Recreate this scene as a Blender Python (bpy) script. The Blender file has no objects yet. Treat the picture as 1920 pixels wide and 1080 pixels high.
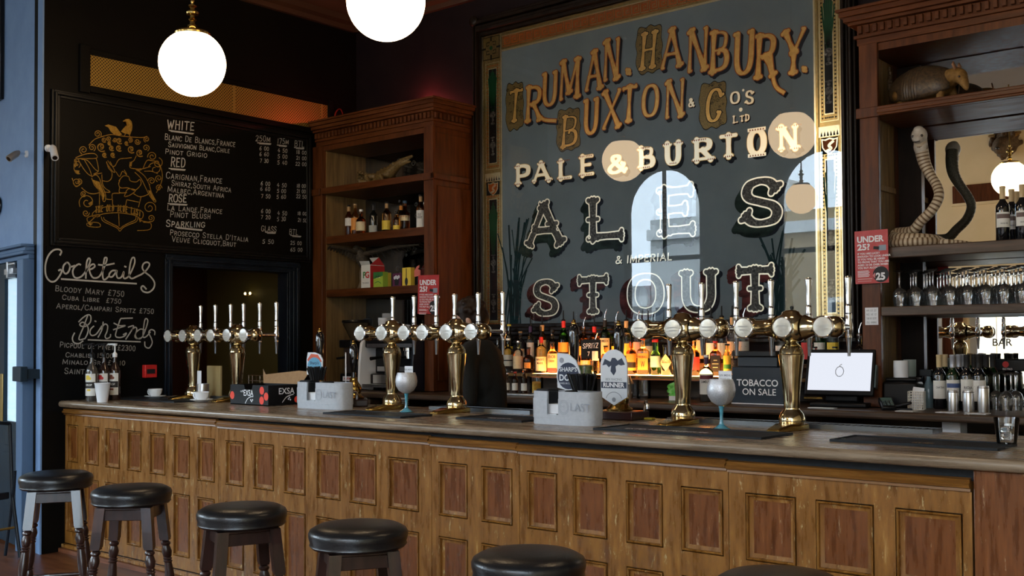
import bpy, math, random
import numpy as np
from mathutils import Vector, Matrix
random.seed(7)
S = bpy.context.scene
COL = S.collection
PI = math.pi

# ------------------------------------------------------------------ camera
# the eye stands 7.6 m from the left wall and 6.8 m from the back wall, 1.51 m up
FPX, YAW, PITCH, ROLL, PPY = 2011.3, math.radians(39.939), math.radians(1.461), math.radians(-0.320), 590.6
EYE = Vector((7.6, -6.8, 1.51))
_f = Vector((-math.sin(YAW), math.cos(YAW), 0)); _r = Vector((math.cos(YAW), math.sin(YAW), 0)); _u = Vector((0, 0, 1))
FW = _f * math.cos(PITCH) + _u * math.sin(PITCH)
UP0 = _u * math.cos(PITCH) - _f * math.sin(PITCH)
RT = _r * math.cos(ROLL) + UP0 * math.sin(ROLL)
UP = UP0 * math.cos(ROLL) - _r * math.sin(ROLL)
cam_data = bpy.data.cameras.new('camera'); cam = bpy.data.objects.new('camera', cam_data); COL.objects.link(cam)
m = Matrix((RT, UP, -FW)).transposed().to_4x4(); m.translation = EYE
cam.matrix_world = m
cam_data.sensor_width = 36; cam_data.lens = FPX / 1920 * 36
cam_data.shift_y = (PPY - 540) / 1920
cam_data.clip_start = .05; cam_data.clip_end = 200
S.camera = cam

# ------------------------------------------------------------------ light
w = bpy.data.worlds.new('sky'); S.world = w; w.use_nodes = True
bg = w.node_tree.nodes['Background']
bg.inputs[0].default_value = (.70, .86, 1.0, 1); bg.inputs[1].default_value = 18.0
S.view_settings.view_transform = 'Standard'; S.view_settings.look = 'None'
S.view_settings.exposure = 0.1; S.view_settings.gamma = 1
S.view_settings.use_curve_mapping = False
GLOBE = 11.0            # the glow of an opal lamp globe
WIN = [(-2.60, 1.58, .95, 3.85), (.42, 1.58, .95, 3.85), (5.75, 2.3, .6, 3.4), (8.6, 2.7, .6, 3.2)]   # front windows: centre x, width, sill z, spring z; last two unseen, widened for light
FRONT = -9.6; CEIL = 4.75; RIGHT = 10.2; LEFTX = -5.2
def portal(name, loc, rot, sx, sz):
    l = bpy.data.lights.new(name, 'AREA'); l.shape = 'RECTANGLE'; l.size = sx; l.size_y = sz
    o = bpy.data.objects.new(name, l); COL.objects.link(o); o.location = loc; o.rotation_euler = rot
    l.cycles.is_portal = True
    return o
for cx, wd, z0, z1 in WIN:
    portal('daylight', (cx, FRONT - .02, (z0 + z1 + wd/2)/2), (PI/2, 0, 0), wd, z1 + wd/2 - z0)
portal('daylight', (LEFTX - .02, -7.4, 3.0), (PI/2, 0, -PI/2), 3.0, 2.2)

# ------------------------------------------------------------------ helpers
def pt(px, py, axis, val):
    """where the sight line through a photo pixel meets the plane axis = val"""
    v = FW + RT*((px-960)/FPX) - UP*((py-PPY)/FPX)
    i = 'xyz'.index(axis); t = (val - EYE[i]) / v[i]
    return EYE + v*t

class MB:
    def __init__(s): s.v = []; s.f = []; s.mi = []
    def add(s, vs, fs, mi=0):
        n = len(s.v); s.v.extend([tuple(p) for p in vs]); s.f.extend([[i+n for i in f] for f in fs]); s.mi.extend([mi]*len(fs)); return s
    def box(s, x0, x1, y0, y1, z0, z1, mi=0):
        return s.add([(x0,y0,z0),(x1,y0,z0),(x1,y1,z0),(x0,y1,z0),(x0,y0,z1),(x1,y0,z1),(x1,y1,z1),(x0,y1,z1)],
              [(0,3,2,1),(4,5,6,7),(0,1,5,4),(1,2,6,5),(2,3,7,6),(3,0,4,7)], mi)
    def lathe(s, prof, c=(0,0,0), seg=24, mi=0, axis='z', sx=1, sy=1):
        vs = []; fs = []; rows = []
        for r, z in prof:
            if r < 1e-6: rows.append([len(vs)]); vs.append((0,0,z))
            else:
                rows.append(list(range(len(vs), len(vs)+seg)))
                vs += [(r*math.cos(2*PI*k/seg)*sx, r*math.sin(2*PI*k/seg)*sy, z) for k in range(seg)]
        for a, b in zip(rows, rows[1:]):
            for k in range(seg):
                k2 = (k+1) % seg
                if len(a) == 1 and len(b) == 1: continue
                if len(a) == 1: fs.append((a[0], b[k2], b[k]))
                elif len(b) == 1: fs.append((a[k], a[k2], b[0]))
                else: fs.append((a[k], a[k2], b[k2], b[k]))
        if axis == 'y': vs = [(x, -z, y) for x, y, z in vs]      # profile z runs towards -y
        if axis == 'x': vs = [(z, x, y) for x, y, z in vs]
        return s.add([(x+c[0], y+c[1], z+c[2]) for x, y, z in vs], fs, mi)
    def tube(s, pts, rad, seg=10, mi=0, cap=True, flat=1.0):
        pts = [Vector(p) for p in pts]; n = len(pts)
        if not hasattr(rad, '__len__'): rad = [rad]*n
        vs = []; fs = []; up = Vector((0,0,1)); prev = None
        for i, p in enumerate(pts):
            t = (pts[min(i+1,n-1)] - pts[max(i-1,0)]).normalized()
            if prev is None:
                a = t.cross(up)
                if a.length < .05: a = t.cross(Vector((1,0,0)))
                a.normalize()
            else:
                a = prev - t*prev.dot(t); a.normalize()
            prev = a; b = t.cross(a)
            for k in range(seg):
                th = 2*PI*k/seg; vs.append(p + (a*math.cos(th) + b*math.sin(th)*flat)*rad[i])
        for i in range(n-1):
            for k in range(seg):
                k2 = (k+1)%seg; fs.append((i*seg+k, i*seg+k2, (i+1)*seg+k2, (i+1)*seg+k))
        if cap: fs.append(tuple(range(seg))[::-1]); fs.append(tuple((n-1)*seg+k for k in range(seg)))
        return s.add(vs, fs, mi)
    def prism(s, poly, axis, a, b, mi=0):
        """poly: 2-D outline in the other two axes (in xyz order), extruded from a to b along axis"""
        n = len(poly)
        def mk(p, q, d): return (d,p,q) if axis=='x' else ((p,d,q) if axis=='y' else (p,q,d))
        vs = [mk(p,q,a) for p,q in poly] + [mk(p,q,b) for p,q in poly]
        fs = [tuple(range(n)), tuple(range(2*n-1, n-1, -1))] + [(i, i+n, (i+1)%n+n, (i+1)%n) for i in range(n)]
        return s.add(vs, fs, mi)
    def ball(s, c, rx, ry=None, rz=None, seg=20, rings=12, mi=0):
        ry = ry or rx; rz = rz or rx
        n0 = len(s.v)
        s.lathe([(math.sin(PI*i/rings), -math.cos(PI*i/rings)) for i in range(rings+1)], seg=seg, mi=mi)
        s.v[n0:] = [(x*rx+c[0], y*ry+c[1], z*rz+c[2]) for x,y,z in s.v[n0:]]
        return s
    def xf(s, M, start=0):
        s.v[start:] = [tuple(M @ Vector(p)) for p in s.v[start:]]; return s
    def mesh(s, name, mats, ang=35):
        me = bpy.data.meshes.new(name); me.from_pydata(s.v, [], s.f)
        for mm in mats: me.materials.append(mm)
        if any(s.mi): me.polygons.foreach_set('material_index', s.mi)
        import bmesh
        if not getattr(s, 'raw', False):
            bm = bmesh.new(); bm.from_mesh(me); bmesh.ops.recalc_face_normals(bm, faces=bm.faces); bm.to_mesh(me); bm.free()
        me.shade_smooth()
        me.set_sharp_from_angle(angle=math.radians(ang))
        me.update(); return me

def ob(name, mb, mats, parent=None, ang=35, bev=0, loc=None, label=None, seg=2):
    if not isinstance(mats, (list, tuple)): mats = [mats]
    o = bpy.data.objects.new(name, mb.mesh(name, mats, ang)); COL.objects.link(o)
    if parent: o.parent = parent
    if loc is not None: o.location = loc
    if bev:
        b = o.modifiers.new('edge', 'BEVEL'); b.width = bev; b.segments = seg; b.limit_method = 'ANGLE'; b.angle_limit = math.radians(40)
    if label: o['label'] = label
    return o
def tag(o, label, cat, group=None, kind=None):
    o['label'] = label; o['category'] = cat
    if group: o['group'] = group
    if kind: o['kind'] = kind
    return o
def thing(name, label, cat, loc=(0,0,0), rz=0, group=None):
    o = bpy.data.objects.new(name, None); COL.objects.link(o); o.location = loc; o.rotation_euler = (0,0,rz); o.empty_display_size = .05
    return tag(o, label, cat, group)
def struct(name, mb, mats, label=None, **k):
    o = ob(name, mb, mats, **k); o['kind'] = 'structure'; o['category'] = name.split('_')[0]; o['label'] = label or name.replace('_',' '); return o
def dup(root, loc, rz=None, label=None, group=None):
    r = root.copy(); COL.objects.link(r); r.location = loc
    if rz is not None: r.rotation_euler = (0,0,rz)
    if label: r['label'] = label
    if group: r['group'] = group
    for ch in list(root.children):
        c = ch.copy(); COL.objects.link(c); c.parent = r
        for g in list(ch.children):
            d = g.copy(); COL.objects.link(d); d.parent = c
    return r

# ------------------------------------------------------------------ materials
def mat(name, col, rough=.5, metal=0., spec=.5, emit=None, es=0., trans=0., ior=1.45, c2=None, scale=(8,8,8), c3=None, detail=4., bump=0., bscale=None, coat=0., contrast=(.35,.65), rvar=0., wear=None):
    mt = bpy.data.materials.new(name); mt.use_nodes = True
    nt = mt.node_tree; p = nt.nodes['Principled BSDF']
    p.inputs['Base Color'].default_value = (*col, 1); p.inputs['Roughness'].default_value = rough; p.inputs['Metallic'].default_value = metal
    p.inputs['Specular IOR Level'].default_value = spec; p.inputs['IOR'].default_value = ior
    p.inputs['Transmission Weight'].default_value = trans; p.inputs['Coat Weight'].default_value = coat
    if emit: p.inputs['Emission Color'].default_value = (*emit, 1); p.inputs['Emission Strength'].default_value = es
    if c2 or bump or rvar:
        tc = nt.nodes.new('ShaderNodeTexCoord'); mp = nt.nodes.new('ShaderNodeMapping'); mp.inputs['Scale'].default_value = scale
        nt.links.new(tc.outputs['Object'], mp.inputs[0])
        nz = nt.nodes.new('ShaderNodeTexNoise'); nz.inputs['Detail'].default_value = detail; nz.inputs['Scale'].default_value = 1; nz.inputs['Roughness'].default_value = .62
        nt.links.new(mp.outputs[0], nz.inputs['Vector'])
        if c2:
            cr = nt.nodes.new('ShaderNodeValToRGB'); cr.color_ramp.elements[0].position = contrast[0]; cr.color_ramp.elements[1].position = contrast[1]
            cr.color_ramp.elements[0].color = (*col,1); cr.color_ramp.elements[1].color = (*c2,1)
            if c3: e = cr.color_ramp.elements.new(min(.98, contrast[1]+.12)); e.color = (*c3,1)
            nt.links.new(nz.outputs['Fac'], cr.inputs[0]); nt.links.new(cr.outputs[0], p.inputs['Base Color'])
        if wear:        # rubbed and scratched flecks: (colour, scale, threshold)
            m3 = nt.nodes.new('ShaderNodeMapping'); m3.inputs['Scale'].default_value = wear[1]; nt.links.new(tc.outputs['Object'], m3.inputs[0])
            n3 = nt.nodes.new('ShaderNodeTexNoise'); n3.inputs['Scale'].default_value = 1; n3.inputs['Detail'].default_value = 8; n3.inputs['Roughness'].default_value = .75; nt.links.new(m3.outputs[0], n3.inputs['Vector'])
            c3_ = nt.nodes.new('ShaderNodeValToRGB'); c3_.color_ramp.elements[0].position = wear[2]; c3_.color_ramp.elements[1].position = wear[2]+.07; nt.links.new(n3.outputs['Fac'], c3_.inputs[0])
            mw = nt.nodes.new('ShaderNodeMixRGB'); mw.inputs[2].default_value = (*wear[0],1); nt.links.new(c3_.outputs[0], mw.inputs[0]); nt.links.new(cr.outputs[0], mw.inputs[1]); nt.links.new(mw.outputs[0], p.inputs['Base Color'])
        if rvar:
            mr = nt.nodes.new('ShaderNodeMapRange'); mr.inputs[1].default_value=.3; mr.inputs[2].default_value=.7; mr.inputs[3].default_value = max(0,rough-rvar); mr.inputs[4].default_value = rough+rvar
            nt.links.new(nz.outputs['Fac'], mr.inputs[0]); nt.links.new(mr.outputs[0], p.inputs['Roughness'])
        if bump:
            bp = nt.nodes.new('ShaderNodeBump'); bp.inputs['Strength'].default_value = bump; bp.inputs['Distance'].default_value = .002
            if bscale:
                m2 = nt.nodes.new('ShaderNodeMapping'); m2.inputs['Scale'].default_value = bscale; nt.links.new(tc.outputs['Object'], m2.inputs[0])
                n2 = nt.nodes.new('ShaderNodeTexNoise'); n2.inputs['Scale'].default_value = 1; n2.inputs['Detail'].default_value = 3; nt.links.new(m2.outputs[0], n2.inputs['Vector'])
                nt.links.new(n2.outputs['Fac'], bp.inputs['Height'])
            else: nt.links.new(nz.outputs['Fac'], bp.inputs['Height'])
            nt.links.new(bp.outputs[0], p.inputs['Normal'])
    return mt
def thin_glass(name, tint=(1,1,1), ior=1.5, rough=0., refl=1.0, bright_haze=0.):
    """a pane or a thin glass wall: it lets light through and mirrors by Fresnel"""
    mt = bpy.data.materials.new(name); mt.use_nodes = True; nt = mt.node_tree; nt.nodes.clear()
    o = nt.nodes.new('ShaderNodeOutputMaterial'); mx = nt.nodes.new('ShaderNodeMixShader'); t = nt.nodes.new('ShaderNodeBsdfTransparent'); g = nt.nodes.new('ShaderNodeBsdfGlossy')
    fr = nt.nodes.new('ShaderNodeFresnel'); fr.inputs[0].default_value = ior; t.inputs[0].default_value = (*tint,1); g.inputs['Roughness'].default_value = rough
    g.inputs[0].default_value = (refl,refl,refl,1)
    if bright_haze:       # white diffuse haze mixed in to brighten the glass
        d = nt.nodes.new('ShaderNodeBsdfDiffuse'); d.inputs[0].default_value = (.9,.93,.95,1); m2 = nt.nodes.new('ShaderNodeMixShader'); m2.inputs[0].default_value = bright_haze; nt.links.new(t.outputs[0], m2.inputs[1]); nt.links.new(d.outputs[0], m2.inputs[2]); t = m2
    nt.links.new(fr.outputs[0], mx.inputs[0]); nt.links.new(t.outputs[0], mx.inputs[1]); nt.links.new(g.outputs[0], mx.inputs[2]); nt.links.new(mx.outputs[0], o.inputs[0])
    return mt
def emitter(name, col, s):
    mt = bpy.data.materials.new(name); mt.use_nodes = True; nt = mt.node_tree; nt.nodes.clear()
    o = nt.nodes.new('ShaderNodeOutputMaterial'); e = nt.nodes.new('ShaderNodeEmission'); e.inputs[0].default_value = (*col,1); e.inputs[1].default_value = s
    nt.links.new(e.outputs[0], o.inputs[0]); return mt

WOODBAR = mat('worn_golden_oak', (.125,.044,.007), .32, spec=.45, c2=(.285,.120,.021), c3=(.46,.26,.08), scale=(26,26,4.5), detail=10, bump=.4, contrast=(.33,.64), rvar=.14, wear=((.50,.36,.17),(45,45,12),.59))
WOODPAN = mat('oak_panel', (.085,.023,.004), .30, spec=.5, c2=(.20,.060,.010), c3=(.36,.17,.05), scale=(42,42,4.5), detail=10, bump=.4, contrast=(.33,.66), rvar=.12, wear=((.46,.31,.17),(50,50,9),.61))
WOODTOP = mat('worn_counter_oak', (.085,.055,.032), .28, c2=(.33,.245,.165), scale=(2.2,30,30), detail=8, contrast=(.3,.7), bump=.15, rvar=.1)
WOODCAB = mat('red_mahogany', spec=.3, col=(.050,.013,.003), rough=.38, c2=(.135,.040,.010), scale=(26,26,3), detail=7, contrast=(.3,.7), rvar=.08)
WOODCABH = mat('red_mahogany_rail', spec=.3, col=(.050,.013,.003), rough=.38, c2=(.135,.040,.010), scale=(3,26,26), detail=7, contrast=(.3,.7), rvar=.08)
WOODIN = mat('cabinet_lining', (.12,.065,.022), .4, c2=(.27,.16,.055), scale=(30,30,2.2), detail=7)
WOODBACK = mat('back_bar_oak', (.030,.018,.011), .36, c2=(.115,.068,.042), scale=(3,34,34), detail=8, contrast=(.3,.7))
WOODDARK = mat('dark_frame_wood', (.006,.004,.003), .35, spec=.25, c2=(.016,.010,.007), scale=(20,20,4))
STOOLWOOD = mat('stool_wood', (.016,.007,.006), .28, c2=(.04,.016,.012), scale=(30,30,6), coat=.3)
WOODBEAD = mat('worn_oak_bead', (.09,.032,.006), .30, c2=(.26,.11,.022), c3=(.4,.22,.08), scale=(2.6,40,40), detail=9, bump=.3, contrast=(.33,.66))
PLINTH = mat('red_boards', (.11,.032,.012), .45, c2=(.22,.075,.03), scale=(2,30,30))
BLACKWALL = mat('black_paint', (.0032,.0027,.0020), .5, spec=.12, c2=(.0046,.0037,.0026), scale=(3,3,3))
DARKBLUE = mat('dark_navy_gloss', (.004,.007,.012), .3, spec=.3, c2=(.009,.014,.022), scale=(4,4,4))
BACKWALL = mat('dark_plum_paint', (.011,.007,.0085), .5, spec=.12, c2=(.016,.010,.011), scale=(3,3,3))
BLUEWALL = mat('slate_blue_paint', (.14,.235,.41), .55, c2=(.165,.27,.45), scale=(5,5,5))
BLUEDOOR = mat('petrol_blue_gloss', (.010,.021,.034), .45, spec=.15, c2=(.014,.027,.042), scale=(5,5,5))
CORNICE = mat('brown_cornice_paint', (.055,.024,.010), .5)
CEILMAT = mat('ceiling_paint', (.13,.115,.105), .6)
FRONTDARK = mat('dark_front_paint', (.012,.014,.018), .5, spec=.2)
CREAM = mat('cream_plaster', (.86,.69,.40), .6, c2=(.90,.73,.45), scale=(3,3,3))
FLOORM = mat('floor_boards', (.07,.022,.008), .35, c2=(.16,.055,.02), scale=(2,14,14), detail=6)
BRASS = mat('polished_brass', (.66,.55,.34), .11, 1., c2=(.58,.47,.28), scale=(25,25,25))
BRASSD = mat('aged_brass', (.52,.34,.10), .2, 1.)
CHROME = mat('chrome', (.80,.81,.83), .14, 1.)
STEEL = mat('brushed_steel', (.55,.54,.54), .28, 1., c2=(.7,.69,.69), scale=(200,200,2), detail=2)
DULLMET = mat('dull_nozzle_metal', (.30,.32,.35), .35, 1.)
LEATHER = mat('black_leather', (.006,.006,.007), .30, c2=(.009,.009,.010), scale=(40,40,40), bump=.35, bscale=(160,160,160), spec=.6)
BLACKP = mat('black_plastic', (.006,.006,.007), .3, spec=.3)
BLACKM = mat('black_rubber', (.009,.011,.014), .55, spec=.25, c2=(.015,.018,.022), scale=(60,60,60))
BLACKG = mat('black_gloss_handle', (.004,.004,.006), .08, coat=1.)
WHITEC = mat('white_china', (.82,.84,.86), .12, coat=.4)
PAPER = mat('white_paper', (.78,.79,.82), .7)
GREYP = mat('grey_print', (.25,.25,.27), .7)
GREYC = mat('grey_painted_metal', (.42,.44,.47), .45, c2=(.47,.49,.52), scale=(60,60,60))
CARD = mat('brown_cardboard', (.30,.17,.075), .75, c2=(.34,.20,.09), scale=(40,40,40))
TANP = mat('tan_board', (.44,.33,.15), .6)
RED = mat('signal_red', (.60,.02,.018), .4)
POSTER = mat('poster_red', (.46,.035,.035), .35, c2=(.55,.07,.07), scale=(25,25,25), contrast=(.5,.7))
BLACKPR = mat('black_print', (.012,.012,.014), .6)
WHITEPR = mat('white_print', (.82,.82,.84), .55)
CHALK = mat('chalk', (.55,.53,.48), .9, c2=(.36,.35,.32), scale=(300,300,300), detail=2)
GOLDP = mat('gold_paint', (.42,.24,.035), .4, .3, c2=(.25,.13,.015), scale=(60,60,60))
MIRROR = mat('mirror_silver', (.86,.88,.88), .0, 1.)
DIMMIRROR = mat('smoky_mirror', (.20,.20,.19), .06, 1.)
GLASST = thin_glass('clear_glass', (.97,.98,.98), 1.5)
PANE = thin_glass('window_pane', (.98,.99,1.), 1.45)
SIGNPANE = thin_glass('sign_glass', (1,1,1), 1.54)
GLASSW = thin_glass('drinking_glass', (.98,.99,.99), 1.9, bright_haze=.035)
GLOBEM = emitter('opal_globe_glow', (1., .72, .43), GLOBE)
# ------------------------------------------------------------------ lettering
# every glyph: advance width, strokes; a stroke is (kind, points): s thick straight, t thin straight, c smooth thick curve, k smooth thin curve
_B1 = [(.16,.97),(.55,.97),(.8,.9),(.84,.75),(.76,.59),(.5,.53),(.16,.53)]
G = {
'A':(.8,[('t',[(.06,0),(.47,1)]),('s',[(.47,1),(.93,0)]),('t',[(.2,.34),(.76,.34)])]),
'B':(.7,[('s',[(.16,0),(.16,1)]),('k',_B1),('c',[(.5,.53),(.82,.47),(.93,.28),(.84,.1),(.55,.03),(.16,.03)])]),
'C':(.75,[('c',[(.93,.78),(.78,.95),(.52,1),(.26,.93),(.1,.73),(.06,.5),(.1,.27),(.26,.07),(.52,0),(.78,.06),(.94,.24)])]),
'D':(.75,[('s',[(.16,0),(.16,1)]),('c',[(.16,.97),(.55,.97),(.83,.82),(.93,.5),(.83,.18),(.55,.03),(.16,.03)])]),
'E':(.65,[('s',[(.16,0),(.16,1)]),('t',[(.16,.97),(.88,.97)]),('t',[(.16,.53),(.72,.53)]),('t',[(.16,.03),(.92,.03)])]),
'F':(.62,[('s',[(.16,0),(.16,1)]),('t',[(.16,.97),(.9,.97)]),('t',[(.16,.53),(.72,.53)])]),
'G':(.8,[('c',[(.9,.8),(.75,.95),(.5,1),(.25,.93),(.1,.73),(.06,.5),(.1,.27),(.26,.07),(.52,0),(.78,.08),(.9,.2),(.9,.42)]),('t',[(.6,.42),(.95,.42)])]),
'H':(.78,[('s',[(.15,0),(.15,1)]),('s',[(.85,0),(.85,1)]),('t',[(.15,.52),(.85,.52)])]),
'I':(.3,[('s',[(.5,0),(.5,1)])]),
'J':(.55,[('c',[(.75,1),(.75,.25),(.62,.06),(.4,0),(.15,.1)])]),
'K':(.72,[('s',[(.15,0),(.15,1)]),('t',[(.88,1),(.16,.42)]),('s',[(.38,.6),(.92,0)])]),
'L':(.6,[('s',[(.17,1),(.17,0)]),('t',[(.17,.03),(.93,.03)])]),
'M':(.95,[('t',[(.08,0),(.13,1)]),('s',[(.13,1),(.5,.15)]),('t',[(.5,.15),(.87,1)]),('s',[(.87,1),(.92,0)])]),
'N':(.8,[('t',[(.12,0),(.12,1)]),('s',[(.12,1),(.88,0)]),('t',[(.88,0),(.88,1)])]),
'O':(.8,[('c',[(.5,1),(.24,.94),(.09,.75),(.05,.5),(.09,.25),(.24,.06),(.5,0),(.76,.06),(.91,.25),(.95,.5),(.91,.75),(.76,.94),(.5,1)])]),
'P':(.66,[('s',[(.17,0),(.17,1)]),('c',[(.17,.97),(.6,.97),(.88,.87),(.93,.7),(.86,.53),(.6,.44),(.17,.44)])]),
'Q':(.8,[('c',[(.5,1),(.24,.94),(.09,.75),(.05,.5),(.09,.25),(.24,.06),(.5,0),(.76,.06),(.91,.25),(.95,.5),(.91,.75),(.76,.94),(.5,1)]),('s',[(.6,.25),(.95,-.08)])]),
'R':(.72,[('s',[(.16,0),(.16,1)]),('c',[(.16,.97),(.58,.97),(.83,.88),(.88,.73),(.8,.57),(.55,.49),(.16,.49)]),('s',[(.5,.49),(.93,0)])]),
'S':(.66,[('c',[(.88,.8),(.73,.95),(.48,1),(.2,.93),(.1,.75),(.2,.6),(.5,.5),(.8,.4),(.92,.24),(.82,.06),(.5,0),(.24,.05),(.07,.2)])]),
'T':(.7,[('s',[(.5,0),(.5,1)]),('t',[(.04,.97),(.96,.97)])]),
'U':(.78,[('c',[(.14,1),(.14,.65),(.15,.3),(.26,.08),(.5,0),(.74,.08),(.85,.3),(.86,.65),(.86,1)])]),
'V':(.75,[('s',[(.06,1),(.5,0)]),('t',[(.5,0),(.94,1)])]),
'W':(1.,[('s',[(.04,1),(.28,0)]),('t',[(.28,0),(.5,.8)]),('s',[(.5,.8),(.72,0)]),('t',[(.72,0),(.96,1)])]),
'X':(.75,[('s',[(.08,1),(.92,0)]),('t',[(.08,0),(.92,1)])]),
'Y':(.75,[('s',[(.06,1),(.5,.48)]),('t',[(.94,1),(.5,.48)]),('s',[(.5,.48),(.5,0)])]),
'Z':(.7,[('t',[(.1,.97),(.92,.97)]),('s',[(.92,.97),(.08,.03)]),('t',[(.08,.03),(.92,.03)])]),
'0':(.6,[('c',[(.5,1),(.2,.85),(.1,.5),(.2,.15),(.5,0),(.8,.15),(.9,.5),(.8,.85),(.5,1)])]),
'1':(.3,[('s',[(.3,.8),(.6,1),(.55,0)])]),
'2':(.6,[('c',[(.12,.78),(.3,.97),(.6,1),(.85,.82),(.8,.58),(.4,.22),(.1,.02)]),('t',[(.1,.02),(.95,.04)])]),
'3':(.6,[('c',[(.12,.9),(.5,1),(.82,.85),(.78,.62),(.45,.53),(.85,.4),(.88,.18),(.6,0),(.1,.08)])]),
'4':(.65,[('t',[(.6,1),(.08,.35),(.95,.35)]),('s',[(.7,.6),(.65,0)])]),
'5':(.6,[('t',[(.88,.98),(.25,.98),(.18,.58)]),('c',[(.18,.58),(.6,.6),(.9,.38),(.8,.1),(.45,0),(.1,.1)])]),
'6':(.6,[('c',[(.8,1),(.4,.8),(.15,.4),(.2,.1),(.5,0),(.82,.1),(.85,.35),(.6,.5),(.2,.38)])]),
'7':(.6,[('t',[(.08,.97),(.92,.97)]),('s',[(.92,.97),(.4,0)])]),
'8':(.6,[('c',[(.5,.54),(.2,.68),(.2,.9),(.5,1),(.8,.9),(.8,.68),(.5,.54),(.15,.35),(.15,.1),(.5,0),(.85,.1),(.85,.35),(.5,.54)])]),
'9':(.6,[('c',[(.85,.7),(.6,.5),(.25,.55),(.15,.8),(.4,1),(.75,.95),(.85,.7),(.75,.3),(.5,0)])]),
'&':(.85,[('c',[(.97,0),(.6,.38),(.3,.72),(.28,.92),(.47,1),(.66,.9),(.6,.7),(.22,.42),(.08,.2),(.22,.02),(.5,0),(.78,.15),(.93,.45)])]),
'£':(.65,[('c',[(.85,.85),(.65,1),(.4,.9),(.38,.6),(.38,.25),(.15,.03)]),('t',[(.15,.03),(.9,.03)]),('t',[(.15,.5),(.7,.5)])]),
',':(.25,[('t',[(.55,.1),(.3,-.15)])]), '.':(.25,[('t',[(.4,.02),(.55,.04)])]), "'":(.2,[('t',[(.5,1),(.4,.78)])]),
'/':(.45,[('t',[(.0,-.15),(.95,1.05)])]), '?':(.55,[('c',[(.1,.8),(.3,1),(.7,.98),(.85,.75),(.5,.5),(.48,.28)]),('t',[(.48,.02),(.5,.06)])]), ' ':(.4,[]), '-':(.4,[('t',[(.1,.45),(.9,.45)])]), 'é':(.6,[]),
}
def smooth(pts, n=6):
    if len(pts) < 3: return list(pts)
    out = []; P = [np.array(p, float) for p in pts]
    closed = np.allclose(P[0], P[-1])
    for i in range(len(P)-1):
        a = P[i-1] if i > 0 else (P[-2] if closed else P[0]); b = P[i]; c = P[i+1]; d = P[i+2] if i+2 < len(P) else (P[1] if closed else P[-1])
        for k in range(n):
            t = k/n; out.append(tuple(.5*((2*b)+(-a+c)*t+(2*a-5*b+4*c-d)*t*t+(-a+3*b-3*c+d)*t**3)))
    out.append(tuple(P[-1])); return out
def ribbon(mb, pts, wdt, f, mi=0, lift=0.):
    """a drawn line of width wdt along 2-D points; f maps 2-D to 3-D"""
    P = [np.array(p, float) for p in pts]; n = len(P)
    if n < 2: return
    L = []; R = []
    for i in range(n):
        d = P[min(i+1,n-1)] - P[max(i-1,0)]; l = np.hypot(*d) or 1; nn = np.array([-d[1], d[0]])/l*wdt/2
        e = np.zeros(2)
        if i == 0: e = -d/l*wdt*.4
        if i == n-1: e = d/l*wdt*.4
        L.append(P[i]+nn+e); R.append(P[i]-nn+e)
    vs = [f(*p, lift) for p in L] + [f(*p, lift) for p in R]
    mb.add(vs, [(i, i+1, n+i+1, n+i) for i in range(n-1)], mi)
def write(mb, text, p0, p1, h, wdt, f, mi=0, caps=True, jit=.06, lift=0., fit=True, smallcap=.78):
    """stroke writing from 2-D point p0 to p1 (baseline), capital height h"""
    adv = []
    for i, ch in enumerate(text):
        g = G.get(ch.upper(), G[' ']); sc = smallcap if (caps and ch.isalpha() and ch.islower()) else 1.
        adv.append((g, sc, g[0]*sc + .16))
    tot = sum(a[2] for a in adv); p0 = np.array(p0, float); p1 = np.array(p1, float)
    u = p1 - p0; L = np.hypot(*u); u /= L; sx = L/tot if fit else h; x = 0
    up = np.array([0., 1.])
    for g, sc, a in adv:
        for kind, pts in g[1]:
            jx = random.uniform(-jit, jit)*.5; jy = random.uniform(-jit, jit)*.5
            pp = smooth(pts, 4) if kind in 'ck' else pts
            ribbon(mb, [p0 + u*(x+(q[0]*g[0]*sc+jx*.3))*sx + up*(q[1]*sc+jy)*h + u*q[1]*h*.08 for q in pp], wdt, f, mi, lift)
        x += a
_fc = {}
def font(mb, text, h, f, mi=0, bold=0., x=0., y=0., align='LEFT', fit=None, lift=0.):
    """printed sans lettering from the built-in face, as flat mesh"""
    cu = bpy.data.curves.new('lettering', 'FONT'); cu.body = text; cu.size = h*1.37; cu.offset = bold*h; cu.align_x = align; cu.resolution_u = 3; cu.fill_mode = 'FRONT'
    o = bpy.data.objects.new('lettering', cu); COL.objects.link(o)
    me = o.to_mesh(); vs = [(v.co.x, v.co.y) for v in me.vertices]; fs = [tuple(p.vertices) for p in me.polygons]
    o.to_mesh_clear(); bpy.data.objects.remove(o); bpy.data.curves.remove(cu)
    sx = 1
    if vs and fit:
        xs = [v[0] for v in vs]; sx = fit/(max(xs)-min(xs)); x0 = min(xs); vs = [((a-x0)*sx + (0 if align=='LEFT' else -fit/2), b) for a, b in vs]
    mb.add([f(a+x, b+y, lift) for a, b in vs], fs, mi)
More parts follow.
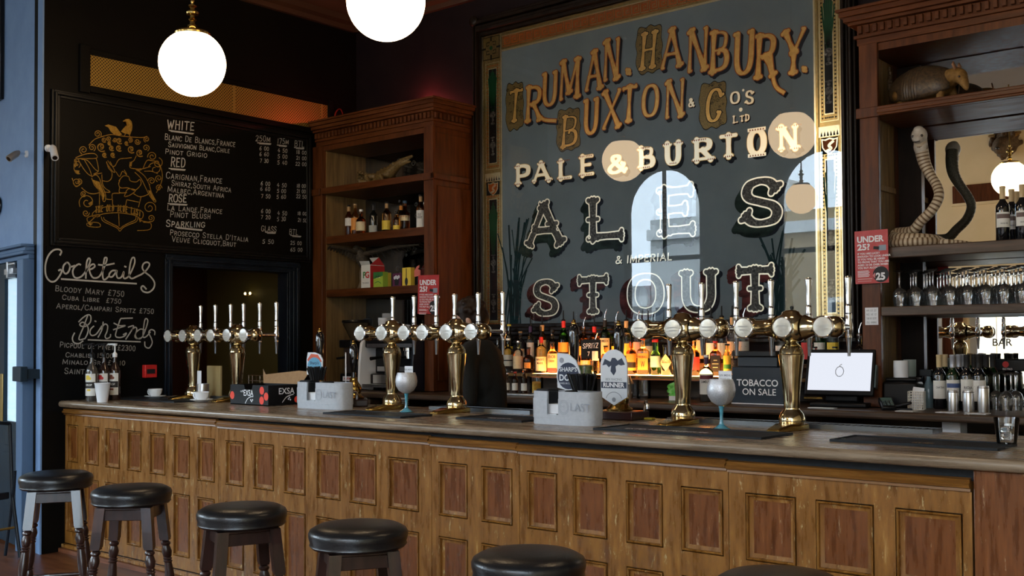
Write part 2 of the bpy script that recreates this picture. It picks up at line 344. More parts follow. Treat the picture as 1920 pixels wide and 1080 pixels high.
# distance fields for the sign writer's letters
def seg_sd(X, Y, a, b, ra, rb):
    ax, ay = a; bx, by = b; dx, dy = bx-ax, by-ay; L2 = dx*dx+dy*dy+1e-12
    t = np.clip(((X-ax)*dx+(Y-ay)*dy)/L2, 0, 1)
    return np.hypot(X-ax-dx*t, Y-ay-dy*t) - (ra+(rb-ra)*t)
def box_sd(X, Y, cx, cy, hx, hy):
    return np.maximum(np.abs(X-cx)-hx, np.abs(Y-cy)-hy)
def glyph_sd(X, Y, ch, w, h, stem, style):
    D = np.full(X.shape, 9.)
    for kind, pts in G[ch][1]:
        thick = kind in 'sc'; r0 = (stem if thick else stem*(.62 if style!='tuscan' else .8))/2
        P = [(p[0]*w, p[1]*h) for p in (smooth(pts, 5) if kind in 'ck' else pts)]
        n = len(P); closed = np.allclose(P[0], P[-1]) and n > 3
        for i in range(n-1):
            if kind in 'st':   # stems swell at both ends
                m_ = ((P[i][0]+P[i+1][0])/2, (P[i][1]+P[i+1][1])/2); fl = 1.3 if style == 'bulb' else 1.05
                D = np.minimum(D, seg_sd(X, Y, P[i], m_, r0*fl, r0*(.72 if style=='bulb' else .85))); D = np.minimum(D, seg_sd(X, Y, m_, P[i+1], r0*(.72 if style=='bulb' else .85), r0*fl))
            else:
                def rr(i):  # curves are fat at their sides, lean at top and bottom
                    d = (P[min(i+1,n-1)][0]-P[max(i-1,0)][0], P[min(i+1,n-1)][1]-P[max(i-1,0)][1]); l = math.hypot(*d) or 1
                    return r0*(.62+.5*abs(d[1])/l)
                D = np.minimum(D, seg_sd(X, Y, P[i], P[i+1], rr(i), rr(i+1)))
        if closed: continue
        for e, q in ((P[0], P[1]), (P[-1], P[-2])):
            dx, dy = e[0]-q[0], e[1]-q[1]; l = math.hypot(dx, dy) or 1; dx /= l; dy /= l; nx, ny = -dy, dx
            if style == 'bulb':
                D = np.minimum(D, np.hypot(X-e[0]-nx*r0*1.35, Y-e[1]-ny*r0*1.35)-r0*.85)
                if kind in 's': D = np.minimum(D, np.hypot(X-e[0]+nx*r0*1.35, Y-e[1]+ny*r0*1.35)-r0*.85)
            elif style == 'slab':
                if abs(dy) > .5:
                    yy = 0.035*h if e[1] < h/2 else .965*h
                    for k in (0, 1, 2):
                        D = np.minimum(D, box_sd(X, Y, e[0], yy + (1 if e[1]<h/2 else -1)*k*.03*h, r0*(1.95-.28*k), .032*h))
            elif style == 'tuscan':
                s_ = r0*1.05
                for sg in (-1, 1):
                    D = np.minimum(D, seg_sd(X, Y, (e[0]-dx*s_*.5, e[1]-dy*s_*.5), (e[0]+sg*nx*s_*1.35+dx*s_*.15, e[1]+sg*ny*s_*1.35+dy*s_*.15), s_*.75, s_*.55))
            if style == 'tuscan':   # the forked ends
                D = np.maximum(D, r0*.62-np.hypot(X-e[0]-dx*r0*1.45, Y-e[1]-dy*r0*1.45))
        if style == 'tuscan' and kind == 's':
            m_ = ((P[0][0]+P[-1][0])/2, (P[0][1]+P[-1][1])/2)
            D = np.minimum(D, seg_sd(X, Y, (m_[0]-r0*1.5, m_[1]), (m_[0]+r0*1.5, m_[1]), r0*.5, r0*.5))
    return D
def fill_sd(mb, D, xs, ys, f, mi, lift):
    """flat mesh of the region D < 0 (marching squares, runs of inner cells merged)"""
    ny, nx = D.shape
    idx = {}; vs = []; fs = []
    def V(p):
        k = (round(p[0],6), round(p[1],6))
        if k not in idx: idx[k] = len(vs); vs.append(p)
        return idx[k]
    ins = D < 0
    for j in range(ny-1):
        i = 0
        while i < nx-1:
            c = (ins[j,i], ins[j,i+1], ins[j+1,i+1], ins[j+1,i]); n = sum(c)
            if n == 4:
                i2 = i
                while i2 < nx-1 and ins[j,i2] and ins[j,i2+1] and ins[j+1,i2+1] and ins[j+1,i2]: i2 += 1
                fs.append([V((xs[i],ys[j])), V((xs[i2],ys[j])), V((xs[i2],ys[j+1])), V((xs[i],ys[j+1]))]); i = i2; continue
            if n > 0:
                P = [(xs[i],ys[j]),(xs[i+1],ys[j]),(xs[i+1],ys[j+1]),(xs[i],ys[j+1])]; d = [D[j,i],D[j,i+1],D[j+1,i+1],D[j+1,i]]; poly = []
                for k in range(4):
                    k2 = (k+1)%4
                    if c[k]: poly.append(P[k])
                    if c[k] != c[k2]:
                        t = d[k]/(d[k]-d[k2]); poly.append((P[k][0]+(P[k2][0]-P[k][0])*t, P[k][1]+(P[k2][1]-P[k][1])*t))
                if len(poly) > 2: fs.append([V(p) for p in poly])
            i += 1
    if fs: mb.add([f(p[0], p[1], lift) for p in vs], fs, mi)
# ------------------------------------------------------------------ room shell
struct('floor', MB().box(LEFTX, RIGHT, FRONT, .0, -.06, 0), FLOORM, 'dark brown boarded pub floor')
struct('ceiling', MB().box(LEFTX, RIGHT, FRONT, .1, CEIL, CEIL+.1), CEILMAT, 'dim brown ceiling high above the bar')
struct('wall_back', MB().box(-.15, RIGHT, 0, .15, 0, CEIL), BACKWALL, 'dark plum back wall behind the shelves')
struct('wall_right', MB().box(RIGHT, RIGHT+.15, FRONT, .15, 0, CEIL), CREAM, 'cream right wall outside the picture')
# left wall with the serving hatch
HY0, HY1, HZ = -1.98, -.80, 2.135
wl = MB()
wl.box(-.15, 0, -3.022, HY0, 0, CEIL); wl.box(-.15, 0, HY1, 0, 0, CEIL); wl.box(-.15, 0, HY0, HY1, HZ, CEIL); wl.box(-.15, 0, HY0, HY1, 0, .85)
struct('wall_left', wl, BLACKWALL, 'black painted wall carrying the menu boards')
# hatch surround
tr = MB()
for d, p in ((.0,.018),(.03,.035),(.06,.022)):
    tr.box(0, p, HY0-.055+d*.8, HY0-.055+d*.8+.018, .85, HZ+.055); tr.box(0, p, HY1+.10-d, HY1+.118-d, .85, HZ+.085-d*.6)
    tr.box(0, p, HY0-.05, HY1+.11, HZ+.075-d, HZ+.093-d)
tr.box(0,.015,HY0-.05,HY0,.85,HZ+.09); tr.box(0,.015,HY1,HY1+.12,.85,HZ+.09); tr.box(0,.015,HY0,HY1,HZ,HZ+.09)
tr.box(-.14,.0,HY1-.012,HY1-.0005,.86,HZ-.001)
struct('trim_1', tr, DARKBLUE, 'dark moulded surround of the serving hatch', bev=.004)
# little room seen through the hatch
xq = pt(388,600,'y',.5).x
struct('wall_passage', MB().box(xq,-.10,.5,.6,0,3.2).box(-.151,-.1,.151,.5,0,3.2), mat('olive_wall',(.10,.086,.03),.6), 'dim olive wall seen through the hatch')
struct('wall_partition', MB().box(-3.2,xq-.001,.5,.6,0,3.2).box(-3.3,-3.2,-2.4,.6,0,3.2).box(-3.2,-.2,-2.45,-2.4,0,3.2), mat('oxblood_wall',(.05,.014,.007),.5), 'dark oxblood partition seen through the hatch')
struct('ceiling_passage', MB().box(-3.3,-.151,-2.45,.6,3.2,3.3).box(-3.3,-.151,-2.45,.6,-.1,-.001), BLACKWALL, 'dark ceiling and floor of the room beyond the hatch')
# slate blue wall, splayed away from the corner
BA = math.atan2(.142,.99); BC = Vector((0,-3.036,0)); BS = Vector((-math.cos(BA), math.sin(BA), 0)); BN = Vector((-math.sin(BA), -math.cos(BA), 0))
def fb(s, d, z): return BC + BS*s + BN*d + Vector((0,0,z))
def ptb(px, py):
    v = FW + RT*((px-960)/FPX) - UP*((py-PPY)/FPX); t = (BC-EYE).dot(BN)/v.dot(BN); P = EYE+v*t
    return (P-BC).dot(BS), P.z
class MBB(MB):
    def bbox(s, s0, s1, d0, d1, z0, z1, mi=0):
        n = len(s.v); s.box(s0, s1, d0, d1, z0, z1, mi); s.v[n:] = [tuple(fb(*p)) for p in s.v[n:]]; return s
sdr = ptb(54, 500)[0]; sfr = ptb(65.5, 500)[0]; zft = ptb(54, 460)[1]; zgt = ptb(40, 521)[1]; zgb = ptb(45, 792)[1]
sgl = ptb(20, 600)[0]; sgr = ptb(53, 600)[0]; sdl = ptb(4, 600)[0]
ww = MBB()
ww.bbox(.001, .2, -.012, 0, 0, CEIL); ww.bbox(.2, sdr, -.16, 0, 0, CEIL); ww.bbox(sdr, sdr+1.1, -.16, 0, zft-.11, CEIL); ww.bbox(sdr+1.1, 5.2, -.16, 0, 0, CEIL)
struct('wall_side', ww, BLUEWALL, 'slate blue wall beside the entrance door')
fr = MBB(); zt = zft
for a, b, d in ((0,.02,.10),(.02,.05,.07),(.05,.075,.085),(.075,.11,.05)):
    fr.bbox(sfr, sfr+1.3, 0.0005, d, zt-b, zt-a)
fr.bbox(sfr, sdr+.0, 0.0005, .085, 0, zt-.11)
fr.bbox(sdr+1.1, sdr+1.16, 0.0005, .085, 0, zt-.11)
struct('trim_2', fr, mat('door_frame_blue',(.09,.15,.25),.5,spec=.15), 'moulded blue door frame with a stepped head', bev=.006)
dd = MBB()      # door leaf with a frosted light
st = sgr - sdr
dd.bbox(sdr+.002, sgr, .0, .045, .02, zt-.115); dd.bbox(sgl, sdr+1.05, .0, .045, .02, zt-.115)
dd.bbox(sgr, sgl, .0, .045, zgt, zt-.115); dd.bbox(sgr, sgl, .0, .045, .02, zgb)
zp = ptb(35, 835)[1]
dd.bbox(sgr+.02, sgl-.02, .045, .055, .25, zp); dd.bbox(sgr+.05, sgl-.05, .055, .062, .3, zp-.05)
door = struct('door_1', dd, BLUEDOOR, 'petrol blue entrance door with a tall frosted pane', bev=.004)
FROST = mat('frosted_pane', (.50,.66,.76), .5, c2=(.60,.76,.84), scale=(5,5,40), emit=(.55,.78,.95), es=.42)  # faint emission stands in for daylight behind the pane
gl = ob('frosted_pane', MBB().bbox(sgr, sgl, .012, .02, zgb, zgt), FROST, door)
hd = MBB(); hd.bbox(sgl+.012, sgl+.075, .046, .052, ptb(8,788)[1], ptb(8,700)[1]); ob('push_plate', hd, mat('worn_brass_plate',(.35,.25,.09),.4,.8), door, bev=.003)
hd = MBB(); a = ptb(17,502); hd.bbox(sdr+.10, sdr+.30, .05, .085, zt-.21, zt-.165); hd.bbox(sdr+.02, sdr+.2, .085, .10, zt-.145, zt-.13); hd.bbox(sdr+.14, sdr+.17, .046, .11, zt-.24, zt-.12)
ob('door_closer', hd, mat('closer_metal',(.5,.52,.55),.3,.8), door, bev=.004)
lk = thing('door_lock_box', 'small dark blue metal box on the blue wall beside the door', 'box', fb(0,0,0))
a = ptb(62,714); b = ptb(74,687)
o = ob('box_shell', MBB().bbox(a[0]+.02, b[0]-.03, .09, .14, a[1], b[1]), BLUEDOOR, lk, bev=.006); o.matrix_parent_inverse = lk.matrix_basis.inverted()
o = ob('mounting_bracket', MBB().bbox(a[0]+.0, b[0]-.01, .001, .09, a[1]+.02, b[1]-.02), BLUEDOOR, lk); o.matrix_parent_inverse = lk.matrix_basis.inverted()
# picture at the very edge
s0, z0 = ptb(8,186)
pf = thing('picture_frame', 'dark picture frame on the blue wall at the picture edge', 'picture')
f1 = MBB(); f1.bbox(s0, s0+.05, .001, .035, z0, z0+1.2); f1.bbox(s0+.65, s0+.7, .001, .035, z0, z0+1.2); f1.bbox(s0+.05, s0+.65, .001, .035, z0, z0+.05); f1.bbox(s0+.05, s0+.65, .001, .035, z0+1.15, z0+1.2)
ob('frame', f1, BLACKP, pf, bev=.006); ob('print', MBB().bbox(s0+.05, s0+.65, .001, .012, z0+.05, z0+1.15), mat('dark_print',(.05,.055,.06),.5), pf)
s0, z0 = ptb(2,385)
wr = MB(); wr.lathe([(0,0),(.06,0),(.075,.02),(.06,.045),(0,.05)], axis='y'); 
tag(ob('wall_speaker', wr, BLACKP, loc=fb(s0+.045,.0,z0)), 'round black wall fitting on the blue wall below the picture', 'wall fitting')
# security cameras
def seccam(base, tip, nrm, label, col):
    t = thing('security_camera', label, 'camera', base)
    base = Vector(base); tip = Vector(tip) - base; n = Vector(nrm)
    mb = MB(); mb.tube([n*.0, n*.012], [.028,.026], 16); ob('wall_plate', mb, WHITEC, t)
    e = n*.07
    ob('bracket', MB().tube([n*.01, n*.04, e], [.009,.009,.012], 10), CHROME, t)
    d = (tip-e).normalized()
    b = ob('camera_body', MB().tube([e-d*.02, e, e+d*.015, tip-d*.012, tip, tip], [.012,.021,.025,.026,.026,.021], 18), col, t)
    ob('lens', MB().tube([tip-d*.004, tip+d*.002], [.019,.017], 16), BLACKG, b)
s0, z0 = ptb(51,289); P0 = fb(s0,0,z0); q = pt(16,298,'y',P0.y-.14)
seccam(P0, q, BN, 'bronze bodied security camera fixed to the blue wall', mat('bronze_body',(.30,.26,.22),.35,.5))
P0 = pt(80.5,277,'x',0.0); P0.y = max(P0.y,-2.99); q = pt(103,296,'x',.17)
seccam(P0, q, (1,0,0), 'white security camera fixed to the black wall', mat('camera_white',(.6,.6,.62),.35))
# ceiling cornice on two walls
cp = [(0,4.44),(.04,4.44),(.05,4.48),(.10,4.50),(.11,4.55),(.18,4.60),(.20,4.65),(.30,4.68),(.31,4.75),(0,4.75)]
struct('trim_3', MB().prism([(-p,z) for p,z in cp], 'x', 0, RIGHT), CORNICE, 'brown plaster cornice above the back wall')
struct('trim_4', MB().prism([(p,z) for p,z in cp], 'y', -3.03, -.0), CORNICE, 'brown plaster cornice above the black wall')
# brass ventilation grille
def grille_mat():
    mt = mat('pierced_brass', (.42,.26,.06), .4, .5); nt = mt.node_tree; p = nt.nodes['Principled BSDF']
    tc = nt.nodes.new('ShaderNodeTexCoord'); out = []
    for sgn in (1,-1):
        mp = nt.nodes.new('ShaderNodeMapping'); mp.inputs['Rotation'].default_value = (PI/4*sgn,0,0); nt.links.new(tc.outputs['Object'], mp.inputs[0])
        wv = nt.nodes.new('ShaderNodeTexWave'); wv.bands_direction = 'Z'; wv.inputs['Scale'].default_value = 17; nt.links.new(mp.outputs[0], wv.inputs['Vector']); out.append(wv)
    mx = nt.nodes.new('ShaderNodeMath'); mx.operation = 'MULTIPLY'; nt.links.new(out[0].outputs['Fac'], mx.inputs[0]); nt.links.new(out[1].outputs['Fac'], mx.inputs[1])
    cr = nt.nodes.new('ShaderNodeValToRGB'); cr.color_ramp.elements[0].position=.2; cr.color_ramp.elements[1].position=.35
    cr.color_ramp.elements[0].color = (.44,.26,.05,1); cr.color_ramp.elements[1].color = (.05,.028,.008,1)
    nt.links.new(mx.outputs[0], cr.inputs[0]); nt.links.new(cr.outputs[0], p.inputs['Base Color']); return mt
gr = thing('ventilation_grille', 'long pierced brass ventilation grille above the menu board', 'grille', (0,-1.52,3.46))
ob('mesh_panel', MB().box(.001,.012,-1.16,1.16,0,.235), grille_mat(), gr)
gf = MB(); gf.box(.001,.03,-1.24,-1.16,-.06,.30); gf.box(.001,.03,-1.16,1.16,-.05,-.001); gf.box(.001,.02,-1.16,1.16,.236,.28); gf.box(.001,.03,1.16,1.22,-.05,.29)
ob('surround', gf, BLACKWALL, gr, bev=.004)
for y in (.135, 1.09): ob('joint_strip', MB().box(.0125,.017,y-.012,y+.012,0,.235), mat('brass_strip',(.40,.25,.06),.4,.5), gr)

# ------------------------------------------------------------------ menu board on the left wall
def fx(x):      # 2-D (y,z) on a plane of constant x
    return lambda a, b, l=0.: (x+l, a, b)
def P2(px, py, x=.022):
    q = pt(px, py, 'x', x); return (q.y, q.z)
mbd = thing('menu_board', 'black framed wine menu board with gold crest high on the black wall', 'menu board')
BY0, BY1, BZ0, BZ1 = -2.975, -.556, 2.235, 3.385
ob('board', MB().box(.001,.02,BY0+.05,BY1-.05,BZ0+.05,BZ1-.05), mat('board_black',(.0035,.003,.0022),.55,spec=.12), mbd)
fm = MB()
for i,(d,p) in enumerate(((0,.022),(.018,.04),(.04,.03))):
    e = d+.02
    fm.box(.001,p,BY0+d,BY0+e,BZ0+d,BZ1-d); fm.box(.001,p,BY1-e,BY1-d,BZ0+d,BZ1-d); fm.box(.001,p,BY0+e,BY1-e,BZ0+d,BZ0+e); fm.box(.001,p,BY0+e,BY1-e,BZ1-e,BZ1-d)
ob('moulding', fm, mat('board_frame_black',(.006,.0055,.005),.35,spec=.3), mbd, bev=.004)
F = fx(.0205)
def A3(X, Y): return P2(280+X/3.375, 180+Y/3.375)
def line3(t, x0,y0,x1,y1,h,wd=.0042,**k):
    txt = MB(); a = A3(x0,y0); b = A3(x1,y1); hh = abs(A3(x0,y0-h)[1]-a[1]); write(txt, t, a, b, hh*(.86 if t[0].isdigit() else 1), wd, F, **k); ob('chalk_line', txt, CHALK, mbd)
def rule3(x0,y0,x1,y1):
    txt = MB(); ribbon(txt, [A3(x0,y0),A3(x1,y1)], .007, F); ribbon(txt, [A3(x0+12,y0+7),A3(x1-3,y1+5)], .005, F); ob('chalk_rule', txt, CHALK, mbd)
for t in [('WHITE',112,205,290,220,55,.008),('Blanc De Blancs,France',97,275,548,322,38),('Sauvignon Blanc,Chile',120,320,512,362,32),('Pinot Grigio',100,365,370,390,32),('RED',135,445,232,452,58,.008),
 ('Carignan,France',105,520,465,555,40),('Shiraz,South Africa',140,565,522,610,34),('Malbec,Argentina',115,605,478,645,34),('ROSE',122,668,240,672,48,.008),('La Lande,France',112,722,466,745,34),('Pinot Blush',130,765,392,778,38),
 ('Sparkling',105,825,358,832,42,.0065),("Prosecco Stella D'Italia",130,878,630,922,34),('Veuve Clicquot,Brut',142,920,553,955,34),
 ('250m',672,285,770,290,42),('175m',810,300,885,305,38),('BTL',918,318,985,325,38),('GLASS',708,855,808,860,34),('BTL',885,875,945,880,34),
 ('6 00',697,342,760,347,28),('4 50',812,355,877,360,28),('18 00',930,365,997,372,26),('6 60',697,378,760,382,28),('5 00',812,393,877,397,28),('21 00',930,402,997,407,26),('7 30',700,420,757,423,28),('5 40',810,432,875,435,28),('22 00',925,440,997,444,26),
 ('6 00',705,565,768,568,28),('4 50',808,575,872,578,28),('18 00',933,578,992,582,26),('6 60',702,598,768,602,28),('5 00',808,612,868,614,28),('21 00',933,612,992,616,26),('7 50',707,645,770,648,28),('5 60',805,650,868,650,28),('22 50',930,645,997,650,26),
 ('6 00',707,740,770,742,28),('4 50',810,752,875,755,28),('18 00',938,752,998,756,24),('7 20',705,778,770,780,28),('5 30',808,792,866,790,30),('21 50',940,795,1000,800,26),('5 50',715,933,792,935,30),('25 00',893,940,967,943,26),('65 00',893,982,972,985,26)]:
    line3(*t[:6], *(t[6:] or ()))
for r_ in [(125,217,280,237),(125,458,228,466),(118,680,240,687),(165,830,335,847),(685,296,770,302),(810,310,870,316),(918,326,980,331),(735,862,800,865),(895,882,960,888)]: rule3(*r_)
# gold crest
em = MB(); FE = fx(.0208)
def A6(X, Y): return P2(120+X/4.5, 210+Y/4.5)
def eline(pts, wd=.006): ribbon(em, smooth([A6(*p) for p in pts], 4), wd, FE)
def epoly(pts):
    q = [A6(*p) for p in pts]; c = (sum(a for a,b in q)/len(q), sum(b for a,b in q)/len(q))
    em.add([FE(*c)]+[FE(*p) for p in q], [(0,i+1,(i+1)%len(q)+1) for i in range(len(q))])
epoly([(345,115),(375,105),(440,125),(470,165),(490,190),(470,196),(430,195),(395,165),(375,130)])
epoly([(495,80),(520,60),(550,58),(572,80),(578,115),(575,150),(560,190),(540,185),(515,182),(480,165),(500,140),(528,110),(525,82)])
eline([(520,180),(510,205)]); eline([(545,180),(560,210)])
def spiral(cx, cy, r, a0=0, turns=1.6, dr=1, wd=.0055):
    eline([(cx+r*(1-.8*k/14)*math.cos(a0+dr*2*PI*turns*k/14), cy+r*(1-.8*k/14)*math.sin(a0+dr*2*PI*turns*k/14)) for k in range(15)], wd)
for c in [(285,185,32,.5,1.6,-1),(165,320,36,2,1.5,1),(237,300,32,1,1.5,-1),(698,230,26,2,1.6,1),(692,302,30,1,1.4,-1),(745,375,40,3,1.5,1),(195,762,70,2.6,1.4,1),(722,808,55,.4,1.5,-1),(740,582,34,2,1.6,1),(185,852,30,0,1.4,1),(735,895,32,2,1.5,-1),(108,590,36,1,1.4,1),(800,640,28,0,1.5,-1),(770,480,60,3.4,1.2,1),(110,440,32,1,1.2,-1),(130,590,26,4,1.5,1),(620,250,26,0,1.6,1),(560,235,22,2,1.6,-1),(380,225,22,1,1.6,1),(430,235,20,3,1.6,-1),(340,235,22,1,1.6,1),(165,690,26,1,1.5,1),(790,430,46,5,1.2,1),(800,560,30,2,1.3,1)]: spiral(*c)
for cx,cy,r in [(470,240,30),(318,292,44),(404,302,26),(570,312,36),(642,342,36),(466,302,30),(385,262,18),(530,262,20),(345,360,24),(415,360,24)]: spiral(cx,cy,r,1,1.0,1,.008); spiral(cx,cy,r*.5,2,1.2,-1,.006)
for L in [[(210,280),(260,230),(330,205),(400,190),(470,200),(560,210),(660,215),(700,205)],[(100,385),(180,355),(260,352),(272,390),(110,395),(90,420),(85,480),(110,520),(135,520)],[(150,400),(200,410),(260,480),(290,500)],[(170,400),(215,480),(235,540)],[(120,400),(160,470),(200,520),(240,545)],[(272,390),(285,440),(290,500),(250,525),(320,515)],
 [(235,560),(260,620),(310,680),(330,750),(350,745),(350,690),(320,620),(300,560),(270,530),(235,545)],[(320,530),(325,600),(345,640),(390,675),(340,675)],[(360,420),(375,470),(405,510),(400,560),(370,585),(330,580)],[(370,410),(400,450),(430,455),(465,400),(530,390),(570,385)],[(360,430),(410,500),(430,500),(390,420)],
 [(440,505),(470,545),(495,500),(530,530),(510,490)],[(465,580),(500,540),(545,545),(560,580),(610,590),(640,570),(650,610),(600,660),(540,640),(480,640),(462,610),(470,580)],[(510,710),(540,650),(605,660),(560,700),(515,715)],[(590,690),(640,715),(700,700),(720,680)],
 [(610,370),(590,410),(560,430),(560,470),(620,480),(660,480),(730,460)],[(600,510),(650,560),(690,640),(720,700),(760,755),(775,750),(740,680),(715,600),(680,540),(620,490)],[(680,500),(740,500),(790,520)],[(670,470),(700,410),(740,410),(800,430),(830,520),(820,600),(780,680)],
 [(70,560),(100,630),(150,600)],[(150,640),(200,680),(250,690),(300,680)],[(300,690),(300,780)],[(650,720),(630,800)],[(360,735),(405,735),(410,690),(470,685)],[(470,640),(470,680),(530,680)],[(410,740),(410,790)],[(530,740),(630,760)],[(530,740),(520,790)],
 [(245,850),(330,805),(460,795),(590,815),(665,845),(655,900),(590,870),(460,850),(330,860),(255,890),(245,850)],[(200,890),(290,865),(300,880),(260,890),(210,930),(200,890)],[(195,940),(250,930),(300,940),(300,970),(210,965),(195,940)],[(640,900),(660,920),(730,935),(725,990),(620,1000)],[(730,935),(670,930)],
 [(315,885),(330,920),(400,955),(450,980),(472,1005),(500,975),(550,950),(610,925),(625,890)],[(335,890),(345,910),(400,940),(455,968),(472,985),(495,965),(545,938),(600,912),(608,885)],[(462,860),(466,960)]]: eline(L, .0055)
for L in [[(240,570),(300,680),(335,745),(345,700),(300,590)],[(600,480),(650,475),(655,490),(620,500)],[(710,660),(735,665),(770,745),(750,745)],[(205,770),(240,750),(245,780),(215,785)],[(90,490),(130,495),(125,525),(95,515)],[(85,415),(105,405),(110,450),(92,470)],[(555,420),(575,425),(570,460),(555,455)],[(630,895),(665,915),(640,930)],[(195,935),(245,940),(225,960)],[(250,880),(295,872),(285,890)]]: epoly(L)
a = A6(262,852); b = A6(652,882); mid = A6(460,838)
tw = 'THE OLD BLUE LAST'
for i, ch in enumerate(tw):
    t = (i+.1)/len(tw); t2 = (i+.85)/len(tw)
    def bz(t): return tuple((1-t)**2*np.array(a) + 2*t*(1-t)*(2*np.array(mid)-.5*np.array(a)-.5*np.array(b)) + t*t*np.array(b))
    if ch != ' ': write(em, ch, bz(t), bz(t2), .047, .0075, FE, jit=0)
ob('gold_crest', em, GOLDP, mbd, label='gold heraldic crest with two figures, a bird and a name scroll')

# ------------------------------------------------------------------ chalked list under the board
cb = thing('chalkboard', 'tall black chalkboard listing cocktails beside the serving hatch', 'chalkboard')
ob('panel', MB().box(.001,.008,-3.0,-2.08,1.02,2.23), mat('slate_black',(.0028,.0028,.003),.6,spec=.12), cb)
ck = MB(); FC = fx(.0083)
def C1(X, Y): return P2(60+X/5.4, 400+Y/5.4, .0083)
def C2(X, Y): return P2(120+X/5.384, 580+Y/5.384, .0083)
for L in [[(285,420),(298,385),(270,365),(215,375),(165,430),(138,510),(135,590),(150,650),(190,690),(235,685),(275,640),(300,590),(290,570),(272,578)],[(350,500),(320,530),(315,580),(340,612),(370,590),(385,540),(370,505),(350,500)],[(385,530),(400,540),(430,530)],[(490,520),(470,515),(430,545),(412,590),(425,640),(460,655),(510,630),(560,560),(590,480),(575,455),(555,490),(548,570),(545,655)],
 [(550,590),(590,530),(625,515),(635,540),(600,565),(580,570),(600,630),(630,655),(680,640),(720,570),(755,480),(755,450),(735,455),(725,510),(715,600),(720,660),(740,670),(775,640)],[(675,520),(740,525),(830,508)],[(850,580),(815,580),(785,610),(785,640),(815,640),(850,595),(860,580),(855,620),(870,655),(905,645),(930,590),(925,640),(940,660),(975,640),(1010,580),(1040,500),(1035,450),(1010,460),(990,540),(985,630),(1010,660),(1060,640),(1120,610),(1170,560),(1190,515),(1165,495),(1130,510),(1118,555),(1150,600),(1200,640),(1240,700),(1230,760),(1180,800),(1125,790),(1105,755),(1125,735),(1155,765)],[(940,538),(950,542)]]:
    ribbon(ck, smooth([C1(*p) for p in L], 5), .0125, FC)
ribbon(ck, [C1(300,665),C1(680,690),C1(1055,712)], .0125, FC)
for L in [[(150,125),(190,85),(240,55),(270,70),(265,130),(220,170),(175,170),(160,150),(190,130),(230,160),(245,200),(235,250),(215,290)],[(240,60),(200,170),(150,300),(210,295)],[(105,240),(85,290),(100,335),(150,345),(190,320)],[(300,170),(270,200),(262,240),(285,265),(330,245),(380,170)],[(312,118),(322,122)],[(395,130),(385,200),(345,280)],[(375,200),(410,150),(440,165),(435,220),(415,270),(430,295),(465,280),(470,255)],[(690,88),(600,92),(570,100),(545,170),(520,265),(560,285),(610,270),(630,240),(600,255)],[(505,140),(560,165),(620,165),(500,205)],
 [(650,180),(700,165),(690,200),(625,300)],[(680,210),(720,180),(735,205),(715,270),(735,295),(770,290)],[(820,210),(770,200),(725,240),(730,285),(770,295),(805,250),(845,130),(835,95),(815,110),(800,220),(800,280),(830,275),(870,230)],[(915,255),(915,220),(880,205),(855,235),(880,290),(890,340),(860,390),(820,375),(815,330)],[(245,308),(770,328)]]:
    ribbon(ck, smooth([C2(*p) for p in L], 5), .0095, FC)
ob('heading_lettering', ck, mat('heading_chalk',(.50,.48,.44),.9,c2=(.40,.385,.35),scale=(200,200,200)), cb, label='two large looping chalk headings')
CHALKT = mat('thin_chalk',(.30,.29,.27),.9)
for t,x0,y0,x1,y1,h in [('Bloody Mary £750',232,785,940,845,58),('Cuba Libre  £750',305,872,910,915,46),('Aperol/Campari Spritz £750',245,962,1240,1018,52)]:
    ls = MB(); a = C1(x0,y0); write(ls, t, a, C1(x1,y1), C1(x0,y0-h)[1]-a[1], .0048, FC); ob('chalk_line', ls, CHALKT, cb)
for t,x0,y0,x1,y1,h in [('Picpoul de Pinet £2300',335,632,765,655,30),('Chablis  15 00',368,688,640,694,26),('Minalo Gr  £2 10',350,728,708,734,26),('Saint Aub 23',362,782,640,786,32)]:
    q = lambda X,Y: P2(X/3, 440+Y/3, .0083); ls = MB(); a = q(x0,y0); write(ls, t, a, q(x1,y1), q(x0,y0-h)[1]-a[1], .0048, FC); ob('chalk_line', ls, CHALKT, cb)
# red call point
q = pt(277,696,'x',0)
fc = thing('fire_call_point', 'small red fire alarm call point on the black wall', 'alarm', q)
ob('housing', MB().box(.001,.05,-.052,.052,-.05,.05), RED, fc, bev=.005); ob('front_plate', MB().box(.0505,.052,-.038,.034,-.018,.018), BLACKPR, fc)
pl = thing('passage_fill_lamp', 'small shaded lamp added unseen beyond the hatch to light its room', 'lamp', (-1.7,-1.3,2.72))  # unseen lamp added to brighten the room beyond the hatch
ob('shade', MB().lathe([(.12,0),(.06,.12),(.055,.12),(.112,0)],seg=24), BRASSD, pl); ob('flex', MB().tube([(0,0,.11),(0,0,.479)],.006,6), BLACKP, pl); ob('bulb', MB().ball((0,0,.04),.04), emitter('passage_fill_glow',(1.,.66,.34),280.), pl)
# twin wall light in the passage
q = pt(474,552,'y',.5)
wl_ = thing('wall_light', 'tiny twin candle wall light in the room beyond the hatch', 'wall light', q)
ob('arm', MB().tube([(0,-.001,0),(0,-.06,-.02),(.045,-.07,-.01)], .005).tube([(0,-.06,-.02),(-.045,-.07,-.01)], .005), BRASSD, wl_)
for s_ in (-1,1): ob('bulb', MB().ball((.045*s_,-.07,.008),.013,.013,.016), emitter('candle_glow',(1,.75,.3),4.), wl_)
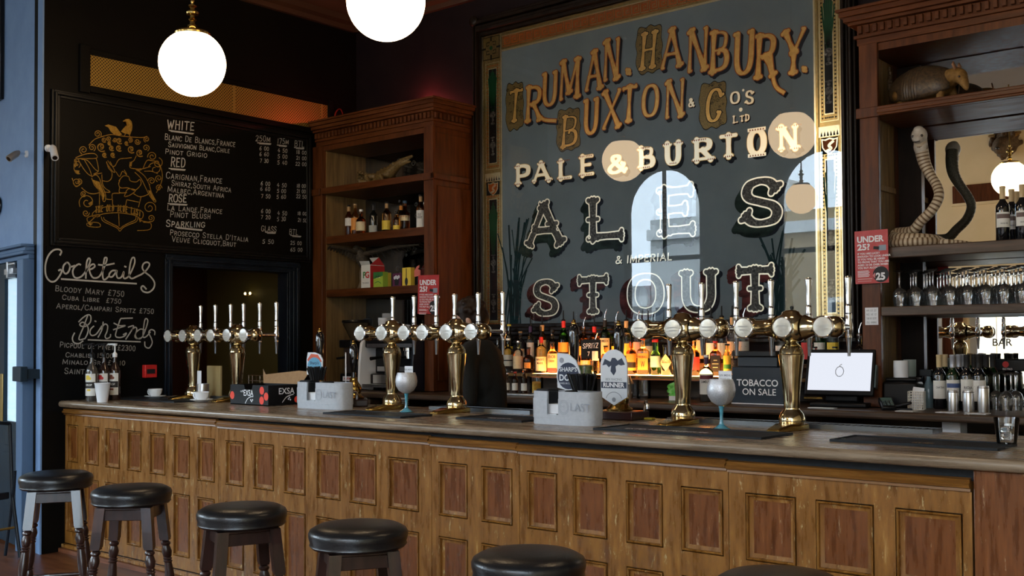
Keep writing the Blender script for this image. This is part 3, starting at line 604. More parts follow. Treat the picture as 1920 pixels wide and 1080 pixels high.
# ------------------------------------------------------------------ great painted mirror sign on the back wall
SX0, SX1, SZ0, SZ1 = 1.537, 4.875, 1.50, 4.262      # outside of the carved frame
GX0, GX1, GZ0, GZ1 = 1.615, 4.770, 1.60, 4.095      # gilded border
PX0, PX1, PZ0, PZ1 = 1.835, 4.575, 1.78, 3.935      # grey glass field
SY = -.030
sg = thing('painted_mirror_sign', 'huge carved frame around a grey glass brewery sign lettered in gold', 'sign', (0,0,0))
fm = MB()
for d, p in ((0,.06),(.03,.085),(.07,.07),(.10,.09),(.13,.05)):
    e = d+.032
    fm.box(SX0+d*.48,SX0+e*.48,-p,-.001,SZ0+d,SZ1-d); fm.box(SX1-e*.66,SX1-d*.66,-p,-.001,SZ0+d,SZ1-d); fm.box(SX0+e*.48,SX1-e*.66,-p,-.001,SZ1-e,SZ1-d); fm.box(SX0+e*.48,SX1-e*.66,-p,-.001,SZ0+d,SZ0+e)
fm.ball((SX0+.03,-.085,SZ1-.03),.045,.02,.045)
ob('carved_frame', fm, WOODDARK, sg, bev=.006)
SIGNGREY = mat('sign_grey_paint', (.125,.160,.172), .5, spec=.05, c2=(.145,.18,.19), scale=(3,3,3))
GILT = mat('gold_leaf', (.56,.33,.085), .34, .55, c2=(.42,.24,.06), scale=(30,30,30))
GILTB = mat('border_gold_leaf', (.42,.30,.11), .26, .85, c2=(.30,.21,.07), scale=(30,30,30))
GILTD = mat('dulled_gold_leaf', (.18,.12,.03), .4, .5, c2=(.08,.055,.012), scale=(120,120,120))
CREAMB = mat('pale_border_leaf', (.66,.58,.38), .24, .85)
CREAMG = mat('pale_gilding', (.92,.84,.64), .30, .35)
RUST = mat('rust_outline', (.24,.06,.010), .4, spec=.1)
SIGNDARK = mat('sign_black', (.004,.005,.006), .4, spec=.05)
SHADOW = mat('painted_drop_shade', (.010,.014,.022), .5, spec=.05)
GREENBK = mat('painted_bottle_green', (.0025,.007,.006), .5, spec=.05, c2=(.022,.040,.033), scale=(5,5,14))
MAROON = mat('painted_maroon', (.012,.003,.004), .5, spec=.05, c2=(.12,.03,.028), scale=(5,5,14))
PEARL = mat('mother_of_pearl', (.012,.013,.012), .4, spec=.2, c2=(.10,.095,.08), c3=(.42,.44,.40), scale=(60,60,60), detail=2)
LEAF = mat('painted_reed_green', (.008,.026,.028), .5, spec=.05)
LEAF2 = mat('painted_leaf_green', (.006,.05,.018), .5, spec=.05)
ob('glass_field', MB().box(PX0,PX1,SY+.001,-.001,SZ0+.15,PZ1), SIGNGREY, sg)
def fs(a, b, l=0.): return (a, SY - .0006 - l, b)
def fs2(mb, x0, x1, z0, z1, mi, l): mb.add([fs(x0,z0,l),fs(x1,z0,l),fs(x1,z1,l),fs(x0,z1,l)], [(0,1,2,3)], mi)
bd = MB(); bm_ = [GILTB, CREAMB, SIGNDARK, GILTD, RUST, LEAF2, PEARL]
# side strips: pale edge lines, dotted bands, black panels with painted urns and reeds
def side(x0, x1):
    fs2(bd, x0, x1, GZ0, GZ1, 0, 0); ws = x1-x0
    fs2(bd, x0, x0+.012, GZ0, GZ1, 1, .0002); fs2(bd, x1-.012, x1, GZ0, GZ1, 1, .0002); fs2(bd, x0+.028, x0+.036, GZ0, GZ1, 3, .0002)
    for za, zb in ((3.02,3.80),(1.70,2.70)):
        fs2(bd, x0+.042, x1-.026, za-.06, zb+.06, 1, .0003); fs2(bd, x0+.047, x1-.031, za-.055, zb+.055, 0, .0004)
        fs2(bd, x0+.072, x1-.056, za-.012, zb+.012, 1, .0005); fs2(bd, x0+.077, x1-.061, za-.005, zb+.005, 2, .0006)
        n = int((zb-za+.1)/.026)
        for k in range(n+1):
            z = za-.035+k*(zb-za+.07)/n
            for xx in (x0+.059, x1-.044): fs2(bd, xx-.005, xx+.005, z-.005, z+.005, 4 if x0<3 else 2, .0007)
        for xx in np.linspace(x0+.08, x1-.064, 5):
            for z in (za-.034, zb+.034): fs2(bd, xx-.005, xx+.005, z-.005, z+.005, 4 if x0<3 else 2, .0007)
        xc = (x0+x1)/2+.008; zz = za+.06; hh = zb-za
        for q in (.01,.34):
            o = zz+q*hh
            for r_, z_, h_ in ((.022,o,.018),(.012,o+.03,.03),(.030,o+.075,.05),(.012,o+.12,.02),(.026,o+.14,.012)):
                bd.add([fs(xc+r_*math.cos(t),z_+h_*.6*math.sin(t),.0009) for t in np.linspace(0,2*PI,14)[:-1]], [tuple(range(13))], 6)
        for k in range(7):
            a = (k-3)*.011; ribbon(bd, smooth([(xc+a*.3, zz+.48*hh),(xc+a*.9,zz+.66*hh),(xc+a*1.3,zz+(.92-.03*abs(k-3))*hh)],4), .011, fs, 5, .0009)
    fs2(bd, x0+.03, x1-.02, 2.86, 2.93, 1, .0003)
    for k in range(6):
        xx = x0+.05+k*(ws-.085)/5; bd.add([fs(xx-.008,2.865,.0006),fs(xx+.008,2.865,.0006),fs(xx,2.90,.0006)],[(0,1,2)],2)
    fs2(bd, x0+.045, x1-.03, 2.66+.085, 2.855, 2, .0008)
    xc = (x0+x1)/2+.008
    sh = [(-.055,.07),(-.03,.062),(0,.075),(.03,.062),(.055,.07),(.05,.0),(.03,-.035),(0,-.06),(-.03,-.035),(-.05,0)]
    bd.add([fs(xc,2.79,.001)]+[fs(xc+a*1.05,2.79+b*.85,.001) for a,b in sh], [(0,i+1,(i+1)%10+1) for i in range(10)], 1)
    bd.add([fs(xc,2.79,.0013)]+[fs(xc+a*.88,2.79+b*.7,.0013) for a,b in sh], [(0,i+1,(i+1)%10+1) for i in range(10)], 4)
    ribbon(bd, smooth([(xc-.02,2.765),(xc+.012,2.78),(xc-.006,2.80),(xc+.024,2.825)],4), .018, fs, 1, .0016)
side(GX0, PX0); side(PX1, GX1)
# Greek key along the top
fs2(bd, PX0-.005, PX1+.005, PZ1, GZ1, 0, .0002); fs2(bd, PX0+.01, PX1, PZ1+.035, GZ1-.03, 4, .0004); fs2(bd, PX0+.0, PX1, PZ1, PZ1+.016, 1, .0005); fs2(bd, PX0+.0, PX1, GZ1-.034, GZ1-.027, 1, .0006)
n = 34; st = (PX1-PX0-.03)/n
for k in range(n):
    x = PX0+.02+k*st; z0, z1 = PZ1+.046, GZ1-.042; u = (z1-z0)
    ribbon(bd, [(x,z0),(x,z1),(x+st*.78,z1),(x+st*.78,z0+u*.28),(x+st*.36,z0+u*.28),(x+st*.36,z0+u*.62),(x+st*.56,z0+u*.62)], .0085, fs, 0, .0008)
    ribbon(bd, [(x,z0),(x+st,z0)], .0085, fs, 0, .0008)
# corner blocks
for x0 in (GX0+.012, PX1+.012):
    x1 = x0+.185; z0, z1 = PZ1-.045, GZ1-.012
    fs2(bd, x0, x1, z0, z1, 2, .001); fs2(bd, x0+.006, x1-.006, z0+.006, z1-.006, 3, .0012)
    xc, zc = (x0+x1)/2, (z0+z1)/2
    for sx_ in (-1,1):
        for sz_ in (-1,1):
            ribbon(bd, [(xc+sx_*.018,zc+sz_*.05),(xc+sx_*.05,zc+sz_*.05),(xc+sx_*.05,zc+sz_*.018),(xc+sx_*.025,zc+sz_*.025)], .008, fs, 2, .0015)
    for a in range(4):
        c_, s_ = math.cos(a*PI/2), math.sin(a*PI/2); ribbon(bd, [(xc+c_*.095,zc+s_*.095),(xc+c_*.065,zc+s_*.065)], .016, fs, 2, .0015)
    bd.add([fs(xc+.018*math.cos(t),zc+.018*math.sin(t),.0016) for t in np.linspace(0,2*PI,13)[:-1]], [tuple(range(12))], 5)
ob('gilded_border', bd, bm_, sg, label='gilded border with a Greek key, urns and shields')
# painted reeds in the lower corners
rd = MB(); rr = random.Random(3)
for x0, n, sgn in ((PX0+.05,22,1),(PX1-.30,22,1)):
    for k in range(n):
        a = rr.uniform(-.35,.4); h_ = rr.uniform(.35,1.0)*(1.0 if x0<3 else .8); x = x0+rr.uniform(-.03,.14)
        ribbon(rd, smooth([(x,1.66),(x+a*.15,1.66+h_*.5),(x+a*.5,1.66+h_*(.95-.3*abs(a)))],5), rr.uniform(.010,.018), fs, 0, .0004+.00002*k)
rd.raw = True
ob('painted_reeds', rd, LEAF, sg)
# letters, each given by its photo box: (char, left, right, top, base)
def q1(X, Y): p = pt(860+X/3, Y/3, 'y', SY); return p.x, p.z
def q2(X, Y): p = pt(1240+X/3, Y/3, 'y', SY); return p.x, p.z
def q3(X, Y): p = pt(900+X/3.374, 300+Y/3.374, 'y', SY); return p.x, p.z
def q4(X, Y): p = pt(1240+X/3.375, 300+Y/3.375, 'y', SY); return p.x, p.z
def bx_(q, l, r, t, b):
    c = (l+r)/2; return q(l,(t+b)/2)[0], q(r,(t+b)/2)[0], q(c,b)[1], q(c,t)[1]
def letter(mb, ch, box, style, stem, edge, mats, shade=None, depth=None, res=.0034, shear=0., L=.002):
    """mats: material indices (outline, fill, shade, depth)"""
    x0, x1, z0, z1 = box; wd, h = x1-x0, z1-z0; pad = .04 + (.085 if depth else 0)
    xs = np.arange(-pad, wd+pad, res); ys = np.arange(-pad, h+pad, res); X, Y = np.meshgrid(xs, ys)
    st = stem*h; ins = st/2 + edge; iw = max(wd-2*ins, .4*wd)
    sd = lambda a, b: glyph_sd(a-ins-(b-h/2)*shear, b-ins, ch, iw, h-2*ins, st, style)
    D = sd(X, Y)
    f = lambda a, b, l=0.: fs(a+x0, b+z0, l)
    if depth:
        dx, dy = depth; E_ = np.full(X.shape, 9.); n = 9
        for k in range(n+1): E_ = np.minimum(E_, sd(X-dx*k/n, Y-dy*k/n))
        sh = sd(X-dx-.03, Y-dy+.005); 
        fill_sd(mb, np.minimum(sh, sd(X-.03,Y+.02)) - edge*.8, xs, ys, f, mats[2], L)
        fill_sd(mb, E_-edge*.9, xs, ys, f, mats[3], L+.0006)
    elif shade:
        fill_sd(mb, np.minimum(sd(X-shade[0], Y-shade[1]), sd(X-shade[0]*.5, Y-shade[1]*.5))-edge, xs, ys, f, mats[2], L)
    fill_sd(mb, D-edge, xs, ys, f, mats[0], L+.0012)
    fill_sd(mb, D, xs, ys, f, mats[1], L+.0018)
    return D
LM = [RUST, GILT, SHADOW, GILTD, CREAMG, SIGNDARK, PEARL, GREENBK, MAROON]
def cartouche(mb, box):
    x0,x1,z0,z1 = box; cx,cz = (x0+x1)/2,(z0+z1)/2; hw,hh = (x1-x0)/2,(z1-z0)/2; n = 72; P = []
    for k in range(n):
        t = 2*PI*k/n; c,s = math.cos(t), math.sin(t); r = 1/max(abs(c)**6+abs(s)**6,1e-6)**(1/6); r *= 1+.05*math.sin(9*t+1)
        P.append((cx+hw*.95*r*c, cz+hh*.95*r*s))
    for sc, mi, l in ((1.0,5,.0014),(.965,3,.0018)):
        mb.add([fs(cx,cz,l)]+[fs(cx+(a-cx)*sc,cz+(b-cz)*sc,l) for a,b in P], [(0,i+1,(i+1)%n+1) for i in range(n)], mi)
    rg = random.Random(int(cx*100))
    for k in range(26):
        a, b = cx+rg.uniform(-.8,.8)*hw, cz+rg.uniform(-.85,.85)*hh; r = rg.uniform(.008,.015)
        ribbon(mb, [(a+r*(1-t*.09)*math.cos(t), b+r*(1-t*.09)*math.sin(t)) for t in np.linspace(0,7,12)], .003, fs, 5, .0021)
l1 = MB()
W1 = [('T',q1,276,366,496,692,1),('R',q1,368,478,472,690,0),('U',q1,462,568,398,605,0),('M',q1,558,695,325,565,0),('A',q1,705,822,275,515,0),('N',q1,805,920,210,460,0),(',',q1,930,975,350,425,0),('H',q1,1015,1125,172,395,1),('A',q1,1130,1272,150,390,0),
 ('N',q2,135,280,150,410,0),('B',q2,262,395,160,415,0),('U',q2,395,540,168,430,0),('R',q2,515,660,178,445,0),('Y',q2,670,825,155,425,0),(',',q2,780,825,345,410,0),
 ('B',q1,570,682,640,835,1),('U',q1,695,800,548,765,0),('X',q1,800,925,498,730,0),('T',q1,910,1012,472,695,0),('O',q1,1025,1135,468,665,0),('N',q1,1150,1285,440,670,0),('C',q2,245,352,490,695,1)]
CT = {('T',276):(264,368,458,738),('H',1015):(995,1150,138,418),('B',570):(548,688,605,852),('C',245):(210,372,455,728)}
cts = MB()
for ch,q,l,r,t,b,orn in W1:
    if orn:
        cartouche(l1, bx_(q,*CT[(ch,l)])); letter(l1, ch, bx_(q,l,r,t,b), 'bulb', .10, .006, (5,1,2), None, L=.0024, shear=.1)
    elif ch == ',': letter(l1, ch, bx_(q,l,r,t,b), 'bulb', .5, .004, (0,1,2), (.008,-.010))
    else: letter(l1, ch, bx_(q,l,r,t,b), 'bulb', .098, .0065, (0,1,2), (.018,-.022), shear=.06)
for q,a,b in ((q1,(430,600),(545,680)),(q2,(615,300),(688,520))):    # long tails of the two Rs
    A, B = q(*a), q(*b); c = (A[0]*.6+B[0]*.4-.01, B[1]*.75+A[1]*.25)
    for wd_, mi, l, o in ((.040,2,.0021,(.014,-.016)),(.038,0,.0033,(0,0)),(.024,1,.0039,(0,0))):
        ribbon(l1, smooth([(A[0]+o[0],A[1]+o[1]),(c[0]+o[0],c[1]+o[1]),(B[0]+o[0],B[1]+o[1])],6), wd_, fs, mi, l)
ob('founders_lettering', l1, LM, sg, label='arched gold lettering of the founders names')
l2 = MB()
for ch,q,l,r,t,b in [('O',q2,385,447,512,588),('S',q2,470,525,505,590),('L',q2,400,436,648,695),('T',q2,440,470,648,686),('D',q2,470,500,640,682),('&',q1,1290,1328,550,605)]:
    letter(l2, ch, bx_(q,l,r,t,b), 'bulb', .15, .002, (1,4,2), (.007,-.008), res=.0026)
for X,Y,r in ((448,617,.014),(462,508,.009)):
    a = q2(X,Y); l2.add([fs(a[0]+r*math.cos(t),a[1]+r*math.sin(t),.003) for t in np.linspace(0,2*PI,17)[:-1]], [tuple(range(16))], 4)
ob('company_lettering', l2, LM, sg, label='small gold company lettering')
l3 = MB()
for ch,q,l,r,t,b in [('P',q1,310,412,915,1050),('A',q1,408,528,900,1035),('L',q1,550,650,885,1020),('E',q1,672,776,860,1000),('&',q1,830,950,862,984),('B',q1,1000,1115,812,960),('U',q1,1148,1266,788,938),('R',q2,168,302,765,920),('T',q2,318,442,742,900),('O',q2,478,600,718,882),('N',q2,645,786,690,860),('R',q1,1308,1308+1,768,918)][:11]:
    bx = bx_(q,l,r,t,b); letter(l3, ch, bx, 'slab' if ch not in '&O' else 'bulb', .20, .004, (1,4,2), (.020,-.026))
    if ch not in '&O':
        for z, s_ in ((bx[2]+.004, 1),(bx[3]-.004,-1)):     # little red triangles in the serifs
            cs = {'P':(.2,),'T':(.5,),'L':(.2,.6),'A':(.15,.85) if s_==1 else (.5,),'R':(.2,.85) if s_==1 else (.2,.5),'B':(.2,.5),'E':(.2,.6),'N':(.12,.88),'U':(.15,.85) if s_==-1 else (.5,)}[ch]
            for cc in cs:
                for k in range(4):
                    x = bx[0]+cc*(bx[1]-bx[0])+(k-1.5)*.016; l3.add([fs(x-.006,z+s_*.016,.0042),fs(x+.006,z+s_*.016,.0042),fs(x,z+s_*.031,.0042)],[(0,1,2)],0)
    elif ch == 'O':
        for z in (bx[2]+.012, bx[3]-.012):
            w_ = (bx[1]-bx[0])*.42; xc = (bx[0]+bx[1])/2; fs2(l3, xc-w_, xc+w_, z-.012, z+.012, 4, .004)
            for k in range(6): x = xc+(k-2.5)*.02; l3.add([fs(x-.007,z-.007,.0045),fs(x+.007,z-.007,.0045),fs(x,z+.008,.0045)],[(0,1,2)],0)
ob('pale_lettering', l3, LM, sg, label='pale gilt slab lettering with red triangles')
l4 = MB()
for ch,q,l,r,t,b in [('A',q3,275,552,255,558),('L',q3,650,940,215,522),('E',q4,-45,248,150,488),('S',q4,485,788,95,438)]:
    letter(l4, ch, bx_(q,l,r,t,b), 'tuscan', .165, .0105, (4,6,2,7), depth=(-.050,-.066), res=.0042)
ob('green_lettering', l4, LM, sg, label='big ornamental letters shaded in bottle green')
l5 = MB()
for ch,q,l,r,t,b in [('S',q3,325,512,742,1000),('T',q3,602,832,722,985),('O',q3,922,1178,705,988),('U',q4,100,378,682,978),('T',q4,455,738,657,968)]:
    letter(l5, ch, bx_(q,l,r,t,b), 'tuscan', .165, .010, (4,6,2,8), depth=(-.066,-.034), res=.0042)
ob('maroon_lettering', l5, LM, sg, label='big ornamental letters shaded in maroon')
l6 = MB(); a = q3(858,655); b = q3(1222,632)
write(l6, '& IMPERIAL', (a[0]+.006,a[1]-.006), (b[0]+.006,b[1]-.006), .052, .010, fs, 2, jit=0, lift=.001); write(l6, '& IMPERIAL', a, b, .052, .010, fs, 4, jit=0, lift=.002)
ob('small_lettering', l6, LM, sg)
ob('glass_pane', MB().add([(GX0,SY-.012,SZ0+.12),(GX1,SY-.012,SZ0+.12),(GX1,SY-.012,GZ1),(GX0,SY-.012,GZ1)],[(0,1,2,3)]), SIGNPANE, sg)
# ------------------------------------------------------------------ shelving cabinets
CY = -.52
def cornice_mb(x0, x1, ends=(True,True), front=CY):
    """stepped crown with a row of dentils, running round the front (and ends)"""
    m_ = MB()
    for d, z0, z1 in ((.005,3.285,3.325),(.02,3.325,3.345),(.045,3.405,3.425),(.065,3.425,3.455),(.085,3.455,3.485),(.10,3.485,3.502)):
        m_.box(x0-(d if ends[0] else 0), x1, front-d, -.005 if not ends[0] else -.10, z0, z1)
        if ends[0]: m_.box(x0, x1, -.10, -.005, z0, z1)
        if ends[1]: m_.box(x1, x1+d, front-d, -.10, z0, z1)
    m_.box(x0, x1, front-.012, -.005, 3.345, 3.405)
    n = int((x1-x0)/.045)
    for k in range(n):
        x = x0+.012+k*(x1-x0)/n; m_.box(x, x+.024, front-.034, front-.012, 3.35, 3.398)
    if ends[1]:
        for k in range(8): y = front+.01+k*.048; m_.box(x1+.0, x1+.022, y, y+.024, 3.35, 3.398)
    return m_
cl = thing('shelf_cabinet', 'tall red mahogany shelf cabinet with a dentil crown, holding the crocodile', 'cabinet', (0,0,0))
X0, X1 = .004, 1.508
for xa, xb in ((X1-.04,X1-.005),(X0+.1,X0+.135)): ob('side_board', MB().box(xa,xb,CY+.02,-.005,1.115,3.2395), WOODCAB, cl)
for xa, xb in ((X0,.135),(1.415,X1+.012)): ob('stile', MB().box(xa,xb,CY-.012,CY+.02,1.115,3.285).box(xa,xa+.115,CY-.03,CY-.012,2.84,2.90), WOODCAB, cl, bev=.003)
ob('crown', cornice_mb(.045, X1+.005, (False,True)), WOODCABH, cl, bev=.003)
ob('lining', MB().box(.136,.150,CY+.03,-.02,1.12,3.27), WOODIN, cl)
ob('back_mirror', MB().box(.15,1.467,-.02,-.006,1.12,3.28), DIMMIRROR, cl)
fl = MB(); rg = random.Random(5)
for z0, z1 in ((1.99,2.40),(2.47,2.83),(2.90,3.2)):
    for k in range(16):
        x, z, r = rg.uniform(.55,1.4), rg.uniform(z0+.03,z1-.03), rg.uniform(.012,.03)
        ribbon(fl, [(x+r*(1-t*.08)*math.cos(t), z+r*(1-t*.08)*math.sin(t)) for t in np.linspace(0,8,16)], .004, lambda a,b,l=0.:(a,-.0205,b))
ob('etched_scrolls', fl, mat('etched_glass',(.20,.20,.18),.7), cl)
for z, th, pr in ((2.90,.056,.02),(2.468,.068,-.02),(1.99,.066,-.02)):
    s_ = MB(); s_.box(.1505,1.4665,CY+.021 if pr<0 else CY+.021,-.0205,z-th,z)
    if pr > 0: s_.box(.136,1.414,CY-.028,CY+.0205,z-th,z)
    ob('shelf', s_, WOODCABH, cl, bev=.004)
sp = MB(); sp.box(1.509,1.515,CY+.05,-.05,1.2,2.8); sp.box(1.509,1.53,CY-.03,-.10,2.85,2.895); ob('side_panel', sp, WOODCAB, cl, bev=.003)
ob('top_board', MB().box(X0,X1,CY+.01,-.005,3.24,3.284), WOODCAB, cl)
# red fairy light lying on top of the left cabinet
rl = thing('red_string_light', 'small red lamp with its looped cable on the corner cabinet crown', 'light', (.98,-.13,3.503))
ob('lamp_body', MB().lathe([(0,0),(.03,0),(.03,.02),(.012,.03),(.018,.05),(.012,.075),(0,.08)]), emitter('red_lamp_glow',(1.,.08,.06),10.), rl)
p = [pt(625,224,'y',-.35),pt(630,210,'y',-.3),pt(640,207,'y',-.2),pt(648,213,'y',-.12)]
o = Vector(rl.location); P = [Vector(q)-o for q in p]; P[0].z = .004; P[-1].z=.02
rlp = bpy.data.lights.new('red_lamp', 'POINT'); rlp.color = (1,.12,.10); rlp.energy = 5.; rlp.shadow_soft_size = .02; rlo = bpy.data.objects.new('red_lamp', rlp); COL.objects.link(rlo); rlo.parent = rl; rlo.location = (0,.03,.13)
ob('cable', MB().tube([tuple(q) for q in smooth([tuple(q) for q in P],5)], .006, 8).tube([tuple(P[-1]),(-.1,.05,.006),(-.02,0,.02)], .006, 8), mat('red_cable',(.32,.03,.02),.4), rl)
# ---- right-hand cabinet with mirror back
cr_ = thing('mirror_backed_cabinet', 'tall mahogany cabinet with mirror back, cobra and armadillo', 'cabinet', (0,0,0))
RX0, RX1 = 5.098, 8.3
b = MB(); b.box(RX0-.012,RX0+.10,CY-.012,CY+.02,1.115,3.285); b.box(RX0-.012-.015,RX0+.11,CY-.03,CY-.012,2.84,2.90)
ob('stile', b, WOODCAB, cr_, bev=.003); ob('stile', MB().box(7.2,7.3,CY-.012,CY+.02,1.115,3.285), WOODCAB, cr_, bev=.003)
ob('crown', cornice_mb(RX0-.02, RX1, (True,False)), WOODCABH, cr_, bev=.003)
b = MB(); b.box(RX0,RX0+.03,CY+.02,-.005,1.115,3.285); b.box(RX0+.03,RX0+.04,-.12,-.02,1.115,3.28); b.box(RX0,RX1,CY+.01,-.005,3.24,3.284)
ob('carcass', b, WOODCAB, cr_)
b = MB(); 
for k in range(4): b.box(RX0+.031,RX0+.040,CY+.022+k*.098,CY+.118+k*.098,1.12,3.235)
b.box(RX0+.041,RX0+.06,CY+.03,-.14,2.42,2.455)
ob('lining', b, WOODIN, cr_, bev=.002)
b = MB(); b.box(RX0+.041,RX0+.17,-.045,-.0245,1.12,3.23); b.box(RX0+.17,RX0+.185,-.05,-.0245,1.12,3.23)
ob('back_post', b, WOODDARK, cr_)
ob('back_mirror', MB().box(RX0+.1,RX1,-.024,-.006,1.12,3.235), MIRROR, cr_, label='clear mirror back reflecting the room')
for z, th, fx_ in ((2.90,.057,1),(2.06,.066,0),(1.709,.055,0)):
    s_ = MB(); s_.box(RX0+.061,RX1,CY+.021,-.0505,z-th,z)
    if fx_: s_.box(RX0+.101,RX1,CY-.03,CY+.0205,z-th,z).box(RX0+.101,RX1,CY-.04,CY-.03,z-th+.012,z-.018)
    else: s_.box(RX0+.101,RX1,CY-.012,CY+.0205,z-th,z)
    ob('shelf', s_, WOODCABH if fx_ else WOODBACK, cr_, bev=.006)
# ------------------------------------------------------------------ back bar counter
BCZ = 1.11
bb = thing('service_counter', 'long dark oak back bar counter with open shelves below', 'counter', (0,0,0))
b = MB(); b.box(.002,RX1,-.845,-.001,BCZ-.045,BCZ)
ob('counter_top', b, WOODBACK, bb, bev=.014, seg=3)
b = MB()
for x in (.02,1.0,2.0,3.0,3.95,4.8,6.3,8.2): b.box(x,x+.035,-.78,-.02,.0,BCZ-.046)
b.box(.02,8.2,-.04,-.02,0,BCZ-.046)
ob('upright', b, WOODBACK, bb); 
ob('under_shelf', MB().box(.056,8.2,-.76,-.041,.93,.955).box(.056,8.2,-.76,-.041,.5,.53), WOODBACK, bb)
LSZ = 1.272     # lit bottle shelf
ls_ = thing('lit_bottle_shelf', 'low bottle shelf glowing warm amber along its front edge', 'shelf', (0,0,0))
b = MB(); b.box(1.60,5.04,-.20,-.10,LSZ-.03,LSZ); b.box(1.60,2.449,-.30,-.2005,LSZ-.03,LSZ); b.box(4.051,5.04,-.30,-.2005,LSZ-.03,LSZ); b.box(1.60,5.04,-.099,-.055,BCZ+.001,LSZ+.085)
for x in (1.6,5.01): b.box(x,x+.03,-.44,-.301,BCZ+.001,LSZ-.005)
ob('shelf_board', b, WOODBACK, ls_)
ob('light_strip', MB().box(2.45,4.05,-.43,-.2005,LSZ-.018,LSZ-.0005), emitter('amber_shelf_glow',(1.,.42,.11),20.), ls_, label='glowing amber glass strip')
ob('glow_block_board', MB().box(2.4495,4.0505,-.425,-.2005,LSZ-.032,LSZ-.0185), WOODBACK, ls_)  # board added under the strip to block its downward glow
ob('dark_edge', MB().box(1.60,2.449,-.43,-.301,LSZ-.018,LSZ-.002).box(4.051,5.04,-.43,-.301,LSZ-.018,LSZ-.002), mat('shelf_glass_dark',(.02,.022,.02),.15), ls_)
ob('brass_lip', MB().box(1.60,5.04,-.438,-.4305,LSZ-.022,LSZ+.0), mat('lip_brass',(.35,.2,.08),.25,.9), ls_)
ob('upper_step', MB().box(1.60,5.04,-.20,-.0995,LSZ+.06,LSZ+.085), WOODBACK, ls_)
# ------------------------------------------------------------------ the bar
BZ = 1.10; NOSE = -2.906; BFY = -2.85
PAN = [(.03,.19),(.28,.48),(.56,.76),(.85,1.03),(1.13,1.32),(1.41,1.60),(1.68,1.87),(1.98,2.17),(2.26,2.46),(2.55,2.75),(2.84,3.05),(3.12,3.34),(3.43,3.66),(3.80,4.00),(4.09,4.29),(4.38,4.56),(4.65,4.84),(4.94,5.13),(5.22,5.42),(5.52,5.74),(5.82,6.05),(6.13,6.37)]
SECT = [(0.004,1.909,0,7),(1.912,3.749,7,13),(3.752,4.332,13,15),(4.335,5.443,15,19),(5.446,6.402,19,22)]
bf = thing('panelled_bar', 'long worn oak bar front with two rows of sunk panels', 'bar front', (0,0,0))
def zt(x): return .936 - .0055*x
for (xa, xb, i0, i1) in SECT:
    fr_, pn = MB(), MB()
    rows = [(.655,.928),(.15,.553)]
    drift = lambda x: -.0055*x
    ps = PAN[i0:i1]
    edges = [xa] + [e for p_ in ps for e in p_] + [xb]
    th0, th1 = BFY, BFY+.05
    zb, ztp = .062, 1.008
    d0 = drift((xa+xb)/2)
    # stiles full height, rails between
    for k in range(0, len(edges), 2): fr_.box(edges[k], edges[k+1], BFY, BFY+.03, zb, ztp)
    for a_, c_ in ps:
        d = drift((a_+c_)/2)
        fr_.box(a_, c_, BFY, BFY+.03, zb, rows[1][0]+d); fr_.box(a_, c_, BFY, BFY+.03, rows[1][1]+d, rows[0][0]+d); fr_.box(a_, c_, BFY, BFY+.03, rows[0][1]+d, ztp)
        for z0, z1 in rows:
            z0 += d; z1 += d; m_ = .031; e = .006
            o = [(a_-e,z0-e),(c_+e,z0-e),(c_+e,z1+e),(a_-e,z1+e)]
            r1 = [(a_+.004,z0+.004),(c_-.004,z0+.004),(c_-.004,z1-.004),(a_+.004,z1-.004)]
            r2 = [(a_+m_,z0+m_),(c_-m_,z0+m_),(c_-m_,z1-m_),(a_+m_,z1-m_)]
            n = len(fr_.v)
            ring = lambda q, y: [(a_+q,y,z0+q),(c_-q,y,z0+q),(c_-q,y,z1-q),(a_+q,y,z1-q)]
            vs = ring(.0045,BFY+.010)+ring(.005,BFY-.004)+ring(.009,BFY-.007)+ring(.013,BFY-.003)+ring(.0135,BFY+.0095)+ring(.030,BFY+.0138)
            fcs = []
            for L_ in range(5):
                for k in range(4): k2 = (k+1)%4; fcs.append((L_*4+k, L_*4+k2, L_*4+4+k2, L_*4+4+k))
            fr_.add(vs, fcs)
            pn.box(a_+m_-.004, c_-m_+.004, BFY+.0142, BFY+.029, z0+m_-.004, z1-m_+.004)
    sec = ob('panelled_section', fr_, WOODBAR, bf, ang=30)
    ob('sunk_panels', pn, WOODPAN, sec)
    bd_ = MB(); prof = [(BFY,1.0),(BFY-.014,1.002),(BFY-.012,1.012),(BFY-.026,1.016),(BFY-.03,1.028),(BFY-.018,1.036),(BFY-.022,1.046),(BFY,1.050)]
    sl = -.0045*(xa+xb)/2
    bd_.prism([(y,z+sl) for y,z in prof], 'x', xa, xb); ob('bead_moulding', bd_, WOODBEAD, sec)
ob('end_post', MB().box(6.412,6.60,BFY-.012,BFY+.03,.0,1.052), WOODPAN, bf, bev=.003)
ob('end_boards', MB().box(6.604,7.4,BFY-.004,BFY+.03,.0,1.052), mat('reddish_boards',(.10,.036,.014),.4,c2=(.22,.085,.032),scale=(26,26,3),detail=8), bf)
ob('skirting', MB().box(.004,6.41,BFY-.03,BFY+.0,.03,.058), WOODBAR, bf, bev=.006)
ob('plinth', MB().box(.004,7.4,BFY+.0005,BFY+.03,.0,.0295).box(.004,7.4,BFY-.05,BFY+.0,.0,.0295), PLINTH, bf)
ob('inner_carcass', MB().box(.004,7.4,BFY+.031,-2.2,.0,1.052), BLACKM, bf)
ct = thing('bar_counter_top', 'thick dark oak counter top with a rounded worn nosing', 'counter', (0,0,0))
nz = [( -2.0,BZ)]; yb = NOSE
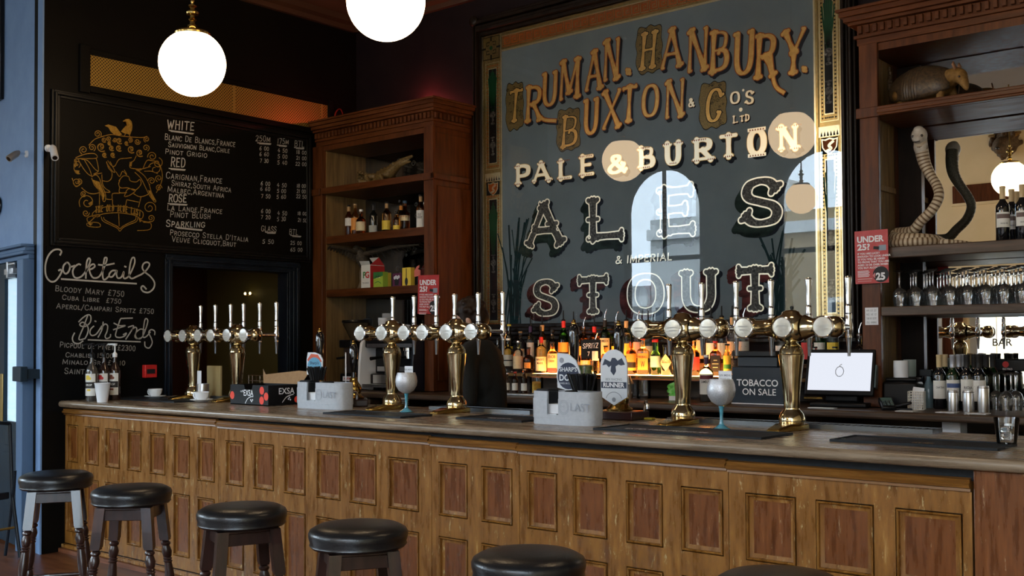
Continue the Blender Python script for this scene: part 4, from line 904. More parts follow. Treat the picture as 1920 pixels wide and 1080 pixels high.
prof = [(-1.90,BZ),(NOSE+.035,BZ)]+[(NOSE+.024-.024*math.sin(t)*1.0, 1.077+.023*math.cos(t)) for t in np.linspace(.25,PI-.1,9)]+[(NOSE+.035,1.053),(-1.90,1.053)]
ob('nosing_and_board', MB().prism(prof, 'x', .002, 7.4), WOODTOP, ct, ang=40)
# ------------------------------------------------------------------ beer fonts
FY = -2.17
def tower():
    t = thing('beer_font', '', 'beer font', (0,0,0), 0, 'brass beer fonts')
    ft = MB(); out = [(-.06,.055),(.06,.055),(.062,-.04),(.045,-.10),(.03,-.20),(-.03,-.20),(-.045,-.10),(-.062,-.04)]
    def lay(sc, z, dy=0): return [(x*sc, y*sc, z + (-.012 if (y<-.15 and z>.01) else 0)) for x,y in out]
    vs = lay(1,0)+lay(1,.022)+lay(.9,.030); n=8; ft.add(vs, [tuple(range(8))[::-1]]+[(L*n+k, L*n+(k+1)%n, (L+1)*n+(k+1)%n, (L+1)*n+k) for L in range(2) for k in range(n)]+[tuple(range(16,24))])
    ob('foot', ft, BRASSD, t, bev=.004)
    ob('column', MB().lathe([(.0,.025),(.058,.026),(.061,.04),(.060,.055),(.052,.075),(.038,.092),(.036,.098),(.037,.104),(.037,.14),(.043,.22),(.0525,.30),(.0575,.335),(.0585,.345),(.0565,.348),(.0555,.352),(.053,.368),(.044,.386),(.029,.398),(.026,.404),(.029,.410),(.029,.416),(.026,.422),(.028,.432),(.045,.440)],seg=32), BRASS, t, ang=30)
    zc = .472
    cb_ = MB()
    cb_.lathe([(0,-.072),(.045,-.062),(.062,-.035),(.068,0),(.062,.035),(.052,.052),(.040,.058),(.034,.072),(.018,.080),(0,.082)], (0,0,zc), 32, sx=1.15)
    cb_.lathe([(.058,-.07),(.050,-.085),(.040,-.11),(.037,-.13),(.037,-.185)], (0,0,zc), 24, axis='x'); cb_.lathe([(.058,.07),(.050,.085),(.040,.11),(.037,.13),(.037,.185)], (0,0,zc), 24, axis='x')
    for s_ in (-1,1): cb_.lathe([(.037,.175*s_),(.040,.18*s_),(.046,.19*s_),(.050,.207*s_),(.048,.226*s_),(.036,.244*s_),(.018,.253*s_),(0,.255*s_)], (0,0,zc), 24, axis='x')
    ob('crossbar', cb_, BRASS, t, ang=45)
    for x in (-.195,0,.195):
        m_ = MB(); m_.lathe([(.0,.02),(.030,.02),(.036,.075),(.046,.078),(.0505,.084),(.0505,.092),(.046,.096),(.0435,.094)], (x,0,zc), 28, axis='y'); md = ob('medallion', m_, CHROME, t, ang=40, label='round silver badge rim')
        ob('badge_face', MB().lathe([(.044,.0935),(.0,.0965)], (x,0,zc), 28, axis='y'), mat_badge(), md)
        bl = MB(); bl.raw = True
        for k_ in range(2): ribbon(bl, [(x-.022+.006*k_,zc+.006-.016*k_),(x+.022-.004*k_,zc+.006-.016*k_)], .006, lambda a,c,l=0.:(a,-.0975,c))
        ob('badge_print', bl, BPRINT, md)
        tp = MB(); tp.tube([(x,.03,zc),(x,.185,zc)], [.014,.014], 12); tp.lathe([(.0,-.115),(.007,-.115),(.011,-.06),(.014,-.045),(.013,-.03),(.019,-.02),(.02,.01),(.014,.03),(.016,.045),(.016,.06),(.010,.066),(0,.066)], (x,.195,zc), 16)
        tpo = ob('tap', tp, CHROME, t, ang=40)
        ob('nozzle', MB().lathe([(0,-.135),(.0065,-.135),(.0115,-.06),(.014,-.048),(0,-.046)], (x,.195,zc), 14), DULLMET, tpo)
        ob('tap_handle', MB().lathe([(0,.066),(.0145,.067),(.0145,.098),(.0125,.100),(.0105,.112),(.0125,.17),(.0165,.225),(.0165,.232),(.012,.238),(0,.239)], (x,.195,zc), 16), CHROME, tpo, ang=40)
    return t
_bf = []; BPRINT = mat('faint_badge_print',(.44,.43,.39),.4)
def mat_badge():
    if not _bf: _bf.append(mat('silvered_badge', (.60,.58,.52), .22, .25, c2=(.72,.70,.63), scale=(26,26,50), coat=.7, detail=2, contrast=(.4,.62)))
    return _bf[0]
T0 = tower(); first = True
FONTS = [((362,700),'beer font closest to the chalkboard, before the hatch'),((445,700),'beer font rising behind the open black box'),((735,700),'beer font between the grey caddy and the silver goblet'),((856,700),'beer font standing in front of the barman'),((1280,700),'beer font between the white bird clip and the tobacco notice'),((1484,700),'beer font before the till screen')]
for (px,py), lab in FONTS:
    lab = 'polished brass ' + lab
    q = pt(px, py, 'y', FY); loc = (q.x, FY, BZ)
    if first: T0.location = loc; T0['label'] = lab; first = False
    else: dup(T0, loc, label=lab)
# ------------------------------------------------------------------ hand pumps
def pump(px, py0, top, rz, label, clip, y=-2.06, base=True):
    q = pt(px, 700, 'y', y); zt_ = pt(px, top, 'y', y).z
    t = thing('hand_pump', label, 'hand pump', (q.x, y, BZ), rz, 'hand pumps')
    h = zt_-BZ
    if base:
        ob('plinth', MB().box(-.13,.13,-.09,.09,0.0005,.045), mat('dark_red_plinth',(.03,.008,.007),.3), t, bev=.006)
    ob('base', MB().lathe([(0,.045),(.07,.046),(.072,.055),(.055,.066),(.046,.08),(.050,.095),(.052,.115),(.046,.135),(.034,.15),(.026,.165),(.022,.18),(.024,.185),(0,.19)],seg=28), BRASSD, t, ang=40)
    ob('handle', MB().lathe([(0,.185),(.016,.186),(.016,.205),(.014,.22),(.018,.24),(.026,h-.16),(.031,h-.10),(.027,h-.05),(.016,h-.028),(0,h-.026)],seg=24), BLACKG, t, ang=60)
    ob('finial', MB().lathe([(.014,h-.03),(.014,h-.022),(.009,h-.018),(.011,h-.01),(.006,h-.004),(0,h)],seg=16), BRASSD, t)
    ob('spout', MB().tube(smooth([(.14,.02,.046),(.145,.02,.085),(.16,.0,.10),(.175,-.01,.085),(.178,-.01,.06)],5), .008, 10), CHROME, t)
    c = clip(h) if clip else None
    if c: c.parent = t
    return t
def clip_mesh(name, poly, mats, extra, yy=-.055, label=None):
    n = MB(); n.prism(poly, 'y', yy, yy+.008); extra(n, lambda a,b,l=0.: (a, yy-.0006-l, b)); n.raw=False
    return ob(name, n, mats, None, label=label)
def disc(n, f, cx, cz, r, mi, l, k=24, rz_=None): n.add([f(cx+r*math.cos(t), cz+(rz_ or r)*math.sin(t), l) for t in np.linspace(0,2*PI,k+1)[:-1]], [tuple(range(k))], mi)
WCL = mat('clip_silver', (.62,.64,.67), .35, .2); NAVY = mat('clip_navy', (.008,.014,.045), .4); SKY = mat('clip_sky_blue', (.10,.33,.50), .4); ORG = mat('clip_orange', (.62,.10,.04), .4)
def clip1(h):
    def ex(n, f):
        disc(n, f, 0,.26,.068,0,.0); disc(n,f,0,.255,.062,2,.001)
        n.add([f(-.064,.30,.0005),f(-.03,.34,.0005),f(.03,.335,.0005),f(.066,.29,.0005),f(.05,.28,.0005),f(0,.315,.0005),f(-.05,.285,.0005)],[tuple(range(7))],3)
        font(n,"Sharp's",.020,f,1,.02,0,.27,'CENTER',lift=.002); font(n,'ATLANTIC',.024,f,1,.03,0,.232,'CENTER',fit=.105,lift=.002)
    return clip_mesh('pump_clip', [(-.068,.2),(.068,.2),(.072,.30),(.05,.335),(0,.35),(-.06,.35),(-.07,.30)], [WCL,NAVY,SKY,ORG], ex, label='round blue and orange pump clip')
def clip3(h):
    def ex(n, f):
        disc(n,f,0,.225,.080,0,.0); disc(n,f,0,.225,.073,1,.001); disc(n,f,-.045,.31,.015,2,.001)
        font(n,"SHARP'S",.024,f,0,.03,0,.25,'CENTER',lift=.002); font(n,'DOC',.034,f,0,.04,-.062,.20,'LEFT',lift=.002); font(n,'BREWED IN CORNWALL',.010,f,0,0,0,.18,'CENTER',lift=.002)
    return clip_mesh('pump_clip', [(-.076,.16),(0,.145),(.076,.19),(.08,.25),(.05,.31),(0,.345),(-.076,.35)], [WCL,NAVY,mat('grey_crest',(.3,.32,.36),.5)], ex, label='silver pump clip with a navy roundel')
def clip4(h):
    def ex(n, f):
        k = n.add([f(a,b,.0) for a,b in [(-.02,.305),(-.055,.32),(-.07,.285),(-.045,.29),(-.03,.275),(-.015,.285),(-.02,.255),(0,.232),(.015,.255),(.012,.28),(.03,.29),(.045,.285),(.07,.29),(.05,.325),(.025,.31),(.01,.325),(-.01,.325)]],[tuple(range(17))],1)
        n.add([f(-.078,.165,.0),f(.078,.165,.0),f(.078,.198,.0),f(-.078,.198,.0)],[(0,1,2,3)],1)
        font(n,'RUNNER',.024,f,2,.04,0,.171,'CENTER',fit=.13,lift=.001); font(n,'BEX RACING',.013,f,3,.02,0,.206,'CENTER',fit=.10,lift=.0)
        ribbon(n, [(.05*math.cos(t),.10+.045*math.sin(t)) for t in np.linspace(.3,PI-.3,10)], .004, f, 3, .0); disc(n,f,0,.105,.012,3,.0)
    return clip_mesh('pump_clip', [(-.08,.12),(0,.075),(.08,.12),(.082,.28)]+[(.082*math.cos(t),.285+.085*math.sin(t)) for t in np.linspace(.1,PI-.1,10)]+[(-.082,.28)], [WCL,mat('clip_dark_blue',(.02,.03,.06),.4),WHITEPR,mat('clip_grey',(.28,.29,.32),.5)], ex, label='white pump clip with a dark bird')
def clip2(h):
    return clip_mesh('pump_clip', [(-.075,.10)]+[(.078*math.cos(t),.22+.13*math.sin(t)) for t in np.linspace(-.6,PI+.4,14)], [mat('clip_white',(.7,.71,.73),.4)], lambda n,f: ribbon(n,[(-.05,.2),(.05,.2)],.03,f,0,0), label='plain white pump clip turned edge on')
pump(600,0,614,.15,'black hand pump with round blue and orange clip behind the caddy by the black box',clip1)
pump(663,0,637,-.72,'black hand pump with its white clip turned sideways',clip2)
pump(1077,0,598,.0,'black hand pump with a navy roundel clip behind the caddy with the white napkins',clip3)
pump(1161,0,600,.05,'black hand pump with a white bird clip in front of bottles',clip4)
# ------------------------------------------------------------------ bottles and glasses
def tglass(name, col, rough=.0, tr=1.): return mat(name, col, rough, 0, .5, trans=tr, ior=1.4)
GL_AMB = tglass('amber_spirit', (.92,.42,.10)); GL_CLR = tglass('clear_bottle', (.93,.95,.94)); GL_GRN = tglass('green_bottle', (.05,.42,.08)); GL_LIME = tglass('lime_bottle', (.20,.75,.18))
GL_DRK = mat('dark_bottle', (.006,.008,.008), .06, coat=1.); GL_BRN = tglass('brown_spirit', (.42,.12,.03)); GL_GOLD = tglass('golden_spirit', (.95,.68,.25)); GL_BLU = mat('deep_blue_bottle', (.006,.012,.03), .06, coat=1.)
GL_WINE = mat('black_wine_glass', (.004,.006,.010), .05, coat=1., spec=.6); GL_WGRN = mat('green_wine_glass', (.006,.022,.008), .05, coat=1.)
LB_W = mat('white_label', (.74,.73,.68), .6); LB_CR = mat('cream_label', (.72,.60,.36), .6); LB_OR = mat('orange_label', (.78,.30,.05), .55); LB_GR = mat('grey_label', (.42,.44,.40), .6); LB_BK = mat('black_label', (.015,.013,.012), .5)
LB_RD = mat('red_label', (.55,.03,.03), .5); LB_YL = mat('yellow_label', (.75,.55,.06), .55); LB_AQ = mat('pale_green_label', (.52,.66,.58), .55); LB_PU = mat('purple_capsule', (.05,.02,.07), .4); LB_TN = mat('tan_label', (.60,.42,.20), .6)
CAP_BK = BLACKP; CAP_ST = CHROME; CAP_W = mat('white_cap',(.75,.75,.73),.5); CAP_CK = mat('cork',(.42,.26,.12),.8); CAP_GD = mat('gold_foil',(.55,.36,.08),.35,.6); CAP_SV = mat('silver_foil',(.55,.56,.62),.35,.6); CAP_BE = mat('beige_foil',(.62,.46,.25),.45)
BK = {}
def cyl_f(r):  return lambda a, b, l=0.: ((r+l)*math.sin(a/r), -(r+l)*math.cos(a/r), b)
def bottle(label, x, y, z, h=.30, r=.038, glass=GL_AMB, cap=CAP_BK, lab=None, text=None, foil=None, pour=None, shape='std', rz=.45, group=None, name='bottle', nr=None, lab2=None, sq=False):
    t = thing(name, label, 'bottle', (x, y, z), rz, group)
    nr = nr or .0145
    if shape == 'wine': prof = [(0,.006),(r*.8,0),(r,.01),(r,h*.60),(r*.93,h*.655),(r*.6,h*.71),(nr*1.1,h*.75),(nr,h*.78),(nr,h*.97)]
    elif shape == 'squat': prof = [(0,.006),(r*.9,0),(r,.012),(r*1.02,h*.5),(r*.95,h*.58),(r*.55,h*.66),(nr,h*.70),(nr,h*.92)]
    elif shape == 'long': prof = [(0,.006),(r*.9,0),(r,.012),(r,h*.5),(r*.85,h*.58),(nr*1.5,h*.72),(nr,h*.8),(nr,h*.95)]
    else: prof = [(0,.006),(r*.9,0),(r,.012),(r,h*.60),(r*.93,h*.66),(nr*1.35,h*.73),(nr,h*.77),(nr,h*.95)]
    zt_ = prof[-1][1]; prof = prof+[(0,zt_+.001)]
    if sq:
        mb = MB(); mb.lathe(prof, seg=4); 
        k = math.sqrt(2)*.92; mb.xf(Matrix.Rotation(PI/4,4,'Z') @ Matrix.Diagonal((k,k,1,1)))
        ob('glass_body', mb, glass, t, bev=.008, seg=3)
    else: ob('glass_body', MB().lathe(prof, seg=24), glass, t, ang=50)
    if foil: ob('capsule', MB().lathe([(nr*1.06,h*.80),(nr*1.08,h*.88),(nr*1.12,zt_),(nr*1.1,zt_+.003),(0,zt_+.004)] if shape!='wine' else [(nr*1.05,h*.76),(nr*1.07,h*.80),(nr*1.07,h*.955),(nr*1.14,h*.96),(nr*1.14,h*.995),(nr*.9,h),(0,h)], seg=18), foil, t, ang=40)
    if cap and not (foil and shape=='wine') and not pour: ob('cap', MB().lathe([(0,zt_-.002),(nr*1.15,zt_-.001),(nr*1.18,h-.002),(nr*1.1,h),(0,h)], seg=18), cap, t, ang=40)
    if pour:
        mm = CHROME if pour == 's' else BLACKP; b = MB(); b.lathe([(0,zt_-.001),(nr*1.1,zt_),(nr*1.15,zt_+.012),(nr*.7,zt_+.018),(0,zt_+.019)], seg=14)
        b.tube([(0,0,zt_+.015),(0,0,zt_+.04),(.008 if pour=='s' else .0,0,zt_+.065),(.016 if pour=='s' else .001,-.004,zt_+.085)], [.006,.0055,.005,.004], 8)
        ob('pourer', b, mm, t, ang=50)
    if lab:
        z0, z1, lm = lab[:3]; sp = lab[3] if len(lab) > 3 else 1.25
        b = MB(); f = cyl_f(r+.0009) if not sq else (lambda a,bb,l=0.: (a, -r*.92-.0012-l, bb))
        n = 10; W_ = sp*r if not sq else r*.78
        if len(lab) > 4 and lab[4] == 'diamond': 
            b.add([f(0,z0),f(W_,(z0+z1)/2),f(0,z1),f(-W_,(z0+z1)/2)] , [(0,1,2,3)])
            b = MB(); pts = [(W_*s_*k/4, zz) for s_, zz in ()]
            for k in range(8):
                a0 = -W_+2*W_*k/8; a1 = -W_+2*W_*(k+1)/8; h0 = (1-abs(a0)/W_)*(z1-z0)/2; h1 = (1-abs(a1)/W_)*(z1-z0)/2; c_ = (z0+z1)/2
                b.add([f(a0,c_-h0),f(a1,c_-h1),f(a1,c_+h1),f(a0,c_+h0)],[(0,1,2,3)])
        else:
            for k in range(n):
                a0 = -W_+2*W_*k/n; a1 = -W_+2*W_*(k+1)/n; b.add([f(a0,z0),f(a1,z0),f(a1,z1),f(a0,z1)],[(0,1,2,3)])
        if lab2:
            for k in range(n):
                a0 = -W_*.9+1.8*W_*k/n; a1 = -W_*.9+1.8*W_*(k+1)/n; b.add([f(a0,lab2[0],.0004),f(a1,lab2[0],.0004),f(a1,lab2[1],.0004),f(a0,lab2[1],.0004)],[(0,1,2,3)],2)
        if text:
            for tx, zz, hh, ww in text: font(b, tx, hh, f, 1, .02, 0, zz, 'CENTER', fit=ww, lift=.0007)
        else:
            for k in range(3):
                zz = z0+(z1-z0)*(.25+.22*k); ww = W_*(.35+.15*((k*7+int(x*100))%3)); b.add([f(-ww,zz,.0006),f(ww,zz,.0006),f(ww,zz+.004,.0006),f(-ww,zz+.004,.0006)],[(0,1,2,3)],1)
        b.raw = True
        ob('label', b, [lm, BLACKPR if lm is not LB_BK else LB_CR, lab2[2] if lab2 else lm], t, ang=60)
    return t
def bx(px, y, py=690): return pt(px, py, 'y', y).x
# --- bottles on the lit shelf
GF, GB = 'front row of bottles on the lit shelf', 'back row of bottles on the lit shelf'
def fb_(px, label, **k): 
    y = k.pop('y', -.265); bottle(label, bx(px, y), y, LSZ, group=GF, **k)
def bb_(px, label, **k):
    y = k.pop('y', -.149); bottle(label, bx(px, y), y, LSZ+.0855, group=GB, **k)
fb_(934,'dark bottle with a small pale cross label beside the barman',h=.27,r=.034,glass=GL_DRK,lab=(.09,.12,LB_W),cap=CAP_BK)
fb_(953,'clear bottle with a plain grey label beside the cross-labelled one',h=.27,r=.042,glass=GL_CLR,lab=(.05,.14,LB_GR),cap=CAP_W,lab2=(.09,.10,LB_BK))
fb_(972,'clear bottle with cream label and open jug neck',h=.25,r=.040,glass=GL_CLR,lab=(.03,.13,LB_CR),cap=CAP_ST)
fb_(991,'squat dark purple bottle glowing orange at its shoulder',h=.20,r=.046,glass=GL_BRN,shape='squat',lab=(.035,.08,LB_OR,.6),cap=CAP_BK)
fb_(1015,'clear spirit bottle with a large square cream label',h=.29,r=.045,glass=GL_GOLD,lab=(.015,.125,LB_CR),text=[("MAKER'S",.095,.018,.06),('MARK',.066,.02,.05)],foil=LB_RD,pour='b',y=-.25)
fb_(1036,'amber bottle with a tan label and red foot band',h=.24,r=.040,glass=GL_AMB,lab=(.03,.15,LB_TN),text=[('KNOB',.115,.024,.06),('CREEK',.085,.016,.05)],lab2=(.008,.04,LB_RD),cap=LB_BK)
fb_(1117,'slim clear bottle with a steel pourer beside the chalk card',h=.23,r=.026,glass=GL_CLR,lab=(.10,.17,LB_W),pour='s',y=-.33,lab2=(.02,.05,LB_BK))
fb_(1098,'amber bottle half hidden behind the green salad jar',h=.22,r=.038,glass=GL_AMB,lab=(.03,.10,LB_OR))
fb_(1136,'amber bottle peeping out between the two pump clips',h=.21,r=.036,glass=GL_AMB,lab=(.02,.09,LB_CR))
fb_(1184,'dark round bottle with an orange and silver label',h=.25,r=.038,glass=GL_BRN,lab=(.03,.15,LB_OR),lab2=(.05,.09,LB_BK),cap=CAP_BK)
fb_(1206,'golden flask bottle with a large orange fire label',h=.265,r=.047,glass=GL_GOLD,lab=(.035,.155,LB_OR),text=[('FIREBALL',.12,.017,.07),('W',.055,.045,.03)],cap=LB_RD,sq=True,rz=.5)
fb_(1229,'bright green bottle with a pale green label',h=.255,r=.036,glass=GL_LIME,lab=(.055,.135,LB_AQ),cap=LB_RD,shape='squat',nr=.02)
fb_(1249,'squat black bottle with a cream diamond label',h=.215,r=.040,glass=GL_DRK,lab=(.03,.15,LB_CR,1.2,'diamond'),text=[("HENDRICK'S",.085,.012,.06)],cap=CAP_BK,shape='squat',nr=.02)
fb_(1342,'dark square bottle with an orange surround behind the goblet',h=.24,r=.042,glass=GL_BRN,lab=(.03,.14,LB_BK),sq=True,cap=LB_RD)
fb_(1364,'slim bottle with a yellow and green label',h=.22,r=.028,glass=GL_GOLD,lab=(.02,.14,LB_YL),lab2=(.05,.08,mat('leaf_print',(.05,.25,.05),.6)))
fb_(1380,'clear bottle with a dark band next to the yellow-labelled one',h=.235,r=.034,glass=GL_CLR,lab=(.06,.11,LB_BK),cap=CAP_ST)
fb_(1302,'amber bottle with a dark red side label behind the brass column',h=.25,r=.038,glass=GL_AMB,lab=(.04,.13,LB_RD),cap=CAP_GD)
fb_(1528,'clear bottle with a white label and red dot above the till',h=.20,r=.040,glass=GL_CLR,lab=(.04,.13,LB_W),lab2=(.09,.11,LB_RD))
fb_(1566,'yellow liqueur bottle above the till screen',h=.20,r=.040,glass=mat('yellow_liqueur',(.55,.46,.03),.1),lab=(.05,.10,LB_YL))
fb_(1584,'small bottle with a printed white label at the shelf end',h=.18,r=.026,glass=GL_CLR,lab=(.03,.12,LB_W))
fb_(1612,'clear bottle with blue label and steel pourer by the mirrored cabinet',h=.28,r=.036,glass=GL_CLR,lab=(.03,.15,LB_GR),pour='s',cap=None)
bb_(955,'dark bottle with a yellow collar in the unlit back row',h=.30,r=.034,glass=GL_DRK,cap=LB_YL,lab=(.05,.12,LB_YL))
bb_(976,'clear bottle with a cork stopper in the back row',h=.24,r=.036,glass=GL_CLR,cap=CAP_CK,lab=(.03,.10,LB_CR))
bb_(995,'slim bottle with a purple capsule and black pourer',h=.29,r=.030,glass=GL_CLR,foil=LB_PU,pour='b',lab=(.04,.15,LB_W))
bb_(1017,'tall bottle with a tan capsule and black pourer',h=.30,r=.034,glass=GL_GOLD,foil=LB_TN,pour='b',lab=(.03,.17,LB_CR))
bb_(1036,'round clear decanter bottle with black label',h=.25,r=.044,glass=GL_CLR,shape='squat',lab=(.04,.10,LB_BK),cap=LB_BK)
bb_(1057,'tall green bottle with an orange shield label',h=.33,r=.042,glass=GL_GRN,foil=LB_RD,pour='b',lab=(.02,.15,LB_OR),shape='long',lab2=(.05,.075,LB_BK))
bb_(1076,'amber bottle with an orange neck behind a pump handle',h=.32,r=.036,glass=GL_AMB,foil=LB_OR,pour='b',lab=(.03,.14,LB_CR))
bb_(1095,'amber bottle with steel pourer above the chalk card',h=.27,r=.036,glass=GL_AMB,pour='s',lab=(.05,.12,LB_OR))
bb_(1115,'amber bottle with a bright red sealed neck',h=.28,r=.040,glass=GL_AMB,foil=LB_RD,pour='b',lab=(.03,.12,LB_CR))
bb_(1135,'tall green whiskey bottle with a cream label',h=.33,r=.039,glass=GL_GRN,pour='s',lab=(.03,.18,LB_CR),text=[('JAMESON',.15,.02,.06)],foil=LB_BK)
bb_(1156,'green bottle with a gold label next to the whiskey',h=.31,r=.036,glass=GL_GRN,pour='s',lab=(.03,.12,LB_YL),foil=LB_BK)
bb_(1175,'clear bottle with corked neck and yellow collar',h=.32,r=.036,glass=GL_CLR,pour='b',lab=(.05,.14,LB_YL),foil=LB_TN)
bb_(1196,'pale pink bottle with gilt neck behind a silver badge',h=.31,r=.038,glass=GL_CLR,foil=CAP_GD,pour='s',lab=(.03,.15,mat('blush_label',(.7,.45,.36),.6)))
bb_(1216,'clear bottle with a white collar behind a silver badge',h=.31,r=.037,glass=GL_CLR,foil=LB_W,pour='b',lab=(.03,.12,LB_GR))
bb_(1311,'amber bottle with a red neck seal between tap handles',h=.33,r=.038,glass=GL_AMB,foil=LB_RD,pour='b',lab=(.03,.16,LB_CR))
bb_(1334,'clear bottle with white neck band between tap handles',h=.325,r=.037,glass=GL_CLR,foil=LB_W,pour='b',lab=(.03,.14,LB_W))
bb_(1354,'clear bottle with a gold collar between tap handles',h=.33,r=.037,glass=GL_CLR,foil=CAP_GD,pour='b',lab=(.03,.14,LB_AQ))
bb_(1374,'clear bottle with a tan collar behind a silver badge',h=.33,r=.037,glass=GL_CLR,foil=LB_TN,pour='b',lab=(.03,.15,LB_CR))
bb_(1395,'clear bottle with black cap and steel pourer',h=.31,r=.036,glass=GL_CLR,foil=LB_BK,pour='s',lab=(.03,.15,LB_GR))
bb_(1465,'clear bottle with a tall white stopper',h=.31,r=.038,glass=GL_CLR,cap=CAP_W,lab=(.03,.12,LB_W),nr=.017)
bb_(1487,'clear bottle with a long black pourer by the gilt border',h=.31,r=.036,glass=GL_CLR,pour='b',lab=(.03,.14,LB_GR))
bb_(1513,'bottle with a red neck label before the gilt border',h=.31,r=.036,glass=GL_CLR,foil=LB_RD,cap=CAP_BK,lab=(.03,.14,LB_RD))
bb_(1537,'green bottle with a black screw cap',h=.31,r=.036,glass=GL_GRN,cap=CAP_BK,foil=LB_BK,lab=(.03,.14,LB_W))
bb_(1562,'clear bottle with a broad black cap before the dotted gilt border',h=.31,r=.038,glass=GL_CLR,cap=CAP_BK,nr=.018,lab=(.03,.14,LB_YL))
# sambuca on the back counter and small bottles at the low left shelf
bottle('large clear bottle with maroon band standing on the back counter', bx(1325,-.52,740), -.52, BCZ, h=.31, r=.046, glass=GL_CLR, lab=(.05,.185,LB_W), text=[('SAMBUCA',.125,.018,.07)], lab2=(.15,.175,mat('maroon_band',(.15,.02,.03),.5)), foil=LB_PU, cap=CAP_W)
lsx = MB(); lsx.box(bx(905,-.6,735), bx(1010,-.6,735), -.62, -.45, BCZ+.001, BCZ+.016)
tag(ob('steel_tray', lsx, STEEL, bev=.004), 'thin steel tray under the small mixer bottles', 'tray')
for px, lab, gl_, cp_, lb_, h_ in [(938,'small clear mixer bottle half hidden by the barman',GL_CLR,CAP_SV,LB_W,.15),(951,'small clear mixer bottle with a white label',GL_CLR,CAP_SV,LB_W,.15),(966,'small sauce bottle with a red cap',GL_BRN,LB_RD,LB_W,.16),(983,'small brown bitters bottle with a white label',GL_BRN,CAP_CK,LB_W,.18)]:
    bottle(lab, bx(px,-.535,735), -.535, BCZ+.0165, h=h_, r=.024, glass=gl_, cap=cp_, lab=(.02,.075,lb_), nr=.010)
def jar(label, px, py, y, z, h, r, fill=None, fh=.7, mg=GLASST, name='glass_jar', cat='jar'):
    t = thing(name, label, cat, (bx(px,y,py), y, z))
    ob('glass_wall', MB().lathe([(0,.004),(r*.92,.004),(r,.012),(r,h),(r*.96,h),(r*.94,.02),(0,.014)], seg=28), mg, t)
    if fill: ob('contents', MB().lathe([(0,.016),(r*.9,.02),(r*.91,h*fh),(r*.5,h*fh+.01),(0,h*fh+.004)], seg=24), fill, t)
    return t
ORANGE = mat('orange_slices',(.75,.32,.02),.4,c2=(.85,.55,.05),scale=(60,60,60)); MINT = mat('mint_leaves',(.03,.10,.01),.5,c2=(.14,.25,.03),scale=(60,60,90))
jar('jar of orange slices under the lit shelf', 1006, 735, -.50, BCZ, .135, .052, ORANGE)
jar('tall jar of green mint leaves under the chalk card', 1098, 735, -.55, BCZ, .265, .085, MINT, .85)
jar('empty glass jar under the lit shelf', 1207, 740, -.45, BCZ, .13, .050)
jar('empty measuring glass beside the steel shaker', 1190, 740, -.42, BCZ, .10, .03)
s_ = thing('cocktail_shaker', 'steel cocktail shaker with a cone top under the lit shelf', 'shaker', (bx(1178,-.5,740),-.5,BCZ))
ob('cup', MB().lathe([(0,0),(.033,.001),(.042,.10),(.0425,.104),(0,.105)],seg=28), STEEL, s_); ob('cone_lid', MB().lathe([(.0425,.1052),(.04,.112),(.022,.14),(.018,.16),(0,.162)],seg=28), STEEL, s_)
# chalk card in the bottles
cd = thing('chalk_price_card', 'small black chalk card naming a spritz, propped among the bottles', 'card', (bx(1113,-.345,660),-.345,LSZ), .25)
ob('card', MB().box(-.10,.055,0,.006,.115,.255).box(-.01,.0,.001,.005,.0,.115), BLACKP, cd)
k_ = MB(); f = lambda a,b,l=0.: (a,-.001,b); write(k_, 'SPRITZ', (-.085,.19),(.04,.195),.035,.004,f); write(k_, '7 50', (-.05,.135),(.03,.14),.03,.004,f); ob('chalk_writing', k_, WHITEPR, cd)
# green packet and tip card
gp = thing('mint_packet', 'crumpled bright green herb packet hanging under the lit shelf', 'packet', (bx(1263,-.5,725),-.5,BCZ))
mb = MB(); n=7
vs = [((i/(n-1)-.5)*.09+.01*math.sin(j*2.),-.004+.008*math.sin(i*1.9+j*1.3),.03+j/(n-1)*.11*(.65+.35*i/(n-1))) for j in range(n) for i in range(n)]
mb.add(vs+[(x,y+.012,z) for x,y,z in vs],[(j*n+i,j*n+i+1,(j+1)*n+i+1,(j+1)*n+i) for j in range(n-1) for i in range(n-1)]+[(49+j*n+i,49+(j+1)*n+i,49+(j+1)*n+i+1,49+j*n+i+1) for j in range(n-1) for i in range(n-1)])
ob('packet_skin', mb, mat('green_packet',(.08,.45,.04),.35,c2=(.3,.7,.2),scale=(30,30,30)), gp); ob('bulldog_clip', MB().box(-.03,.03,-.012,.012,.0,.03), WHITEC, gp)
